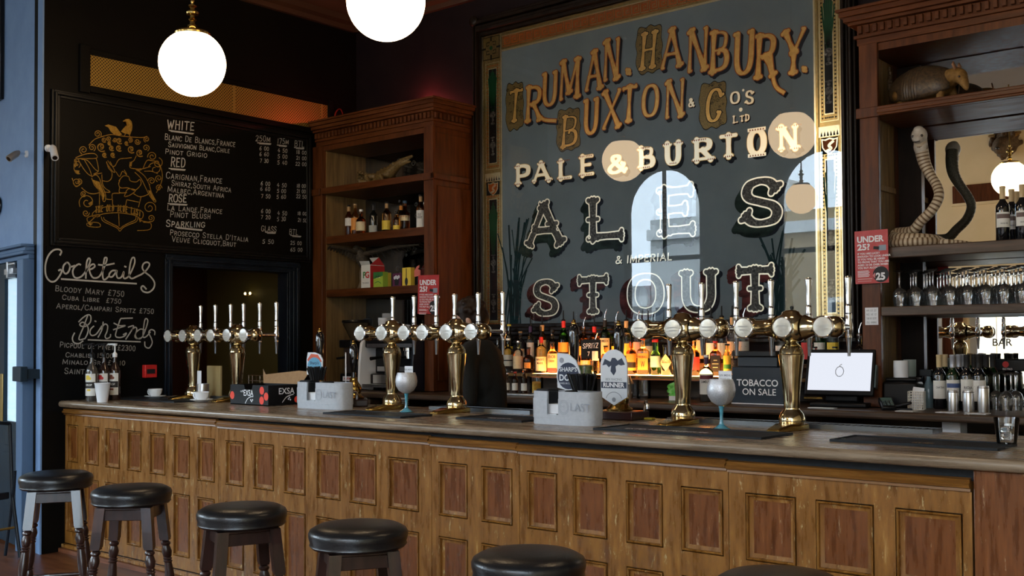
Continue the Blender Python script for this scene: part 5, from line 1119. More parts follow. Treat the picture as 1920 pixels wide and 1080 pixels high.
# ------------------------------------------------------------------ left cabinet contents
WH = 'bottles on the middle shelf of the corner cabinet'
for px,lab,k in [(654,'slim bottle with a white and red label beside the orange-labelled one',dict(h=.29,r=.033,glass=GL_BRN,lab=(.10,.17,LB_W),foil=CAP_CK)),(666,'tall bottle with a large orange label on the cabinet shelf',dict(h=.30,r=.036,glass=GL_AMB,lab=(.06,.17,LB_OR),cap=CAP_CK,y=-.30)),(677,'short bottle with a white cap and cream label on the cabinet shelf',dict(h=.22,r=.044,glass=GL_BRN,lab=(.03,.11,LB_CR),cap=CAP_W,y=-.42,shape='squat')),(700,'dark bottle with a small green label on the cabinet shelf',dict(h=.27,r=.039,glass=GL_DRK,lab=(.02,.08,LB_GR),foil=LB_BK)),(725,'amber whisky bottle with a dull gold label',dict(h=.275,r=.041,glass=GL_AMB,lab=(.03,.11,LB_YL),foil=CAP_CK)),(744,'little bottle with a yellow label beside the broad one',dict(h=.15,r=.032,glass=GL_AMB,lab=(.01,.045,LB_YL),y=-.42)),(759,'broad dark bottle with a pale band and blue cap',dict(h=.265,r=.046,glass=GL_BRN,lab=(.09,.135,LB_CR,1.4),cap=mat('blue_cap',(.02,.06,.12),.4),shape='squat',nr=.017)),(752,'dark bottle with an orange neck label behind the broad one',dict(h=.27,r=.036,glass=GL_DRK,foil=LB_OR,y=-.17)),(789,'tall bottle with a big white label against the cabinet stile',dict(h=.30,r=.036,glass=GL_BRN,lab=(.02,.165,LB_W),text=[('OLD',.12,.02,.03),('FOREST',.095,.02,.05)],foil=CAP_CK)),(797,'clear bottle half hidden by the cabinet stile',dict(h=.28,r=.034,glass=GL_CLR,y=-.14))]:
    y = k.pop('y', -.33); bottle(lab, bx(px,y,435), y, 2.468, group=WH, **k)
# packets on the lower shelf
def carton(label, px0, px1, y, z, h, mat_f, dep=.1, rz=.3, deco=None, name='carton', side=None):
    x0, x1 = bx(px0,y,530), bx(px1,y,530); w_ = (x1-x0)
    t = thing(name, label, 'packet', ((x0+x1)/2, y, z), rz)
    ob('box', MB().box(-w_/2,w_/2,0,dep,0,h), [mat_f], t, bev=.002)
    if deco:
        d = MB(); d.raw = True; deco(d, lambda a,b,l=0.: (a,-.0006-l,b), w_, h); ob('print', d, DECO, t)
    return t
DECO = [WHITEPR, BLACKPR, LB_RD, mat('print_green',(.04,.20,.05),.6), LB_YL, mat('print_lime',(.35,.50,.05),.6), mat('print_plum',(.10,.015,.06),.6)]
def d_tea(d,f,w_,h): font(d,'P',.055,f,3,.05,-.035,h*.45,'LEFT'); font(d,'G',.055,f,2,.05,-.005,h*.45,'LEFT'); font(d,'TEA BAGS',.014,f,1,0,0,h*.2,'CENTER')
tb = carton('open red and white tea carton on the lower cabinet shelf', 677, 694, -.42, 1.99, .205, LB_W, .17, 0., d_tea)
x_ = tb.location.x; hw = (bx(694,-.42,530)-bx(677,-.42,530))/2
ob('red_side', MB().box(hw+.0005,hw+.003,.001,.169,0,.20), LB_RD, tb)
b = MB(); b.add([(-hw,0,.2055),(hw,0,.2055),(hw+.02,-.03,.235),(-hw+.01,-.03,.24)],[(0,1,2,3)]); b.add([(-hw,.17,.2055),(hw,.17,.2055),(hw,.10,.275),(-hw,.10,.275)],[(0,1,2,3)]); b.add([(hw+.003,.0,.2055),(hw+.003,.17,.2055),(hw+.003,.10,.275)],[(0,1,2)],1); ob('open_flap', b, [LB_W, LB_RD], tb)
def d_grn(d,f,w_,h):
    ribbon(d, smooth([(-w_*.35,h*.3),(0,h*.38),(w_*.3,h*.26)],4), .006, f, 3); font(d,'LIME',.02,f,0,.03,0,h*.62,'CENTER'); d.add([f(-w_/2,h*.55),f(w_/2,h*.75),f(w_/2,h),f(-w_/2,h)],[(0,1,2,3)],3)
carton('small lime green tea packet beside the open carton', 700, 718, -.44, 1.99, .135, DECO[5], .06, 0., d_grn)
carton('narrow yellow packet behind the lime green one', 719, 724, -.40, 1.99, .13, LB_YL, .06, 0.)
def d_plm(d,f,w_,h):
    d.add([f(-.022,h*.1),f(.022,h*.1),f(.03,h*.6),f(-.03,h*.6)],[(0,1,2,3)],1)
    for k in range(4): disc(d,f,-.024+.016*k,h*.66+.008*(k%2),.014,0,.0005)
carton('small plum coloured packet with a cup picture', 736, 752, -.42, 1.99, .115, DECO[6], .05, 0., d_plm)
def d_spn(d,f,w_,h): ribbon(d,[(0,h*.45),(0,h*.93)],.008,f,1); disc(d,f,0,h*.24,.018,1,.0,rz_=.034)
carton('yellow packet printed with a black spoon', 754, 770, -.45, 1.99, .155, LB_YL, .05, 0., d_spn)
fl_ = thing('flag_ornament', 'coral red folded flag ornament on the lower cabinet shelf', 'ornament', (bx(783,-.40,530),-.40,1.99), .2)
ob('cloth', MB().prism([(-.03,.075),(.03,.085),(.032,.13),(.005,.14),(.02,.155),(.02,.175),(-.005,.16),(-.03,.125)],'y',-.006,.006), mat('coral_cloth',(.60,.14,.10),.6), fl_); ob('stand', MB().lathe([(.0,0),(.018,0),(.018,.008),(.004,.012),(.004,.08),(0,.08)]), BLACKP, fl_)
# coffee machine and neighbours, on the back counter inside the cabinet
cm = thing('coffee_machine', 'black and white espresso machine under the corner cabinet', 'coffee machine', (bx(735,-.55,735),-.55,BCZ))
b = MB(); b.box(-.27,.33,.0,.42,.05,.14); b.box(-.27,.33,.06,.42,.14,.36); b.box(-.27,.33,-.06,.42,.36,.47)
ob('body', b, BLACKP, cm, bev=.012)
b = MB(); pr = [(-.12,.02),(.0,.0),(.42,.0),(.42,.48),(-.02,.48),(-.09,.40),(-.11,.25)]
b.prism(pr,'x',-.30,-.272); ob('side_panel', b, WHITEC, cm, bev=.006); ob('side_panel', MB().prism(pr,'x',.332,.36), mat('machine_navy',(.006,.010,.02),.3), cm, bev=.006)
ob('steel_panel', MB().box(-.24,.30,-.064,-.0605,.365,.395).box(-.23,.22,-.002,-.0005,.06,.13).box(-.24,.30,.057,.0595,.16,.20), STEEL, cm)
ob('switch', MB().box(.10,.16,-.012,-.0005,.065,.11), CHROME, cm, bev=.003); ob('switch_light', MB().box(.115,.145,-.0145,-.0121,.077,.098), emitter('red_switch_glow',(1.,.05,.03),2.5), cm)
ob('rail', MB().tube([(-.27,.02,.53),(-.27,.02,.475)],.006).tube([(-.27,.02,.53),(.33,.02,.53)],.006).tube([(.33,.02,.53),(.33,.02,.475)],.006), CHROME, cm)
for x in (-.10,.15):
    g_ = ob('group_head', MB().lathe([(0,.27),(.036,.27),(.036,.33),(.045,.335),(.045,.359),(0,.3595)],(x,.05,0),20), CHROME, cm); ob('filter_handle', MB().tube([(x,.01,.285),(x-.02,-.13,.27)],[.009,.016],10), BLACKP, g_)
ob('gauge', MB().lathe([(.0,.0),(.04,.0),(.04,.012),(.034,.014),(0,.013)],(.24,.057,.27),24,axis='y'), CHROME, cm)
ob('drip_tray', MB().box(-.26,.32,-.10,-.002,.03,.055), STEEL, cm); 
for xa in (-.25,.25):
    for ya in (.02,.33): ob('foot', MB().box(xa,xa+.05,ya,ya+.05,0,.049), BLACKP, cm)
gd = thing('coffee_grinder', 'black coffee grinder with a smoky hopper beside the espresso machine', 'grinder', (bx(652,-.60,735),-.60,BCZ))
ob('body', MB().box(-.08,.08,-.02,.20,.0,.14).box(-.06,.06,.06,.19,.14,.36).box(-.07,.09,-.04,.19,.36,.43), BLACKP, gd, bev=.01); ob('steel_column', MB().box(-.065,.02,.015,.058,.145,.355), STEEL, gd)
ob('hopper', MB().lathe([(.05,.43),(.06,.45),(.115,.56),(.118,.575),(.0,.58)],(.02,.08,0),28), mat('smoked_hopper',(.05,.035,.02),.15), gd); ob('hopper_lid', MB().lathe([(.12,.576),(.125,.585),(.12,.60),(.0,.605)],(.02,.08,0),28), BLACKP, gd)
ob('dosing_fork', MB().tube([(-.02,-.0,.28),(-.05,-.08,.27)],.010,8), BLACKP, gd)
b = MB(); b.box(-.04,.075,-.0215,-.0205,.075,.115); font(b,'ANFIM',.022,lambda a,c,l=0.:(a+.018,-.022,c),1,.03,0,.086,'CENTER'); ob('name_plate', b, [PAPER, LB_RD], gd)
def cup_stack(label, px, py, y, z, n, h, r0, r1, m_, name='paper_cup'):
    t = thing(name, label, 'cup', (bx(px,y,py),y,z)); b = MB()
    for k in range(n):
        z0 = k*.014; b.lathe([(0,z0+.001),(r0*.98,z0),(r1*.98,z0+h-.004),(r1*1.04,z0+h),(r1*.98,z0+h+.002),(r0*.95,z0+.006)],seg=24)
    ob('cups' if n>1 else 'paper_wall', b, m_, t); return t
MT = BCZ+.471
cup_stack('stack of white paper cups on the espresso machine, front one', 719,600,-.46,MT,3,.115,.034,.047,PAPER)
cup_stack('stack of grey paper cups on the espresso machine, behind', 727,590,-.30,MT,4,.145,.036,.05,mat('grey_paper',(.42,.43,.46),.7))
for px,y,lab,m_,h_,r_ in [(668,-.38,'steel milk jug on the espresso machine top by the grinder',STEEL,.11,.035),(690,-.34,'tall dark tin on the machine top',mat('dark_tin',(.03,.035,.045),.3,.3),.15,.042),(747,-.36,'steel canister on the machine top',STEEL,.11,.036),(762,-.42,'round white jar on the machine top',WHITEC,.085,.036),(704,-.44,'small white milk pot on the machine top',WHITEC,.06,.024)]:
    t = thing('canister', lab, 'container', (bx(px,y,600),y,MT)); ob('body', MB().lathe([(0,0),(r_*.95,0),(r_,.006),(r_,h_*.85),(r_*.9,h_*.9),(0,h_*.905)],seg=24), m_, t); ob('lid', MB().lathe([(r_*.92,h_*.9055),(r_*.94,h_*.96),(r_*.5,h_),(0,h_)],seg=24), m_, t)
# ------------------------------------------------------------------ things on the bar counter
def ond(px, y, py=745): return pt(px, py, 'y', y).x
# paper cup, syrups, cups and saucers at the far end
cup_stack('single white paper cup in front of the syrup bottles', 192, 750, -2.80, BZ, 1, .135, .036, .055, PAPER)
SYR = mat('dark_syrup', (.02,.008,.006), .06, coat=1.); SYL = mat('clear_syrup', (.05,.045,.04), .08, coat=1.)
for px,y,lab,pm,sp_,fr_ in [(172,-2.78,'syrup bottle with black pump and yellow vanilla label',BLACKP,LB_YL,SYL),(195,-2.68,'syrup bottle with black pump half behind the paper cup',BLACKP,LB_RD,SYR),(215,-2.60,'syrup bottle with white pump and brown nut label',WHITEC,mat('nut_print',(.2,.06,.03),.6),SYR)]:
    t = thing('syrup_bottle', lab, 'bottle', (ond(px,y),y,BZ), .5, 'syrup bottles')
    r = .042
    ob('glass_body', MB().lathe([(0,.004),(r*.92,0),(r,.01),(r,.21),(r*.9,.235),(.018,.27),(.015,.285),(.015,.315)]+[(0,.316)],seg=24), fr_, t, ang=50)
    f = cyl_f(r+.001); b = MB(); b.raw = True
    for k in range(10):
        a0 = -r*1.2+2.4*r*k/10; a1 = -r*1.2+2.4*r*(k+1)/10; b.add([f(a0,.04),f(a1,.04),f(a1,.20),f(a0,.20)],[(0,1,2,3)],0); b.add([f(a0*.95,.095,.0004),f(a1*.95,.095,.0004),f(a1*.95,.14,.0004),f(a0*.95,.14,.0004)],[(0,1,2,3)],1)
    for k in range(5): disc(b,f,-.012+.011*(k%3),.165+.013*(k%2),.011,2,.0008,10)
    for k in range(2): disc(b,f,-.004+.012*k,.082,.008,2,.0008,10)
    font(b,'SIROP',.014,f,0,.02,0,.112,'CENTER',lift=.001)
    ob('label', b, [LB_W, LB_BK, sp_], t, ang=60)
    ob('pump', MB().lathe([(0,.3165),(.017,.317),(.018,.34),(.012,.35),(.006,.355),(.006,.40),(.016,.402),(.018,.418),(0,.42)],seg=16).tube([(.0,0,.412),(-.05,-.01,.412),(-.062,-.012,.40)],[.007,.006,.005],8), pm, t)
def cup_saucer(px, y, rz, label, label2):
    t = thing('saucer', label2, 'saucer', (ond(px,y,748),y,BZ+.0035))
    ob('dish', MB().lathe([(0,.003),(.038,.0),(.042,.001),(.080,.016),(.081,.019),(.045,.007),(0,.006)],seg=36), WHITEC, t)
    c = thing('coffee_cup', label, 'cup', (t.location.x, y, BZ+.0105), rz)
    ob('bowl', MB().lathe([(0,.001),(.026,.0),(.030,.006),(.046,.03),(.0535,.062),(.052,.0625),(.044,.031),(.028,.009),(0,.007)],seg=36), WHITEC, c)
    ob('cup_handle', MB().tube(smooth([(-.050,0,.05),(-.075,0,.052),(-.080,0,.035),(-.066,0,.018),(-.042,0,.018)],5), .0055, 10), WHITEC, c)
cup_saucer(291,-2.30,.15,'white coffee cup on the saucer nearer the black wall','saucer under the cup nearer the black wall')
cup_saucer(378,-2.40,.15,'white coffee cup in front of the steel sugar pot','saucer under the cup by the black box')
t = thing('sugar_pot', 'steel pot holding a tall paper sachet behind a coffee cup', 'pot', (ond(380,-2.22),-2.22,BZ))
ob('pot_body', MB().lathe([(0,0),(.045,0),(.046,.12),(.044,.12),(.043,.004),(0,.004)],seg=24), STEEL, t); ob('paper_sachet', MB().box(-.025,.025,-.03,-.027,.02,.215), PAPER, t)
tag(ob('tan_board', MB().box(-.085,.085,-.01,.01,0,.245), TANP, loc=(ond(402,-2.0),-2.0,BZ), bev=.003), 'upright tan board standing behind the far beer fonts', 'board')
t = thing('wire_rack', 'low steel wire rack behind the black box', 'rack', (ond(490,-1.98),-1.98,BZ)); b = MB()
for z in (.14,.18): b.tube([(-.16,0,z),(.2,0,z)],.004,6)
for k in range(8): b.tube([(-.15+k*.045,0,.001),(-.15+k*.045,0,.18)],.003,6)
ob('wires', b, CHROME, t)
# black printed coffee box
xl, xr, yf = ond(432,-2.42,754), ond(503,-2.42,757), -2.42
yb_ = min(pt(565,752,'x',xr).y, yf+.30)
bxh = .135
t = thing('coffee_box', 'open black box printed with white letters and red dots', 'box', ((xl+xr)/2,yf,BZ)); hw = (xr-xl)/2; dp = yb_-yf
BXB = mat('box_black',(.005,.005,.006),.4,spec=.25)
b = MB(); b.box(-hw,hw,0,dp,0,.006)
fp = [(-hw,.0),(hw,0),(hw,bxh),(.04,bxh),(.03,bxh-.03),(-.045,bxh-.03),(-.055,bxh),(-hw,bxh)]
b.prism(fp,'y',0,.004); b.box(-hw,hw,dp-.004,dp,.006,bxh); b.box(-hw,-hw+.004,.004,dp-.004,.006,bxh); b.box(hw-.004,hw,.004,dp-.004,.006,bxh)
ob('carton', b, BXB, t)
b = MB(); b.add([(-hw,dp,bxh),(hw,dp,bxh),(hw+.05,dp+.03,bxh+.085),(hw-.06,dp+.03,bxh+.09),(-hw,dp+.02,bxh+.06),(-hw-.03,dp+.02,bxh+.10)],[(0,1,2,3,4,5)])
b.add([(-hw,dp+.003,bxh),(hw,dp+.003,bxh),(hw+.05,dp+.033,bxh+.085),(hw-.06,dp+.033,bxh+.09),(-hw,dp+.023,bxh+.06),(-hw-.03,dp+.023,bxh+.10)],[(0,5,4,3,2,1)],1); b.raw=True
ob('lid_flap', b, [CARD, BXB], t, label='raised brown cardboard flap')
b = MB(); b.raw = True; f = lambda a,c,l=0.: (a,-.0006-l,c); g_ = lambda a,c,l=0.: (hw+.0006+l,a,c)
font(b,'EXSA',.042,f,0,.015,-.005,.062,'CENTER',fit=min(.105,hw*.95)); font(b,'caffe',.016,f,0,.0,-.075,.085,'CENTER')
ribbon(b, smooth([(-.04,.012),(-.015,.042),(.02,.056),(.045,.058)],5), .005, f, 0)
for a,c in ((.02,.035),(.03,.026),(.04,.036)): disc(b,f,a,c,.006,0,.0004,10)
for a,c in ((-hw+.022,.062),(hw-.022,.062),(hw-.068,.10),(hw-.07,.035)): disc(b,f,a,c,.024,1,.0003,20,rz_=.027)
font(b,'EXSA',.042,g_,0,.015,dp*.55,.075,'CENTER',fit=min(.13,dp*.5)); ribbon(b, smooth([(dp*.42,.02),(dp*.55,.055),(dp*.75,.07)],5), .005, g_, 0)
for a,c in ((dp*.86,.035),(dp*.95,.10)): disc(b,g_,a,c,.022,1,.0003,20)
for a,c in ((dp*.6,.04),(dp*.66,.035),(dp*.63,.05)): disc(b,g_,a,c,.006,0,.0004,10)
ob('printing', b, [WHITEPR, mat('box_red',(.85,.06,.03),.4)], t, label='white letters and red dots')
# grey oval caddies
def caddy(pxl, pxr, y, label, straw_px, straws):
    x0, x1 = ond(pxl,y,765), ond(pxr,y,768); xc = (x0+x1)/2; hw = (x1-x0)/2*.97; dp = .075; h = .165
    t = thing('napkin_caddy', label, 'caddy', (xc,y,BZ), 0, 'grey oval napkin caddies')
    def oval(o): 
        P = []
        for k in range(40):
            a = 2*PI*k/40; c_, s_ = math.cos(a), math.sin(a); e = .55
            P.append(((hw+o)*math.copysign(abs(c_)**e,c_), (dp+o)*math.copysign(abs(s_)**e,s_)))
        return P
    n0, n1 = -hw*.40, -hw*.12     # slot in the front
    vs = []; fs_ = []; zz = [0,.03,.0305,.05,.128,.1285,.165]; oo = [0,0,.0025,.0025,.0025,0,0]
    for z,o in zip(zz,oo): vs += [(a,b_,z) for a,b_ in oval(o)]
    ni = len(vs)
    for z in zz: vs += [(a,b_,z) for a,b_ in oval(-.006)]
    Lr = len(zz)
    def inslot(k,l):
        a = oval(0)[k][0]; a2 = oval(0)[(k+1)%40][0]; return oval(0)[k][1] < 0 and n0 < (a+a2)/2 < n1 and l >= 3
    for l in range(Lr-1):
        for k in range(40):
            if inslot(k,l): continue
            k2 = (k+1)%40; fs_.append((l*40+k,l*40+k2,(l+1)*40+k2,(l+1)*40+k)); fs_.append((ni+l*40+k,ni+(l+1)*40+k,ni+(l+1)*40+k2,ni+l*40+k2))
    for k in range(40): k2=(k+1)%40; fs_.append(((Lr-1)*40+k,(Lr-1)*40+k2,ni+(Lr-1)*40+k2,ni+(Lr-1)*40+k))
    fs_.append(tuple(range(40))[::-1])
    m_ = MB().add(vs,fs_); m_.raw = True
    ob('tin_wall', m_, GREYC, t, ang=50)
    b = MB(); b.raw=True; f = lambda a,c,l=0.: (a,-dp-.0032-l,c)
    for r in (.03,.024): ribbon(b,[(.035+r*math.cos(a),.088+r*1.15*math.sin(a)) for a in np.linspace(0,2*PI,25)],.003,f,0)
    font(b,'THE',.012,f,0,.01,.012,.086,'LEFT'); font(b,'LAST',.04,f,0,.01,.072,.072,'LEFT')
    ob('embossed_mark', b, mat('embossed_grey',(.33,.35,.39),.5), t)
    nb_ = MB(); nb_.box(n0+.0,n1,-dp+.012,-dp+.05,.0065,.052); nb_.box(-hw*.55,hw*.1,-dp+.02,dp-.02,.0535,.10); ob('napkin_stack', nb_, [PAPER], t)
    
    for xa, xb, zz_ in ((-hw*.9,-hw*.45,.175),(hw*.05,hw*.2,.17)): ob('dark_napkins', MB().box(xa,xb,-dp*.6,dp*.6,.007,zz_), BLACKM, t, bev=.01)
    return t, xc, h
def straw_bunch(label, x, y, z, n, spread, h, tilt, rad):
    t = thing('straw_bundle', label, 'straws', (x,y,z), 0, 'bunches of black straws'); t['kind'] = 'thing'; rg = random.Random(n)
    for k in range(n):
        a = rg.uniform(0,2*PI); r = rad*math.sqrt(rg.random()); p = Vector((r*math.cos(a), r*.7*math.sin(a), 0)); q = Vector((p.x*spread+tilt, p.y*spread, h*rg.uniform(.92,1.03)))
        ob('straw', MB().tube([p,q],[.0042,.0042],7), BLACKP, t)
    return t
t,xc,h = caddy(565,655,-2.35,'grey oval napkin caddy standing beside the black coffee box',0,0)
straw_bunch('black straws fanned out of the caddy by the black box', xc-.075,-2.35,BZ+.176,46,1.7,.085,-.005,.045)
t,xc2,h = caddy(1007,1124,-2.50,'grey oval napkin caddy in front of the navy pump clip',0,0)
straw_bunch('black straws leaning out of the caddy before the navy clip', xc2+.098,-2.50,BZ+.172,64,1.45,.080,-.006,.062)
# silvered goblets with a card
def goblet(px, y, py, label):
    t = thing('gin_goblet', label, 'goblet', (ond(px,y,py),y,BZ+.003), 0, 'silvered gin goblets')
    ob('bowl', MB().lathe([(0,.108),(.02,.110),(.045,.126),(.062,.155),(.066,.182),(.062,.208),(.053,.232),(.051,.232),(.060,.207),(.064,.182),(.060,.157),(.04,.128),(0,.112)],seg=36), mat('silver_glitter',(.52,.52,.55),.38,.55,c2=(.70,.70,.72),scale=(220,220,220),detail=2,bump=.5), t)
    ob('stem', MB().lathe([(0,0),(.040,.0),(.041,.003),(.028,.010),(.012,.022),(.008,.035),(.0075,.06),(.010,.095),(.014,.1075),(0,.1078)],seg=24), mat('blue_glass_stem',(.03,.20,.30),.08,coat=1.,c2=(.12,.40,.50),scale=(40,40,40)), t)
    ob('menu_card', MB().box(-.012,.055,-.001,.001,.205,.27), PAPER, t)
    b = MB(); f = lambda a,c,l=0.:(a,-.0016,c); font(b,'GIN MENU',.010,f,0,.01,.0215,.245,'CENTER'); font(b,'PLEASE ASK',.007,f,0,.0,.0215,.23,'CENTER'); ob('card_print', b, GREYP, t)
goblet(762,-2.33,773,'silver glitter goblet on blue stem between the middle beer fonts')
goblet(1353,-2.37,806,'silver glitter goblet on blue stem in front of the tobacco notice')
# bar mats
def barmat(label, p, y0, y1, text=None):
    x0, x1 = p; t = thing('bar_mat', label, 'bar mat', ((x0+x1)/2,(y0+y1)/2,BZ), 0, 'rubber bar mats'); hw, hd = (x1-x0)/2, (y1-y0)/2
    b = MB(); b.box(-hw,hw,-hd,hd,0.0003,.006); b.box(-hw,hw,-hd,-hd+.012,.0061,.010); b.box(-hw,hw,hd-.012,hd,.0061,.010); b.box(-hw,-hw+.012,-hd+.012,hd-.012,.0061,.010); b.box(hw-.012,hw,-hd+.012,hd-.012,.0061,.010)
    ob('rubber_sheet', b, BLACKM, t)
    if text:
        b = MB()
        for tx, x, hh, mi in text: font(b,tx,hh,lambda a,c,l=0.:(a+x,c-hd*.4,.0066),mi,.02,0,0,'CENTER')
        ob('mat_print', b, [PAPER, CARD, LB_AQ], t)
barmat('dark rubber mat by the white cups at the far end', (ond(225,-2.45,748),ond(352,-2.45,750)), -2.56,-2.28)
barmat('rubber mat in front of the caddy by the black box', (ond(630,-2.62,775),ond(775,-2.62,781)), -2.72,-2.47)
barmat('dark mat between the barman and the navy clip caddy', (ond(880,-2.45,780),ond(1003,-2.45,785)), -2.56,-2.27, [('BELGIUM',0,.03,0)])
barmat('long black mat with pale lettering before the goblet', (ond(1135,-2.62,815),ond(1448,-2.62,826)), -2.72,-2.42, [('ESTD 1882 PREMIUM',-.1,.035,0)])
barmat('black mat with a tan badge under the tumbler', (ond(1578,-2.50,830),ond(1888,-2.50,848)), -2.62,-2.36, [('RUM',0.02,.03,1),('SPICED',-.33,.018,2),('GOLD',.36,.018,2)])
# drip trays behind the fonts
def drip(label, x0, x1):
    t = thing('drip_tray', label, 'drip tray', ((x0+x1)/2,-1.985,BZ)); hw=(x1-x0)/2
    b = MB(); b.box(-hw,hw,-.065,.065,.0003,.006); b.box(-hw,hw,-.065,-.06,.006,.020); b.box(-hw,hw,.06,.065,.006,.020); b.box(-hw,-hw+.005,-.06,.06,.006,.020); b.box(hw-.005,hw,-.06,.06,.006,.020)
    ob('tray', b, mat('tray_steel',(.16,.17,.18),.3,.8), t); b = MB()
    for k in range(int(hw*2/.03)): b.box(-hw+.015+k*.03,-hw+.022+k*.03,-.058,.058,.013,.017)
    ob('grate', b, mat('dark_grate',(.05,.055,.06),.4,.6), t)
drip('steel drip tray behind the middle beer fonts', 2.95,3.75); drip('steel drip tray behind the fonts by the till', 4.66,6.0); drip('steel drip tray behind the far beer fonts', .65,1.7)
# plates, tumbler
for k,z in enumerate((0,.012,.024,.036)):
    tag(ob('side_plate', MB().lathe([(0,.001),(.05,.0),(.085,.010),(.086,.013),(.05,.005),(0,.005)],seg=32), WHITEC, loc=(ond(738,-1.96,756),-1.94,BZ+.0005+z)), ['bottom','second','third','top'][k]+' plate of the white stack behind the goblet', 'plate', 'stacked white plates')
t = thing('tumbler_glass', 'short clear tumbler with ice standing on the tan-badged mat', 'glass', (ond(1888,-2.42,832),-2.42,BZ+.0105))
ob('glass_wall', MB().lathe([(0,.001),(.034,.001),(.036,.004),(.046,.10),(.0435,.10),(.034,.014),(0,.012)],seg=32), GLASST, t); 
b = MB(); b.box(-.016,.016,-.02,.006,.014,.045); b.box(-.022,.008,-.006,.022,.04,.066); ob('ice_cube', b, tglass('ice',(.95,.97,.98),.05), t, bev=.005); ob('bottle_cap', MB().lathe([(0,.0),(.017,0),(.015,.008),(0,.009)],(.008,-.0,.070),20), WHITEC, t)
b = MB(); b.box(-.035,.035,-.02,.02,.0005,.01)
tag(ob('yellow_cloth', b, mat('yellow_cloth',(.5,.36,.02),.7), loc=(ond(1215,-2.0,797),-2.0,BZ), bev=.003), 'small folded yellow cloth beside the hand pump plinth', 'cloth')
# ------------------------------------------------------------------ back counter right: tobacco notice, till, wine ...
t = thing('tobacco_notice', 'dark blue tobacco notice panel on the back counter', 'notice', (bx(1420,-.60,760),-.60,BCZ))
w0, w1 = bx(1372,-.60,755)-t.location.x, bx(1472,-.60,760)-t.location.x; NB = mat('notice_navy',(.008,.016,.030),.25,spec=.4)
ob('cabinet_box', MB().box(w0,w1,.004,.15,0,.235), NB, t, bev=.004); ob('white_edge', MB().box(w0,w1,-.004,.0035,.0,.005), WHITEPR, t)
b = MB(); b.raw=True; f = lambda a,c,l=0.:(a,.0034-l,c); font(b,'TOBACCO',.043,f,0,.02,w1-.045,.115,'RIGHT'); font(b,'ON SALE',.043,f,0,.005,w1-.06,.058,'RIGHT'); ob('lettering', b, WHITEPR, t)
t = thing('cash_drawer', 'black receipt drawer sitting on the tobacco notice panel', 'drawer', (bx(1425,-.45,680),-.45,BCZ+.2355))
ob('lower_box', MB().box(-.13,.15,-.06,.10,0,.065), mat('drawer_navy',(.015,.022,.032),.4), t, bev=.004); ob('top_box', MB().box(-.15,.16,-.10,.10,.066,.10), BLACKP, t, bev=.004)
# till
t = thing('till_screen', 'black touch screen till glowing white beside the mirrored cabinet', 'till', (bx(1573,-.62,750),-.62,BCZ), .12)
w_ = .205; M_ = Matrix.Translation((0,-.02,.075)) @ Matrix.Rotation(math.radians(-17),4,'X')
b = MB().box(-w_,w_,0,.035,0,.285); b.xf(M_); ob('monitor', b, BLACKP, t, bev=.006)
b = MB().box(-w_+.018,w_-.018,-.0012,-.0004,.028,.262); b.xf(M_); ob('screen', b, emitter('screen_glow',(.86,.90,1.),.88), t, label='blank white screen')
b = MB(); b.raw=True; f = lambda a,c,l=0.: tuple(M_ @ Vector((a,-.0016-l,c)))
for k in range(9): a = 2*PI*k/9; ribbon(b,[(.025*math.cos(a+q)*(1-.06*q),.145+.032*math.sin(a+q)*(1-.06*q)) for q in np.linspace(0,1.4,6)],.003,f,0)
ribbon(b,[(-.004,.178),(.003,.185),(.010,.190)],.004,f,0); ob('screen_crest', b, mat('pale_grey_print',(.42,.44,.48),.6), t)
ob('stand', MB().box(-.17,.17,-.03,.16,0,.03).box(-.10,.10,.05,.13,.03,.16), BLACKP, t, bev=.01); ob('card_slot', MB().box(-.20,-.09,-.036,-.031,.05,.06), BRASSD, t)
b = MB().box(w_+.001,w_+.012,.0,.05,.05,.19); b.xf(M_); ob('side_reader', b, mat('reader_green_grey',(.06,.09,.09),.3), t, bev=.004)
tag(ob('receipt_paper', MB().box(-.10,.06,-.03,.03,.0003,.004), PAPER, loc=(bx(1548,-.75,760),-.75,BCZ), bev=.001), 'white paper slip lying in front of the till', 'paper')
tag(ob('white_carton', MB().box(-.05,.05,-.06,.06,.0005,.10), PAPER, loc=(bx(1790,-.62,812),-.62,.955), bev=.003), 'white carton on the shelf under the back bar counter', 'box')
# card terminal, printer, basket
t = thing('card_terminal', 'small black card payment terminal between till and wire basket', 'terminal', (bx(1663,-.66,758),-.66,BCZ), .5)
b = MB().box(-.04,.04,-.085,.085,0,.035); b.xf(Matrix.Translation((0,0,.012)) @ Matrix.Rotation(.28,4,'X')); ob('case', b, BLACKP, t, bev=.008)
b = MB()
for i in range(3):
    for j in range(4): b.box(-.028+i*.021,-.014+i*.021,-.06+j*.018,-.048+j*.018,.036,.041)
b.xf(Matrix.Translation((0,0,.012)) @ Matrix.Rotation(.28,4,'X')); ob('keypad', b, mat('keys_green_grey',(.10,.14,.14),.4), t)
b = MB().box(-.03,.03,.02,.07,.0355,.037).box(.008,.024,-.065,-.061,.041,.043); b.xf(Matrix.Translation((0,0,.012)) @ Matrix.Rotation(.28,4,'X')); ob('display', b, mat('terminal_display',(.12,.20,.18),.2), t)
t = thing('receipt_printer', 'black receipt printer behind the card terminal', 'printer', (bx(1693,-.42,752),-.42,BCZ), .15)
ob('case', MB().box(-.10,.10,-.09,.10,0,.155), BLACKP, t, bev=.015); ob('lid', MB().box(-.09,.09,-.05,.09,.156,.178), BLACKP, t, bev=.008)
tag(ob('till_roll', MB().lathe([(.012,0),(.042,0),(.042,.10),(.012,.10),(.012,0)],seg=32), PAPER, loc=(bx(1689,-.43,690),-.43,BCZ+.179)), 'white till roll standing on the receipt printer', 'paper roll')
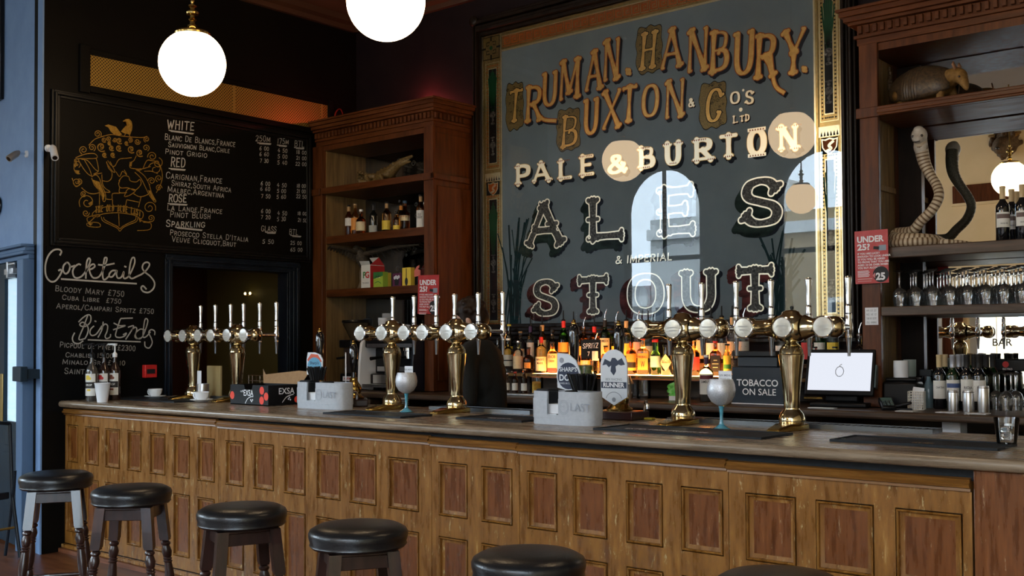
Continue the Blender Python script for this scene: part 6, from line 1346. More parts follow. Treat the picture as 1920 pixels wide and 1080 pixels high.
jar('frosted plastic beaker beside the till roll', 1706, 690, -.37, BCZ+.179, .105, .036, None, mg=mat('frosted_plastic',(.45,.55,.52),.3,trans=.6), name='plastic_beaker', cat='beaker')
t = thing('wire_basket', 'small white wire basket of folded paper slips', 'basket', (bx(1719,-.58,763),-.58,BCZ), .2); b = MB(); s_ = .042; h_ = .105
for k in range(8):
    a = -s_+2*s_*k/7
    for q in ((a,-s_),(a,s_),(-s_,a),(s_,a)): b.tube([(q[0],q[1],0.002),(q[0],q[1],h_)],.0022,5)
for k in range(8):
    z = .003+h_*k/7.2; b.tube([(-s_,-s_,z),(s_,-s_,z),(s_,s_,z),(-s_,s_,z),(-s_,-s_,z)],.0022,5)
ob('wires', b, mat('white_wire',(.72,.70,.64),.4), t); b = MB(); b.box(-.03,.03,-.02,-.017,.004,.13); b.box(-.035,.02,.005,.008,.004,.12); b.xf(Matrix.Rotation(.12,4,'Y')); ob('paper_slip', b, PAPER, t)
t = thing('stapler', 'black stapler in front of the receipt printer', 'stapler', (bx(1690,-.68,760),-.68,BCZ), .3)
ob('jaw', MB().box(-.06,.06,-.012,.012,0,.012), BLACKP, t, bev=.003); b = MB().box(-.06,.06,-.012,.012,0,.018); b.xf(Matrix.Translation((0,0,.022)) @ Matrix.Rotation(-.25,4,'Y')); ob('arm', b, BLACKP, t, bev=.006)
t = thing('spray_bottle', 'blue tinted spray bottle behind the wine bottles', 'bottle', (bx(1742,-.33,760),-.33,BCZ)); ob('body', MB().lathe([(0,0),(.03,0),(.032,.01),(.03,.13),(.012,.165),(.012,.185),(0,.186)],seg=20), mat('aqua_plastic',(.25,.38,.44),.15,trans=.5), t); ob('trigger_head', MB().box(-.05,.02,-.014,.014,.187,.225).tube([(-.03,0,.19),(-.045,0,.15)],.006,8), DARKBLUE, t, bev=.005)
WG = 'wine bottles on the back counter'
for px,y,lab,k in [(1762,-.42,'black wine bottle with beige foil and broad cream label',dict(glass=GL_WINE,foil=CAP_BE,lab=(.06,.165,LB_W),text=[('CHATEAU',.12,.012,.05)])),(1773,-.26,'green wine bottle with beige foil in the second row',dict(glass=GL_GRN,foil=CAP_BE)),(1787,-.42,'green wine bottle with silver foil and blue ship label',dict(glass=GL_WGRN,foil=CAP_SV,lab=(.05,.17,LB_W),lab2=(.125,.15,mat('ship_blue',(.06,.10,.25),.6)))),(1799,-.26,'dark wine bottle with silver foil behind the ship label',dict(glass=GL_WINE,foil=CAP_SV)),(1814,-.42,'black capped wine bottle with a white label',dict(glass=GL_WINE,foil=LB_BK,lab=(.05,.175,LB_W),text=[('RIOJA',.12,.016,.045)])),(1828,-.26,'black capped wine bottle in the second row',dict(glass=GL_WINE,foil=LB_BK)),(1836,-.40,'black capped wine bottle behind the tallest shaker',dict(glass=GL_WINE,foil=LB_BK,lab=(.05,.17,LB_W))),(1840,-.16,'black wine bottle deepest in the cabinet',dict(glass=GL_WINE,foil=LB_BK)),(1851,-.27,'green wine bottle with a dark cap near the glasses',dict(glass=GL_GRN,foil=LB_BK)),(1862,-.20,'green wine bottle beside the red roundel board',dict(glass=GL_WGRN,foil=LB_BK)),(1806,-.16,'wine bottle with silver foil at the mirror',dict(glass=GL_WINE,foil=CAP_SV))]:
    bottle(lab, bx(px,y,755), y, BCZ, h=.315, r=.0375, shape='wine', cap=None, group=WG, name='wine_bottle', **k)
for px,h_,lab in [(1787,.118,'short steel thimble measure before the ship-labelled wine'),(1816,.118,'short steel measure before the black capped wine'),(1844,.145,'tall steel measure, tallest of the three')]:
    t = thing('steel_measure', lab, 'shaker', (bx(px,-.585,766),-.585,BCZ), 0, 'steel measures before the wine'); ob('cylinder', MB().lathe([(0,0),(.030,0),(.0305,.003),(.0305,h_-.008),(.028,h_),(.0275,h_),(.027,.01),(0,.008)],seg=28), STEEL, t); ob('rim', MB().lathe([(.0306,h_-.012),(.0318,h_-.010),(.0306,h_-.008)],seg=28), CHROME, t)
for px,y,lab in [(1700,-.74,'cream paper coaster by the wire basket'),(1776,-.72,'white paper coaster before the wine bottles'),(1835,-.73,'white paper coaster before the tall steel measure')]:
    tag(ob('coaster', MB().box(-.05,.05,-.045,.045,.0003,.003), PAPER, loc=(bx(px,y,768),y,BCZ)), lab, 'coaster', 'paper coasters on the back counter')
# ------------------------------------------------------------------ right cabinet contents
WB = 'wine bottles on the cobra shelf'
for px,y,lab in [(1881,-.40,'front wine bottle with a cream label, beside the cobra'),(1898,-.24,'wine bottle with beige cap behind the one by the cobra'),(1907,-.12,'wine bottle deepest by the mirror on the cobra shelf'),(1918,-.40,'front wine bottle with a cream label at the picture edge'),(1926,-.22,'wine bottle with beige cap cut by the picture edge')]:
    bottle(lab, bx(px,y,450), y, 2.06, h=.315, r=.0375, shape='wine', glass=GL_WINE, foil=CAP_BE, cap=None, group=WB, name='wine_bottle', lab=(.08,.165,LB_W), text=[('CASA DEL VINO',.098,.008,.04)], lab2=(.13,.155,mat('vine_print',(.16,.11,.10),.6)))
def wine_glass():
    t = thing('wine_glass', '', 'glass', (0,0,0), 0, 'upturned wine glasses')
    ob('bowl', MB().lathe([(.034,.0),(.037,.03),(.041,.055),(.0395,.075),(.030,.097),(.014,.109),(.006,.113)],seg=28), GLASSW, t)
    ob('stem', MB().lathe([(.0,.111),(.006,.113),(.0042,.125),(.004,.19),(.006,.199),(.0,.200)],seg=12), tglass('glass_stem',(.95,.97,.97)), t)
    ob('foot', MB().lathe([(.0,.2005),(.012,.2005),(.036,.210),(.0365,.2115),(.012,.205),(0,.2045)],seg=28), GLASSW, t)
    return t
g0 = wine_glass(); ORD = ['first','second','third','fourth','fifth','sixth','seventh','eighth','ninth','tenth','eleventh','twelfth']; ROWS = ['front','second','third','back']; cnt = 0
for rI,y in enumerate((-.455,-.36,-.265,-.17)):
    for k in range(9):
        x = 5.285+k*.0975+(.0487 if rI%2 else 0)
        lab = 'clear wine glass upside down, %s from the cabinet stile in the %s row' % (ORD[k], ROWS[rI])
        if cnt == 0: g0.location = (x,y,1.7095); g0['label'] = lab
        else: dup(g0, (x,y,1.7095), label=lab)
        cnt += 1
for k,(px,y) in enumerate(((1868,-.36),(1886,-.42),(1905,-.36),(1897,-.25))):
    dup(g0, (bx(px,y,765),y,BCZ+.0005), label='upturned wine glass on the back counter, %s in the cluster by the picture edge'%ORD[k], group='glasses on the back counter')
# cocktail counter rail sign near the right edge
t = thing('glass_rack_sign', 'black rack board with a red roundel behind the counter glasses', 'rack', (bx(1890,-.12,690),-.12,BCZ)); b = MB(); b.box(-.10,.14,-.01,.01,.215,.285); ob('board', b, BLACKP, t, bev=.006); ob('leg', MB().box(-.09,-.08,-.005,.005,0,.2149).box(.12,.13,-.005,.005,0,.2149), CHROME, t); b = MB(); disc(b,lambda a,c,l=0.:(a,-.0105-l,c),-.01,.255,.018,0,.0); font(b,'BISTRO',.012,lambda a,c,l=0.:(a,-.0107,c),1,.0,.0,.222,'CENTER'); ob('roundel', b, [LB_RD, WHITEPR], t)
# posters
def poster(label, corners, axis_y, tilt):
    (xl_,zt_),(xr_,zb_) = corners; w_ = xr_-xl_; h_ = zt_-zb_
    t = thing('age_notice', label, 'poster', ((xl_+xr_)/2,axis_y,zb_), 0, 'red age notices'); t.rotation_euler = (0,tilt,0)
    ob('sheet', MB().box(-w_/2,w_/2,-.0015,.0015,0,h_), POSTER, t)
    b = MB(); b.raw=True; f = lambda a,c,l=0.:(a,-.002-l,c); s_ = w_/.22
    font(b,'UNDER',.040*s_,f,0,.05,-w_*.42,h_-.075*s_,'LEFT',fit=w_*.80); font(b,'25?',.040*s_,f,0,.05,-w_*.42,h_-.125*s_,'LEFT',fit=w_*.38)
    for k,tx in enumerate(['IF YOU ARE LUCKY','ENOUGH TO LOOK UNDER','25 YOU WILL BE ASKED','TO PROVE THAT YOU ARE','AGED 18 OR OVER WHEN','YOU BUY ALCOHOL']): font(b,tx,.0125*s_,f,0,.03,-w_*.42,h_-(.155+.0185*k)*s_,'LEFT')
    for k in range(5): ribbon(b,[(-w_*.42,h_-(.262+.009*k)*s_),(-w_*(.10-.03*(k%2)),h_-(.262+.009*k)*s_)],.0035,f,0)
    disc(b,f,w_*.27,h_*.13+.01,.052*s_,1,.0003); font(b,'25',.045*s_,f,0,.06,w_*.12,.022*s_,'LEFT',lift=.0006); b.add([f(w_*.02,.05*s_,.0006),f(w_*.10,.03*s_,.0006),f(w_*.10,.07*s_,.0006)],[(0,1,2)],2)
    b.add([f(w_*.22,h_-.10*s_),f(w_*.44,h_-.10*s_),f(w_*.44,h_-.135*s_),f(w_*.22,h_-.135*s_)],[(0,1,2,3)],3); ribbon(b,[(w_*.1,h_-.115*s_),(w_*.2,h_-.118*s_)],.02*s_,f,1)
    ribbon(b,[(-w_*.42,.03*s_),(w_*.0,.03*s_)],.006*s_,f,4); ribbon(b,[(-w_*.42,.016*s_),(-w_*.02,.016*s_)],.004*s_,f,4)
    ob('poster_print', b, [WHITEPR, BLACKPR, mat('chevron_pink',(.6,.2,.2),.5), mat('card_blue_grey',(.25,.3,.36),.5), mat('faded_pink',(.6,.3,.28),.5)], t)
a = pt(783,517,'y',-.552); c = pt(822,588,'y',-.552); poster('red age notice pinned on the corner cabinet stile', ((a.x,a.z),(c.x,c.z)), -.552, .03)
a = pt(1603,434,'y',-.556); c = pt(1667,530,'y',-.556); poster('red age notice on the mirrored cabinet stile beside the gilt border', ((a.x,a.z),(c.x,c.z)), -.556, -.01)
a = pt(1622,577,'y',-.535); c = pt(1647,609,'y',-.535); t = thing('paper_list', 'small white handwritten list taped to the mirrored cabinet stile', 'paper', ((a.x+c.x)/2,-.535,c.z)); w_=(c.x-a.x)/2; h_=a.z-c.z
ob('sheet', MB().box(-w_,w_,-.001,.001,0,h_), PAPER, t); b = MB()
for k in range(4): write(b,['AR 03 22','NG VE 12','TAB 05 SCOT','CELL VARBAS'][k],(-w_*.8,h_*(.78-.23*k)),(w_*.75,h_*(.78-.23*k)),.011,.0014,lambda p,q,l=0.:(p,-.0014,q))
ob('handwriting', b, GREYP, t)
# ------------------------------------------------------------------ bar stools
SH = .795
def stool():
    t = thing('bar_stool', '', 'bar stool', (0,0,0), 0, 'bar stools')
    R = .196
    ob('seat', MB().lathe([(0,SH-.094),(.15,SH-.094),(R-.012,SH-.090),(R-.003,SH-.080),(R-.006,SH-.072),(R,SH-.052),(R+.001,SH-.036),(R-.005,SH-.022),(R-.016,SH-.016),(R-.020,SH-.013),(R-.035,SH-.006),(.11,SH),(0,SH+.002)],seg=56), LEATHER, t, ang=50)
    ht = SH-.0945; a = .112; b_ = .178
    ap = MB()
    for s_ in (-1,1):
        ap.box(-a,a,s_*a-.011,s_*a+.011,ht-.065,ht-.012); ap.box(s_*a-.011,s_*a+.011,-a,a,ht-.065,ht-.012)
    ap.box(-.13,.13,-.13,.13,ht-.012,ht)
    ob('seat_frame', ap, STOOLWOOD, t, bev=.003)
    q = .024
    turned = [(.017,.49),(.024,.482),(.024,.474),(.017,.466),(.021,.455),(.026,.435),(.021,.410),(.017,.405),(.024,.398),(.017,.391),(.024,.384),(.018,.377),(.0205,.36),(.0245,.31),(.0235,.27),(.018,.235),(.024,.228),(.018,.221),(.022,.213),(.026,.195),(.026,.165),(.021,.150),(.017,.145),(.024,.137),(.017,.130),(.021,.118),(.0225,.085),(.018,.06),(.0225,.05),(.020,.02),(.016,0),(0,0)]
    for sx in (-1,1):
        for sy in (-1,1):
            m_ = MB(); m_.box(-q,q,-q,q,.505,ht-.0005); m_.box(-q*.9,q*.9,-q*.9,q*.9,.495,.505); m_.lathe(turned,seg=16)
            k0 = (b_-a)/ht
            m_.v = [(x+sx*(b_-k0*z), y+sy*(b_-k0*z), z) for x,y,z in m_.v]
            ob('leg', m_, STOOLWOOD, t, ang=40)
    k0 = (b_-a)/ht
    for z, dirs in ((.18,(0,)),(.10,(1,))):
        e = b_-k0*z
        for s_ in (-1,1):
            p, q_ = ((-e,s_*e,z),(e,s_*e,z)) if dirs[0]==0 else ((s_*e,-e,z),(s_*e,e,z))
            ob('stretcher', MB().tube([p,tuple(np.array(p)*.75+np.array(q_)*.25),tuple((np.array(p)+np.array(q_))/2),tuple(np.array(p)*.25+np.array(q_)*.75),q_],[.009,.0115,.0125,.0115,.009],10), STOOLWOOD, t)
    return t
s0 = stool()
for i,(px,py,rz,lab) in enumerate([(105.5,884,1.0,'black leather bar stool at the far end, by the blue door'),(247,910,.72,'black leather bar stool second from the blue door'),(454,946,1.18,'black leather bar stool in the middle, below the open black box'),(672,981,1.02,'black leather bar stool below the caddy by the black box'),(991,1033,.85,'large black leather stool seat cut by the bottom edge, below the navy clip'),(1462,1075,.5,'bar stool of which only the seat rim shows at the bottom edge')]):
    q = pt(px, py, 'z', SH)
    if i == 0: s0.location = (q.x,q.y,0); s0.rotation_euler = (0,0,rz); s0['label'] = lab
    else: dup(s0, (q.x,q.y,0), rz, lab)
# chair edge at the far left, only partly in the picture
q = pt(8,1050,'y',-3.55)
t = thing('folded_chair', 'dark metal folded chair leaning by the blue door at the picture edge', 'chair', (q.x-.54,-3.55,0), .2)
for y,l in ((0,.0),(.34,.03)): ob('side_frame', MB().tube([(.06+l,y,0.012),(.0,y,.45),(-.03,y,.95)],.013,10).tube([(-.10+l,y,.012),(.02,y,.5),(.03,y,.62)],.011,10), DARKBLUE, t)
ob('back_rail', MB().tube([(-.03,0,.95),(-.035,.17,.97),(-.03,.34,.95)],.013,10), DARKBLUE, t)
ob('seat', MB().box(-.02,.0,.02,.32,.42,.47), DARKBLUE, t, bev=.008); ob('cross_bar', MB().tube([(.03,0,.22),(.04,.34,.22)],.009,8), mat('dull_gold_bar',(.25,.17,.05),.4,.6), t)
# ------------------------------------------------------------------ barman and stuffed animals
def fused(name, mb, mats, parent, voxel=.008, sm=6, label=None, fn=None):
    """many overlapping volumes grown together into one continuous skin"""
    o = ob(name, mb, mats, parent, label=label)
    r = o.modifiers.new('skin', 'REMESH'); r.mode = 'VOXEL'; r.voxel_size = voxel; r.use_smooth_shade = True
    s = o.modifiers.new('soften', 'SMOOTH'); s.factor = .5; s.iterations = sm
    return o
def taper(mb, pts, rad, seg=14):
    mb.tube(smooth(pts,4) if len(pts) > 2 else pts, list(np.interp(np.linspace(0,1,(len(pts)-1)*4+1 if len(pts)>2 else 2), np.linspace(0,1,len(rad)), rad)), seg)
    for p, r in ((pts[0],rad[0]),(pts[-1],rad[-1])): mb.ball(p, r*.98, seg=14, rings=10)
SKIN = mat('skin', (.48,.27,.19), .5); HAIR = mat('dark_brown_hair', (.010,.006,.004), .5, spec=.2, c2=(.028,.014,.008), scale=(160,160,30)); JUMP = mat('black_jumper', (.0055,.0065,.0065), .85, c2=(.009,.0105,.0105), scale=(120,120,120)); TROU = mat('black_trousers',(.006,.006,.008),.8)
px_ = pt(909,640,'y',-1.42)
man = thing('person', 'person in black jumper with dark hair, head bowed, behind the middle beer fonts', 'person', (px_.x, -1.42, 0), .28)
b = MB()     # faces -x; the camera sees the left flank (-y) and a little of the front
taper(b, [(0,0,.90),(-.005,0,1.05),(-.02,0,1.22),(-.045,0,1.38)], [.135,.125,.145,.135], 20)
for s_ in (-1,1): b.ball((-.02,.085*s_,1.27),.115,.10,.17)
taper(b, [(-.035,-.185,1.40),(-.045,0,1.43),(-.035,.185,1.40)], [.068,.085,.068])
taper(b, [(-.05,0,1.43),(-.075,0,1.59)], [.062,.055])
H = Vector((-.10,0,1.665))
hn = len(b.v)
b.ball((0,0,.02),.105,.078,.105,seg=24,rings=16); b.ball((-.045,0,-.045),.060,.058,.075); b.ball((-.075,0,-.10),.026,.034,.024)      # skull, face, chin
b.tube([(-.098,0,.0),(-.122,0,-.035),(-.105,0,-.048)],[.011,.016,.010],8)                                       # nose
for s_ in (-1,1): b.ball((-.082,.036*s_,.018),.022,.024,.010); b.ball((-.078,.046*s_,-.03),.026,.022,.024); b.ball((.012,.080*s_,-.012),.020,.009,.032)   # brow, cheek, ear
b.ball((-.098,0,-.072),.014,.026,.007); b.ball((-.096,0,-.083),.013,.022,.007)                                  # lips
MH = Matrix.Translation(H) @ Matrix.Rotation(.12,4,'X') @ Matrix.Rotation(-.36,4,'Y')
b.xf(MH, hn)
# arms, hands
def arm(s, sh, el, wr, hd):
    taper(b, [sh, tuple((np.array(sh)+np.array(el))/2), el], [.062,.055,.046]); taper(b, [el, tuple((np.array(el)+np.array(wr))/2), wr], [.046,.041,.029])
    w = Vector(wr); d = (Vector(hd)-w).normalized(); side = d.cross(Vector((0,0,1))).normalized(); nrm = side.cross(d)
    b.ball(w+d*.045, .042,.032,.020)
    for k in range(4):
        o = w + d*.075 + side*(k-1.5)*.019; L = (.070,.080,.076,.060)[k]
        b.tube([o-d*.02,o+d*L*.4,o+d*L*.75-nrm*.014,o+d*L*.95-nrm*.034],[.0095,.009,.0085,.007],8)
    o = w + d*.025 + side*(-.034 if s<0 else .034); b.tube([o,o+d*.03+side*(.016*s),o+d*.06+side*(.012*s)-nrm*.012],[.011,.010,.008],8)
arm(-1,(-.035,-.20,1.40),(.01,-.285,1.13),(-.20,-.23,1.01),(-.32,-.19,.99))
arm(1,(-.035,.20,1.40),(-.07,.275,1.14),(-.29,.17,1.03),(-.40,.12,1.02))
for s_ in (-1,1):
    taper(b, [(0,.09*s_,.92),(-.005,.095*s_,.70),(-.01,.095*s_,.50),(.005,.095*s_,.28),(.02,.095*s_,.075)], [.098,.082,.060,.055,.038]); taper(b, [(.02,.095*s_,.045),(-.08,.10*s_,.035),(-.14,.105*s_,.028)], [.042,.036,.028])
fused('body', b, SKIN, man, .0075, 3)
j = MB(); taper(j, [(0,0,.86),(-.005,0,1.05),(-.02,0,1.22),(-.045,0,1.40)], [.165,.152,.165,.150], 20)
for s_ in (-1,1): j.ball((-.02,.088*s_,1.27),.132,.115,.185); j.ball((0,.07*s_,.93),.15,.125,.12)
taper(j, [(-.035,-.19,1.40),(-.045,0,1.445),(-.035,.19,1.40)], [.082,.098,.082]); taper(j, [(-.055,0,1.45),(-.075,0,1.495)],[.074,.070])
for sh,el,wr in (((-.035,-.20,1.40),(.01,-.285,1.13),(-.18,-.235,1.02)),((-.035,.20,1.40),(-.07,.275,1.14),(-.27,.18,1.035))):
    taper(j, [sh, tuple((np.array(sh)+np.array(el))/2), el], [.078,.071,.062]); taper(j, [el, tuple((np.array(el)+np.array(wr))/2), wr], [.062,.056,.044])
fused('jumper', j, JUMP, man, .010, 5)
tr_ = MB()
for s_ in (-1,1): taper(tr_, [(0,.09*s_,.92),(-.005,.095*s_,.70),(-.01,.095*s_,.50),(.005,.095*s_,.28),(.02,.095*s_,.09)], [.112,.096,.074,.068,.060])
fused('trousers', tr_, TROU, man, .012, 3)
sh_ = MB()
for s_ in (-1,1): taper(sh_, [(.035,.095*s_,.05),(-.06,.10*s_,.046),(-.15,.105*s_,.042)], [.050,.048,.041])
fused('shoes', sh_, BLACKP, man, .010, 2)
hr = MB(); hr.ball((.022,0,.045),.104,.088,.100,seg=24,rings=16); hr.ball((.055,0,-.005),.075,.080,.085); hr.ball((-.045,0,.098),.056,.068,.036)
rg = random.Random(4)
for k in range(46):
    a = rg.uniform(0,2*PI); e = rg.uniform(-.1,1.3); p = Vector((.02+.10*math.cos(e)*math.cos(a), .086*math.cos(e)*math.sin(a), .045+.098*math.sin(e)))
    if p.x < -.05 and p.z < .07: continue
    hr.ball(p, .022,.020,.018,seg=8,rings=6)
for s_ in (-1,1): hr.ball((-.012,.078*s_,.005),.022,.010,.045); hr.ball((-.05,.055*s_,-.085),.030,.018,.035)
hr.ball((-.075,0,-.115),.030,.040,.022)
hr.xf(MH); fused('hair', hr, HAIR, man, .007, 2)
ey = MB()
for s_ in (-1,1): ey.ball((-.094,.033*s_,.004),.010,.013,.009,seg=12,rings=8)
ey.xf(MH); ob('eyes', ey, mat('eye_white',(.6,.58,.55),.2), man)
pu = MB()
for s_ in (-1,1): pu.ball((-.1025,.033*s_,.003),.003,.006,.006,seg=10,rings=6)
pu.xf(MH); ob('pupils', pu, BLACKG, man)
lp = MB(); lp.ball((-.108,0,-.077),.006,.022,.010); lp.xf(MH); ob('mouth', lp, mat('lips',(.40,.16,.13),.5), man)
# ---- cobra
def cq(X, Y, y=-.30): p = pt(1560+X/2.842, 240+Y/2.842, 'y', y); return p
cpos = cq(470,600); cob = thing('stuffed_cobra', 'stuffed cobra rearing up in an S from its coils on the shelf', 'stuffed animal', (cpos.x,-.30,2.0605))
O = Vector(cob.location)
neck = [cq(475,55)-O, cq(478,120)-O, cq(490,185)-O, cq(520,245)-O, cq(562,310)-O, cq(578,370)-O, cq(548,440)-O, cq(490,500)-O, cq(440,550)-O]
neck = [Vector((p.x, -.02+.03*math.sin(i*.7), p.z)) for i,p in enumerate(neck)]
coil = [Vector((-.10+.0*k, 0,0)) for k in ()]
c0 = neck[-1]; cp_ = []
for k in range(26):
    a = 2.6 + k*2*PI/12.; r = .105+.018*(k/12.); cp_.append(Vector((-.015+r*math.cos(a)*1.15, -.045+r*.95*math.sin(a), max(.026-.0*k, .075-.05*k/8) if k<9 else .026)))
tail = [Vector((.16,-.10,.02)),Vector((.23,-.09,.014)),Vector((.29,-.06,.010)),Vector((.33,-.04,.006))]
cp_ = cp_[:23]
path = [tuple(p) for p in neck+[Vector((-.135,-.01,.10))]+cp_[1:]+tail]
sp_ = smooth(path,16); n = len(sp_)
key = [0,.04,.10,.16,.3,.45,.7,.85,.95,1]; rv = [.040,.038,.028,.029,.032,.034,.030,.024,.015,.004]
rad = np.interp(np.linspace(0,1,n), key, rv)
b = MB(); b.tube(sp_, list(rad), 18)
def snake_mat():
    mt = mat('cobra_scales', (.10,.075,.045), .42, spec=.4); nt = mt.node_tree; p = nt.nodes['Principled BSDF']
    at = nt.nodes.new('ShaderNodeAttribute'); at.attribute_name = 'band'
    cr = nt.nodes.new('ShaderNodeValToRGB'); cr.color_ramp.elements[0].color = (.15,.09,.045,1); cr.color_ramp.elements[1].color = (.52,.43,.31,1); cr.color_ramp.elements[0].position=.25; cr.color_ramp.elements[1].position=.5
    nt.links.new(at.outputs['Fac'], cr.inputs[0])
    at2 = nt.nodes.new('ShaderNodeAttribute'); at2.attribute_name = 'belly'
    vo = nt.nodes.new('ShaderNodeTexVoronoi'); vo.inputs['Scale'].default_value = 150
    c2 = nt.nodes.new('ShaderNodeValToRGB'); c2.color_ramp.elements[0].color=(.30,.28,.20,1); c2.color_ramp.elements[1].color=(.07,.065,.05,1); nt.links.new(vo.outputs['Distance'], c2.inputs[0]); c2.color_ramp.elements[1].position=.6
    mx = nt.nodes.new('ShaderNodeMixRGB'); nt.links.new(at2.outputs['Fac'], mx.inputs[0]); nt.links.new(c2.outputs[0], mx.inputs[1]); nt.links.new(cr.outputs[0], mx.inputs[2]); nt.links.new(mx.outputs[0], p.inputs['Base Color']); return mt
sb = ob('body', b, snake_mat(), cob, ang=80)
me = sb.data; A1 = me.attributes.new('band','FLOAT','POINT'); A2 = me.attributes.new('belly','FLOAT','POINT')
L_ = np.concatenate([[0],np.cumsum([ (Vector(sp_[i+1])-Vector(sp_[i])).length for i in range(n-1)])])
for v in me.vertices:
    i = min(v.index//18, n-1); ph = L_[i]/.024; A1.data[v.index].value = .5+.5*math.sin(2*PI*ph) if L_[i] > .09 else (.0 if .05 < L_[i] < .075 else 1.)
    dirc = Vector(v.co)-Vector(sp_[i]); A2.data[v.index].value = min(1,max(0,.5+1.6*(-dirc.y/ max(rad[i],1e-4)*.8 + dirc.z/max(rad[i],1e-4)*(.5 if L_[i]>.75 else 0) + .1)))
hd_ = Vector(sp_[0]); b = MB(); b.ball(hd_+Vector((0,-.012,.012)),.048,.040,.052,seg=20,rings=14); b.ball(hd_+Vector((0,-.035,-.012)),.034,.030,.026); b.ball(hd_+Vector((0,-.0,-.05)),.040,.024,.055); b.ball(hd_+Vector((0,-.025,.048)),.030,.026,.020)
fused('head', b, mat('cobra_head',(.42,.38,.32),.45,c2=(.55,.50,.43),scale=(50,50,50)), cob, .005, 3)
b = MB()
for s_ in (-1,1): b.ball(hd_+Vector((.026*s_,-.046,.004)),.0085,.006,.0085,seg=12,rings=8)
b.tube([hd_+Vector((-.022,-.062,-.03)),hd_+Vector((0,-.066,-.034)),hd_+Vector((.022,-.062,-.03))],[.002,.003,.002],6); ob('eyes', b, BLACKG, cob)
# ---- armadillo
ap_ = pt(1738,190,'y',-.29); arm_ = thing('stuffed_armadillo', 'stuffed armadillo with banded shell and ringed tail on the top shelf', 'stuffed animal', (ap_.x,-.29,2.9005), -.22); arm_.scale = (1.32,1.32,1.22)
SHELL = mat('armadillo_shell',(.035,.024,.016),.38,c2=(.11,.07,.035),scale=(90,90,90)); AFUR = mat('armadillo_hide',(.15,.075,.014),.7,c2=(.26,.14,.035),scale=(60,60,60))
b = MB(); b.ball((-.01,0,.090),.135,.072,.060); b.ball((-.10,0,.06),.058,.066,.055)
taper(b, [(.10,0,.115),(.15,-.02,.125),(.178,-.03,.115)],[.048,.040,.034]); taper(b, [(.178,-.03,.115),(.205,-.042,.075),(.218,-.048,.045)],[.033,.020,.011])
for x,y in ((.085,-.045),(.085,.045),(-.095,-.05),(-.095,.05)):
    taper(b, [(x,y,.075),(x+.012,y*1.15,.045),(x+.006,y*1.2,.015)],[.032,.019,.014] if x>0 else [.045,.030,.018]); 
    for k in (-1,0,1): b.tube([(x+.010,y*1.2+.009*k,.014),(x+.036,y*1.2+.012*k,.007)],[.006,.003],6)
fused('body', b, AFUR, arm_, .005, 3)
b = MB(); nx, na = 46, 26; vs = []
for i in range(nx):
    u = i/(nx-1); x = -.165+.30*u; e = math.sqrt(max(0,1-((u-.5)/.52)**2)); r = .105*e**.75+.004
    if .30 < u < .68: r += .0045*(1-abs(((u-.30)/.38*8)%1*2-1))*1.4-.002
    for k in range(na):
        a = -.5+ (PI+1.0)*k/(na-1); vs.append((x, -r*.95*math.cos(a), .088+r*1.08*math.sin(a)))
b.add(vs, [(i*na+k,i*na+k+1,(i+1)*na+k+1,(i+1)*na+k) for i in range(nx-1) for k in range(na-1)])
so = ob('shell', b, SHELL, arm_, ang=25); sm_ = so.modifiers.new('thick','SOLIDIFY'); sm_.thickness = .004
b = MB(); 
for s_ in (-1,1): b.add([(.165,-.03+.018*s_-.010,.145),(.165,-.03+.018*s_+.010,.145),(.160,-.03+.024*s_+.012,.170),(.158,-.03+.024*s_,.185),(.160,-.03+.024*s_-.012,.170)],[(0,1,2,3,4)])
eo = ob('ear', b, mat('ear_pink_brown',(.30,.15,.08),.6), arm_); sm_ = eo.modifiers.new('thick','SOLIDIFY'); sm_.thickness = .006
b = MB(); tp_ = smooth([(-.150,0,.07),(-.175,.0,.10),(-.19,.005,.16),(-.192,.01,.20),(-.197,.012,.25)],8); nn = len(tp_)
b.tube(tp_, [ .020*(1-.85*i/nn)+(.0028 if i%3==0 else 0) for i in range(nn)], 12); ob('tail', b, SHELL, arm_, ang=20)
b = MB(); b.ball((.193,-.062,.105),.005); b.ball((.206,-.02,.105),.005); ob('eyes', b, BLACKG, arm_)
# ---- small crocodile on the left cabinet
c0 = pt(700,340,'y',-.36); cro = thing('stuffed_crocodile', 'small stuffed crocodile with raised head on the top shelf of the corner cabinet', 'stuffed animal', (c0.x,-.36,2.9005))
O = Vector(cro.location)
def kq(px,py,y=-.36): p = pt(px,py,'y',y)-O; return p
CROC = mat('croc_hide',(.07,.045,.012),.5,c2=(.20,.125,.04),scale=(70,70,70),bump=.5)
b = MB(); P = [(-.02,-.09,.085),(-.10,-.07,.105),(-.11,-.05,.035),(0,0,.045),(.10,.01,.065),(.20,.0,.085),(.28,-.005,.125)]
taper(b, P, [.010,.018,.028,.042,.060,.054,.042])
taper(b, [(.28,-.005,.13),(.35,-.01,.155)],[.040,.034]); taper(b,[(.35,-.01,.165),(.43,-.015,.182),(.50,-.02,.195)],[.028,.019,.012]); taper(b,[(.35,-.01,.14),(.42,-.015,.148),(.48,-.02,.152)],[.022,.013,.009])
for x,y in ((.03,-.05),(.03,.05),(.21,-.055),(.21,.05)):
    taper(b,[(x,y*.6,.07),(x-.03,y*1.5,.065),(x+.01,y*1.7,.012)],[.030,.022,.013])
    for k in (-1,0,1): b.tube([(x+.01,y*1.6+.008*k,.010),(x+.04,y*1.6+.014*k,.006)],[.006,.003],6)
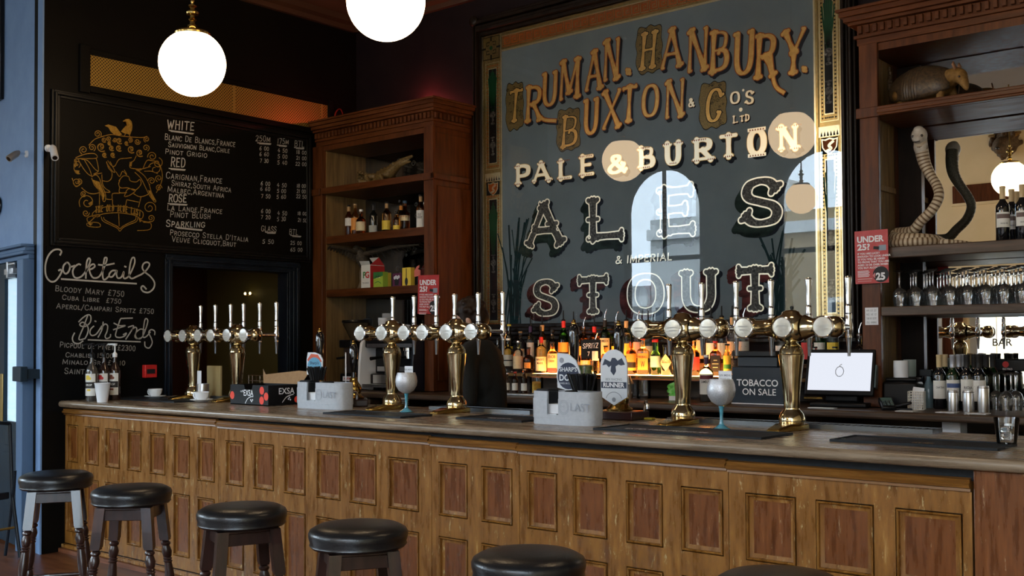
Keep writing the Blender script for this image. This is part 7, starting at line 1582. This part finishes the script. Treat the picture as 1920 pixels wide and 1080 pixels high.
for k in range(14):
    t_ = k/13; q = np.array(P); i = t_*5.9; j0 = int(i); p = q[j0]*(1-i+j0)+q[j0+1]*(i-j0); r = np.interp(i,range(7),[.008,.016,.026,.042,.055,.050,.038])
    for s_ in (-1,1): b.ball((p[0],p[1]+s_*.016,p[2]+r),.013,.008,.015,seg=8,rings=6); b.ball((p[0]+.012,p[1]+s_*.036,p[2]+r*.75),.012,.008,.012,seg=8,rings=6)
fused('body', b, CROC, cro, .0042, 1)
b = MB()
for k in range(8): 
    x = .375+k*.014; z1 = .158+k*.0025; b.lathe([(.0035,0),(0,-.011)],(x,-.028,z1),8); b.lathe([(.003,0),(0,.009)],(x+.004,-.026,.153),8)
ob('teeth', b, mat('old_ivory',(.55,.45,.28),.5), cro); b = MB(); b.ball((.355,-.036,.186),.007); b.ball((.355,.016,.186),.007); ob('eyes', b, BLACKG, cro)
# ---- bird with spread wings
c0 = pt(676,535,'y',-.36); bd_ = thing('stuffed_bird', 'stuffed brown bird with spread wings on a branch stump in the corner cabinet', 'stuffed animal', (c0.x-.03,-.30,1.9905))
FEA = mat('brown_feathers',(.018,.013,.008),.7,c2=(.07,.05,.03),scale=(40,90,90)); O = Vector(bd_.location)
b = MB(); taper(b,[(0,0,.23),(-.01,-.01,.29),(-.02,-.03,.34)],[.045,.055,.036]); b.ball((-.025,-.055,.365),.030,.036,.030); b.tube([(-.028,-.085,.365),(-.030,-.115,.352)],[.010,.003],8); taper(b,[(.01,.02,.22),(.03,.05,.13)],[.03,.012])
fused('body', b, FEA, bd_, .006, 2)
for s_, tip in ((-1, kq(603,472,-.60)+Vector(cro.location)-O),(1, kq(752,458,-.30)+Vector(cro.location)-O)):
    rt = Vector((.03*s_,-.01,.315)); b = MB(); tip = Vector((tip.x, tip.y if s_<0 else .02, min(tip.z,.36)))
    for k in range(11):
        t_ = k/10; p = rt.lerp(tip, .12+.88*t_)+Vector((0,0,.02*math.sin(t_*2.6))); d = Vector((.03*s_+.05*s_*t_, .03, -.085+.055*t_)); q = p+d
        b.tube([p,p.lerp(q,.5),q],[.010,.017,.006],8,flat=.25)
    b.tube([rt,rt.lerp(tip,.5)+Vector((0,0,.02)),tip],[.022,.018,.006],10)
    ob('wing', b, FEA, bd_)
ob('branch_stump', MB().tube([(.0,.0,.0),(.004,0,.07),(-.012,0,.15),(.002,0,.22)],[.06,.036,.028,.024],12), mat('bark',(.10,.07,.04),.8,c2=(.2,.15,.09),scale=(60,60,15)), bd_)
b = MB()
for s_ in (-1,1): b.tube([(.012*s_,0,.24),(.012*s_,-.012,.21)],[.006,.006],8)
ob('leg', b, mat('yellow_claw',(.4,.3,.08),.6), bd_)
# ---- shaggy trophy head on the front wall (seen only in the mirror)
tp = thing('trophy_head', 'shaggy dark brown mounted animal head high on the cream wall, mirrored', 'trophy', (3.22,FRONT+.001,4.32))
b = MB(); b.ball((0,.10,0),.17,.12,.20); b.ball((0,.26,-.06),.13,.18,.13); b.ball((0,.42,-.13),.08,.09,.075); rg = random.Random(9)
for k in range(60):
    a = rg.uniform(0,2*PI); r = rg.uniform(.12,.2); b.ball((r*math.cos(a),rg.uniform(.05,.22),r*1.1*math.sin(a)),.03,.03,.04,seg=8,rings=6)
fused('head', b, mat('shaggy_fur',(.05,.03,.015),.8,c2=(.16,.10,.05),scale=(60,60,30)), tp, .014, 2)
for s_ in (-1,1): ob('ear', MB().tube([(.13*s_,.14,.10),(.22*s_,.15,.12)],[.04,.012],8), AFUR, tp)
ob('nose', MB().ball((0,.50,-.13),.03,.02,.02), BLACKG, tp)
# ------------------------------------------------------------------ front of the room: windows, door, street (seen in the mirrors, except the added wide windows)
fw = MB()
DX0, DX1, DZ = 2.62, 3.50, 2.25
ops = sorted([(cx-wd/2, cx+wd/2, z0, z1) for cx, wd, z0, z1 in WIN] + [(DX0, DX1, 0, DZ)])
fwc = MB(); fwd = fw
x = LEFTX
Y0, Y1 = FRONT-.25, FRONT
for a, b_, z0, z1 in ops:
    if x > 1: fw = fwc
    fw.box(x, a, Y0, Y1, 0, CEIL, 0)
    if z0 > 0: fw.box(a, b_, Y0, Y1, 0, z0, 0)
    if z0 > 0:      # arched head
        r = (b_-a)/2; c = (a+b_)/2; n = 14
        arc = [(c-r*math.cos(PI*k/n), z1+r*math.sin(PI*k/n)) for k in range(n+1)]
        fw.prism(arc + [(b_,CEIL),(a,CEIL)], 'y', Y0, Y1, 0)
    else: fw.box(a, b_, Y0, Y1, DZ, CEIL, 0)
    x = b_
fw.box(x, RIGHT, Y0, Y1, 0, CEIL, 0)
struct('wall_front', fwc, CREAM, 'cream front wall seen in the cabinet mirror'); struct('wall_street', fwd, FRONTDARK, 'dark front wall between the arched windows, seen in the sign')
dado = MB(); x = LEFTX
for a, b_, z0, z1 in ops:
    dado.box(x, a-.06, Y1+.001, Y1+.03, 0, 2.30)
    if z0 > 0: dado.box(a-.06, b_+.06, Y1+.001, Y1+.03, 0, z0-.05)
    x = b_+.06
struct('trim_6', MB().box(1.84,2.27,Y1+.031,Y1+.07,0,2.3), mat('pale_pilaster',(.72,.72,.68),.5), 'pale painted post by the street door, seen in the mirror')
dado.box(x, RIGHT, Y1+.001, Y1+.03, 0, 2.3)
struct('trim_5', dado, WOODCAB, 'dark wood dado of the front wall seen in the mirror')
WFRAME = mat('window_frame_dark', (.05,.06,.07), .4)
for i, (cx, wd, z0, z1) in enumerate(WIN):
    f_ = MB(); r = wd/2; y0, y1 = Y0+.08, Y0+.14
    f_.box(cx-r, cx-r+.06, y0, y1, z0, z1); f_.box(cx+r-.06, cx+r, y0, y1, z0, z1); f_.box(cx-r, cx+r, y0, y1, z0, z0+.08); f_.box(cx-r, cx+r, y0, y1, 2.95, 3.03); f_.box(cx-.025, cx+.025, y0, y1, 3.03, z1+r-.04)
    n = 14
    for k in range(n):
        t0, t1 = PI*k/n, PI*(k+1)/n
        f_.prism([(cx-r*math.cos(t0),z1+r*math.sin(t0)),(cx-r*math.cos(t1),z1+r*math.sin(t1)),(cx-(r-.06)*math.cos(t1),z1+(r-.06)*math.sin(t1)),(cx-(r-.06)*math.cos(t0),z1+(r-.06)*math.sin(t0))], 'y', y0, y1)
    wn = struct('window_%d' % (i+1), f_, WFRAME, 'tall arched street window, two seen in the sign, two added unseen')
    ob('pane', MB().add([(cx-r,Y0+.11,z0),(cx+r,Y0+.11,z0)]+[(cx+r*math.cos(PI*k/12),Y0+.11,z1+r*math.sin(PI*k/12)) for k in range(13)], [tuple(range(15))]), PANE, wn)
dr = MB(); dr.box(DX0,DX0+.1,Y0+.1,Y0+.15,.02,DZ); dr.box(DX1-.1,DX1,Y0+.1,Y0+.15,.02,DZ); dr.box(DX0+.1,DX1-.1,Y0+.1,Y0+.15,DZ-.12,DZ); dr.box(DX0+.1,DX1-.1,Y0+.1,Y0+.15,.02,.6)
d2 = struct('door_2', dr, mat('pale_door_paint',(.62,.68,.75),.4), 'pale glazed street door seen in the mirror')
ob('glazing', MB().add([(DX0+.1,Y0+.12,.6),(DX1-.1,Y0+.12,.6),(DX1-.1,Y0+.12,DZ-.12),(DX0+.1,Y0+.12,DZ-.12)],[(0,1,2,3)]), PANE, d2)
dl = MB(); font(dl, 'BAR', .11, lambda a,b_,l=0.: ((DX0+DX1)/2+a, Y0+.125, 1.42+b_), 0, .02, 0, 0, 'CENTER'); ob('lettering', dl, BLACKPR, d2)
nb = thing('notice_strip', 'long brown wooden notice strip on the cream wall, seen in the mirror', 'notice', (2.95,FRONT,3.52))
ob('board', MB().box(-.5,.45,.001,.04,0,.26), WOODCAB, nb); ob('rail', MB().box(-.52,.47,.001,.05,-.04,-.001), CREAM, nb)
# left end of the room: added unseen side window to daylight the blue wall, sill raised to dim below
sw = MB()
sw.box(LEFTX-.2, LEFTX, FRONT, -8.9, 0, CEIL); sw.box(LEFTX-.2, LEFTX, -5.9, .1, 0, CEIL); sw.box(LEFTX-.2, LEFTX, -8.9, -5.9, 0, 1.9); sw.box(LEFTX-.2, LEFTX, -8.9, -5.9, 4.0, CEIL)
struct('wall_end', sw, CREAM, 'end wall with the added wide side window, out of the picture')
f_ = MB()
for y in (-8.9,-7.43,-5.96): f_.box(LEFTX-.14, LEFTX-.08, y, y+.06, 1.9, 4.0)
f_.box(LEFTX-.14, LEFTX-.08, -8.9, -5.9, 1.9, 1.98); f_.box(LEFTX-.14, LEFTX-.08, -8.9, -5.9, 3.92, 4.0)
wn = struct('window_9', f_, WFRAME, 'wide side window added for daylight, out of the picture')
# ------------------------------------------------------------------ street
struct('street', MB().box(-40, 40, -26, FRONT-.25, -.3, -.1), mat('asphalt',(.12,.12,.125),.8), 'grey street outside the windows')
BRICK = [mat('yellow_stock_brick',(.42,.30,.17),.9), mat('grey_render',(.38,.38,.38),.9), mat('red_brick',(.28,.14,.10),.9), mat('white_stucco',(.55,.55,.53),.9)]
WGL = mat('far_window_glass',(.06,.08,.10),.1); WSR = mat('window_surround_white',(.75,.75,.73),.7)
hs = [(-34,-24,9,1),(-24,-17,5.5,2),(-17,-12,3.5,1),(-12,-9.3,5.7,3),(-9.3,-1,5.6,0),(-1,6,8.0,0),(6,13,8.4,2),(13,24,9,1)]
for i,(xa,xb,h_,mi) in enumerate(hs):
    lab = ['tall grey building at the far end of the street','red brick house beside the tall grey one','low grey house across the street','low white house across the street','yellow brick house with white windows beside the wider one across the street','wide yellow brick house straight across the street','red brick house beside the wide yellow one across the street','grey building at the near end of the street'][i]
    t = thing('terrace_house', lab, 'building', (xa,-24,-.1), 0, 'houses across the street')
    ob('walls', MB().box(0,xb-xa-.02,-6,0,0,h_), BRICK[mi], t); ob('parapet', MB().box(0,xb-xa-.02,.001,.25,h_-.7,h_-.35).box(.6,1.4,-3,-2,h_+.001,h_+1.3), WSR, t)
    n = max(2,int((xb-xa)/2.1))
    for fl_ in range(int(h_/3)):
        for k in range(n):
            xc = (k+.5)*(xb-xa)/n; z = 1.0+fl_*3
            wv = ob('window', MB().box(xc-.6,xc+.6,.001,.08,z-.1,z+1.9), WSR, t); ob('window_glass', MB().box(xc-.45,xc+.45,.081,.09,z+.02,z+.86).box(xc-.45,xc+.45,.081,.09,z+.92,z+1.75), WGL, wv)
# ------------------------------------------------------------------ opal globe lamps
def globe():
    t = thing('globe_lamp', '', 'lamp', (0,0,0), 0, 'opal globe pendants')
    ob('opal_globe', MB().lathe([(0,-.222)]+[(.222*math.sin(a),-.222*math.cos(a)) for a in np.linspace(.12,PI-.48,22)]+[(.100,.205)],seg=40), GLOBEM, t)
    ob('gallery', MB().lathe([(.118,.185),(.122,.20),(.112,.212),(.06,.222),(.03,.226),(.026,.232)],seg=32), BRASSD, t)
    ob('stem', MB().lathe([(.024,.232),(.020,.24),(.034,.248),(.034,.256),(.019,.266),(.017,.285),(.028,.297),(.016,.31),(.016,.325),(.040,.335),(.043,.345),(.040,.352),(.016,.364),(.015,.38),(.028,.388),(.028,.394),(.010,.402),(.010,.42),(.014,.426),(.009,.435),(.008,1.28),(.05,1.285),(.055,1.31),(0,1.312)],seg=20), BRASSD, t)
    return t
g0 = globe()
GL = [((1.30,-2.64,3.415),'glowing opal globe lamp hanging before the menu board'),((3.20,-2.64,3.44),'glowing opal globe lamp cut off by the top edge, above the bar'),((5.55,-2.64,3.44),'opal globe lamp out of view above the bar'),((.95,-7.7,3.55),'opal globe lamp of the second row, mirrored in the sign'),((3.75,-7.7,3.55),'opal globe lamp of the second row, mirrored behind the wine'),((6.6,-7.7,3.55),'opal globe lamp of the second row, out of view')]
for i,(l,lab) in enumerate(GL):
    if i == 0: g0.location = l; g0['label'] = lab
    else: dup(g0, l, label=lab)
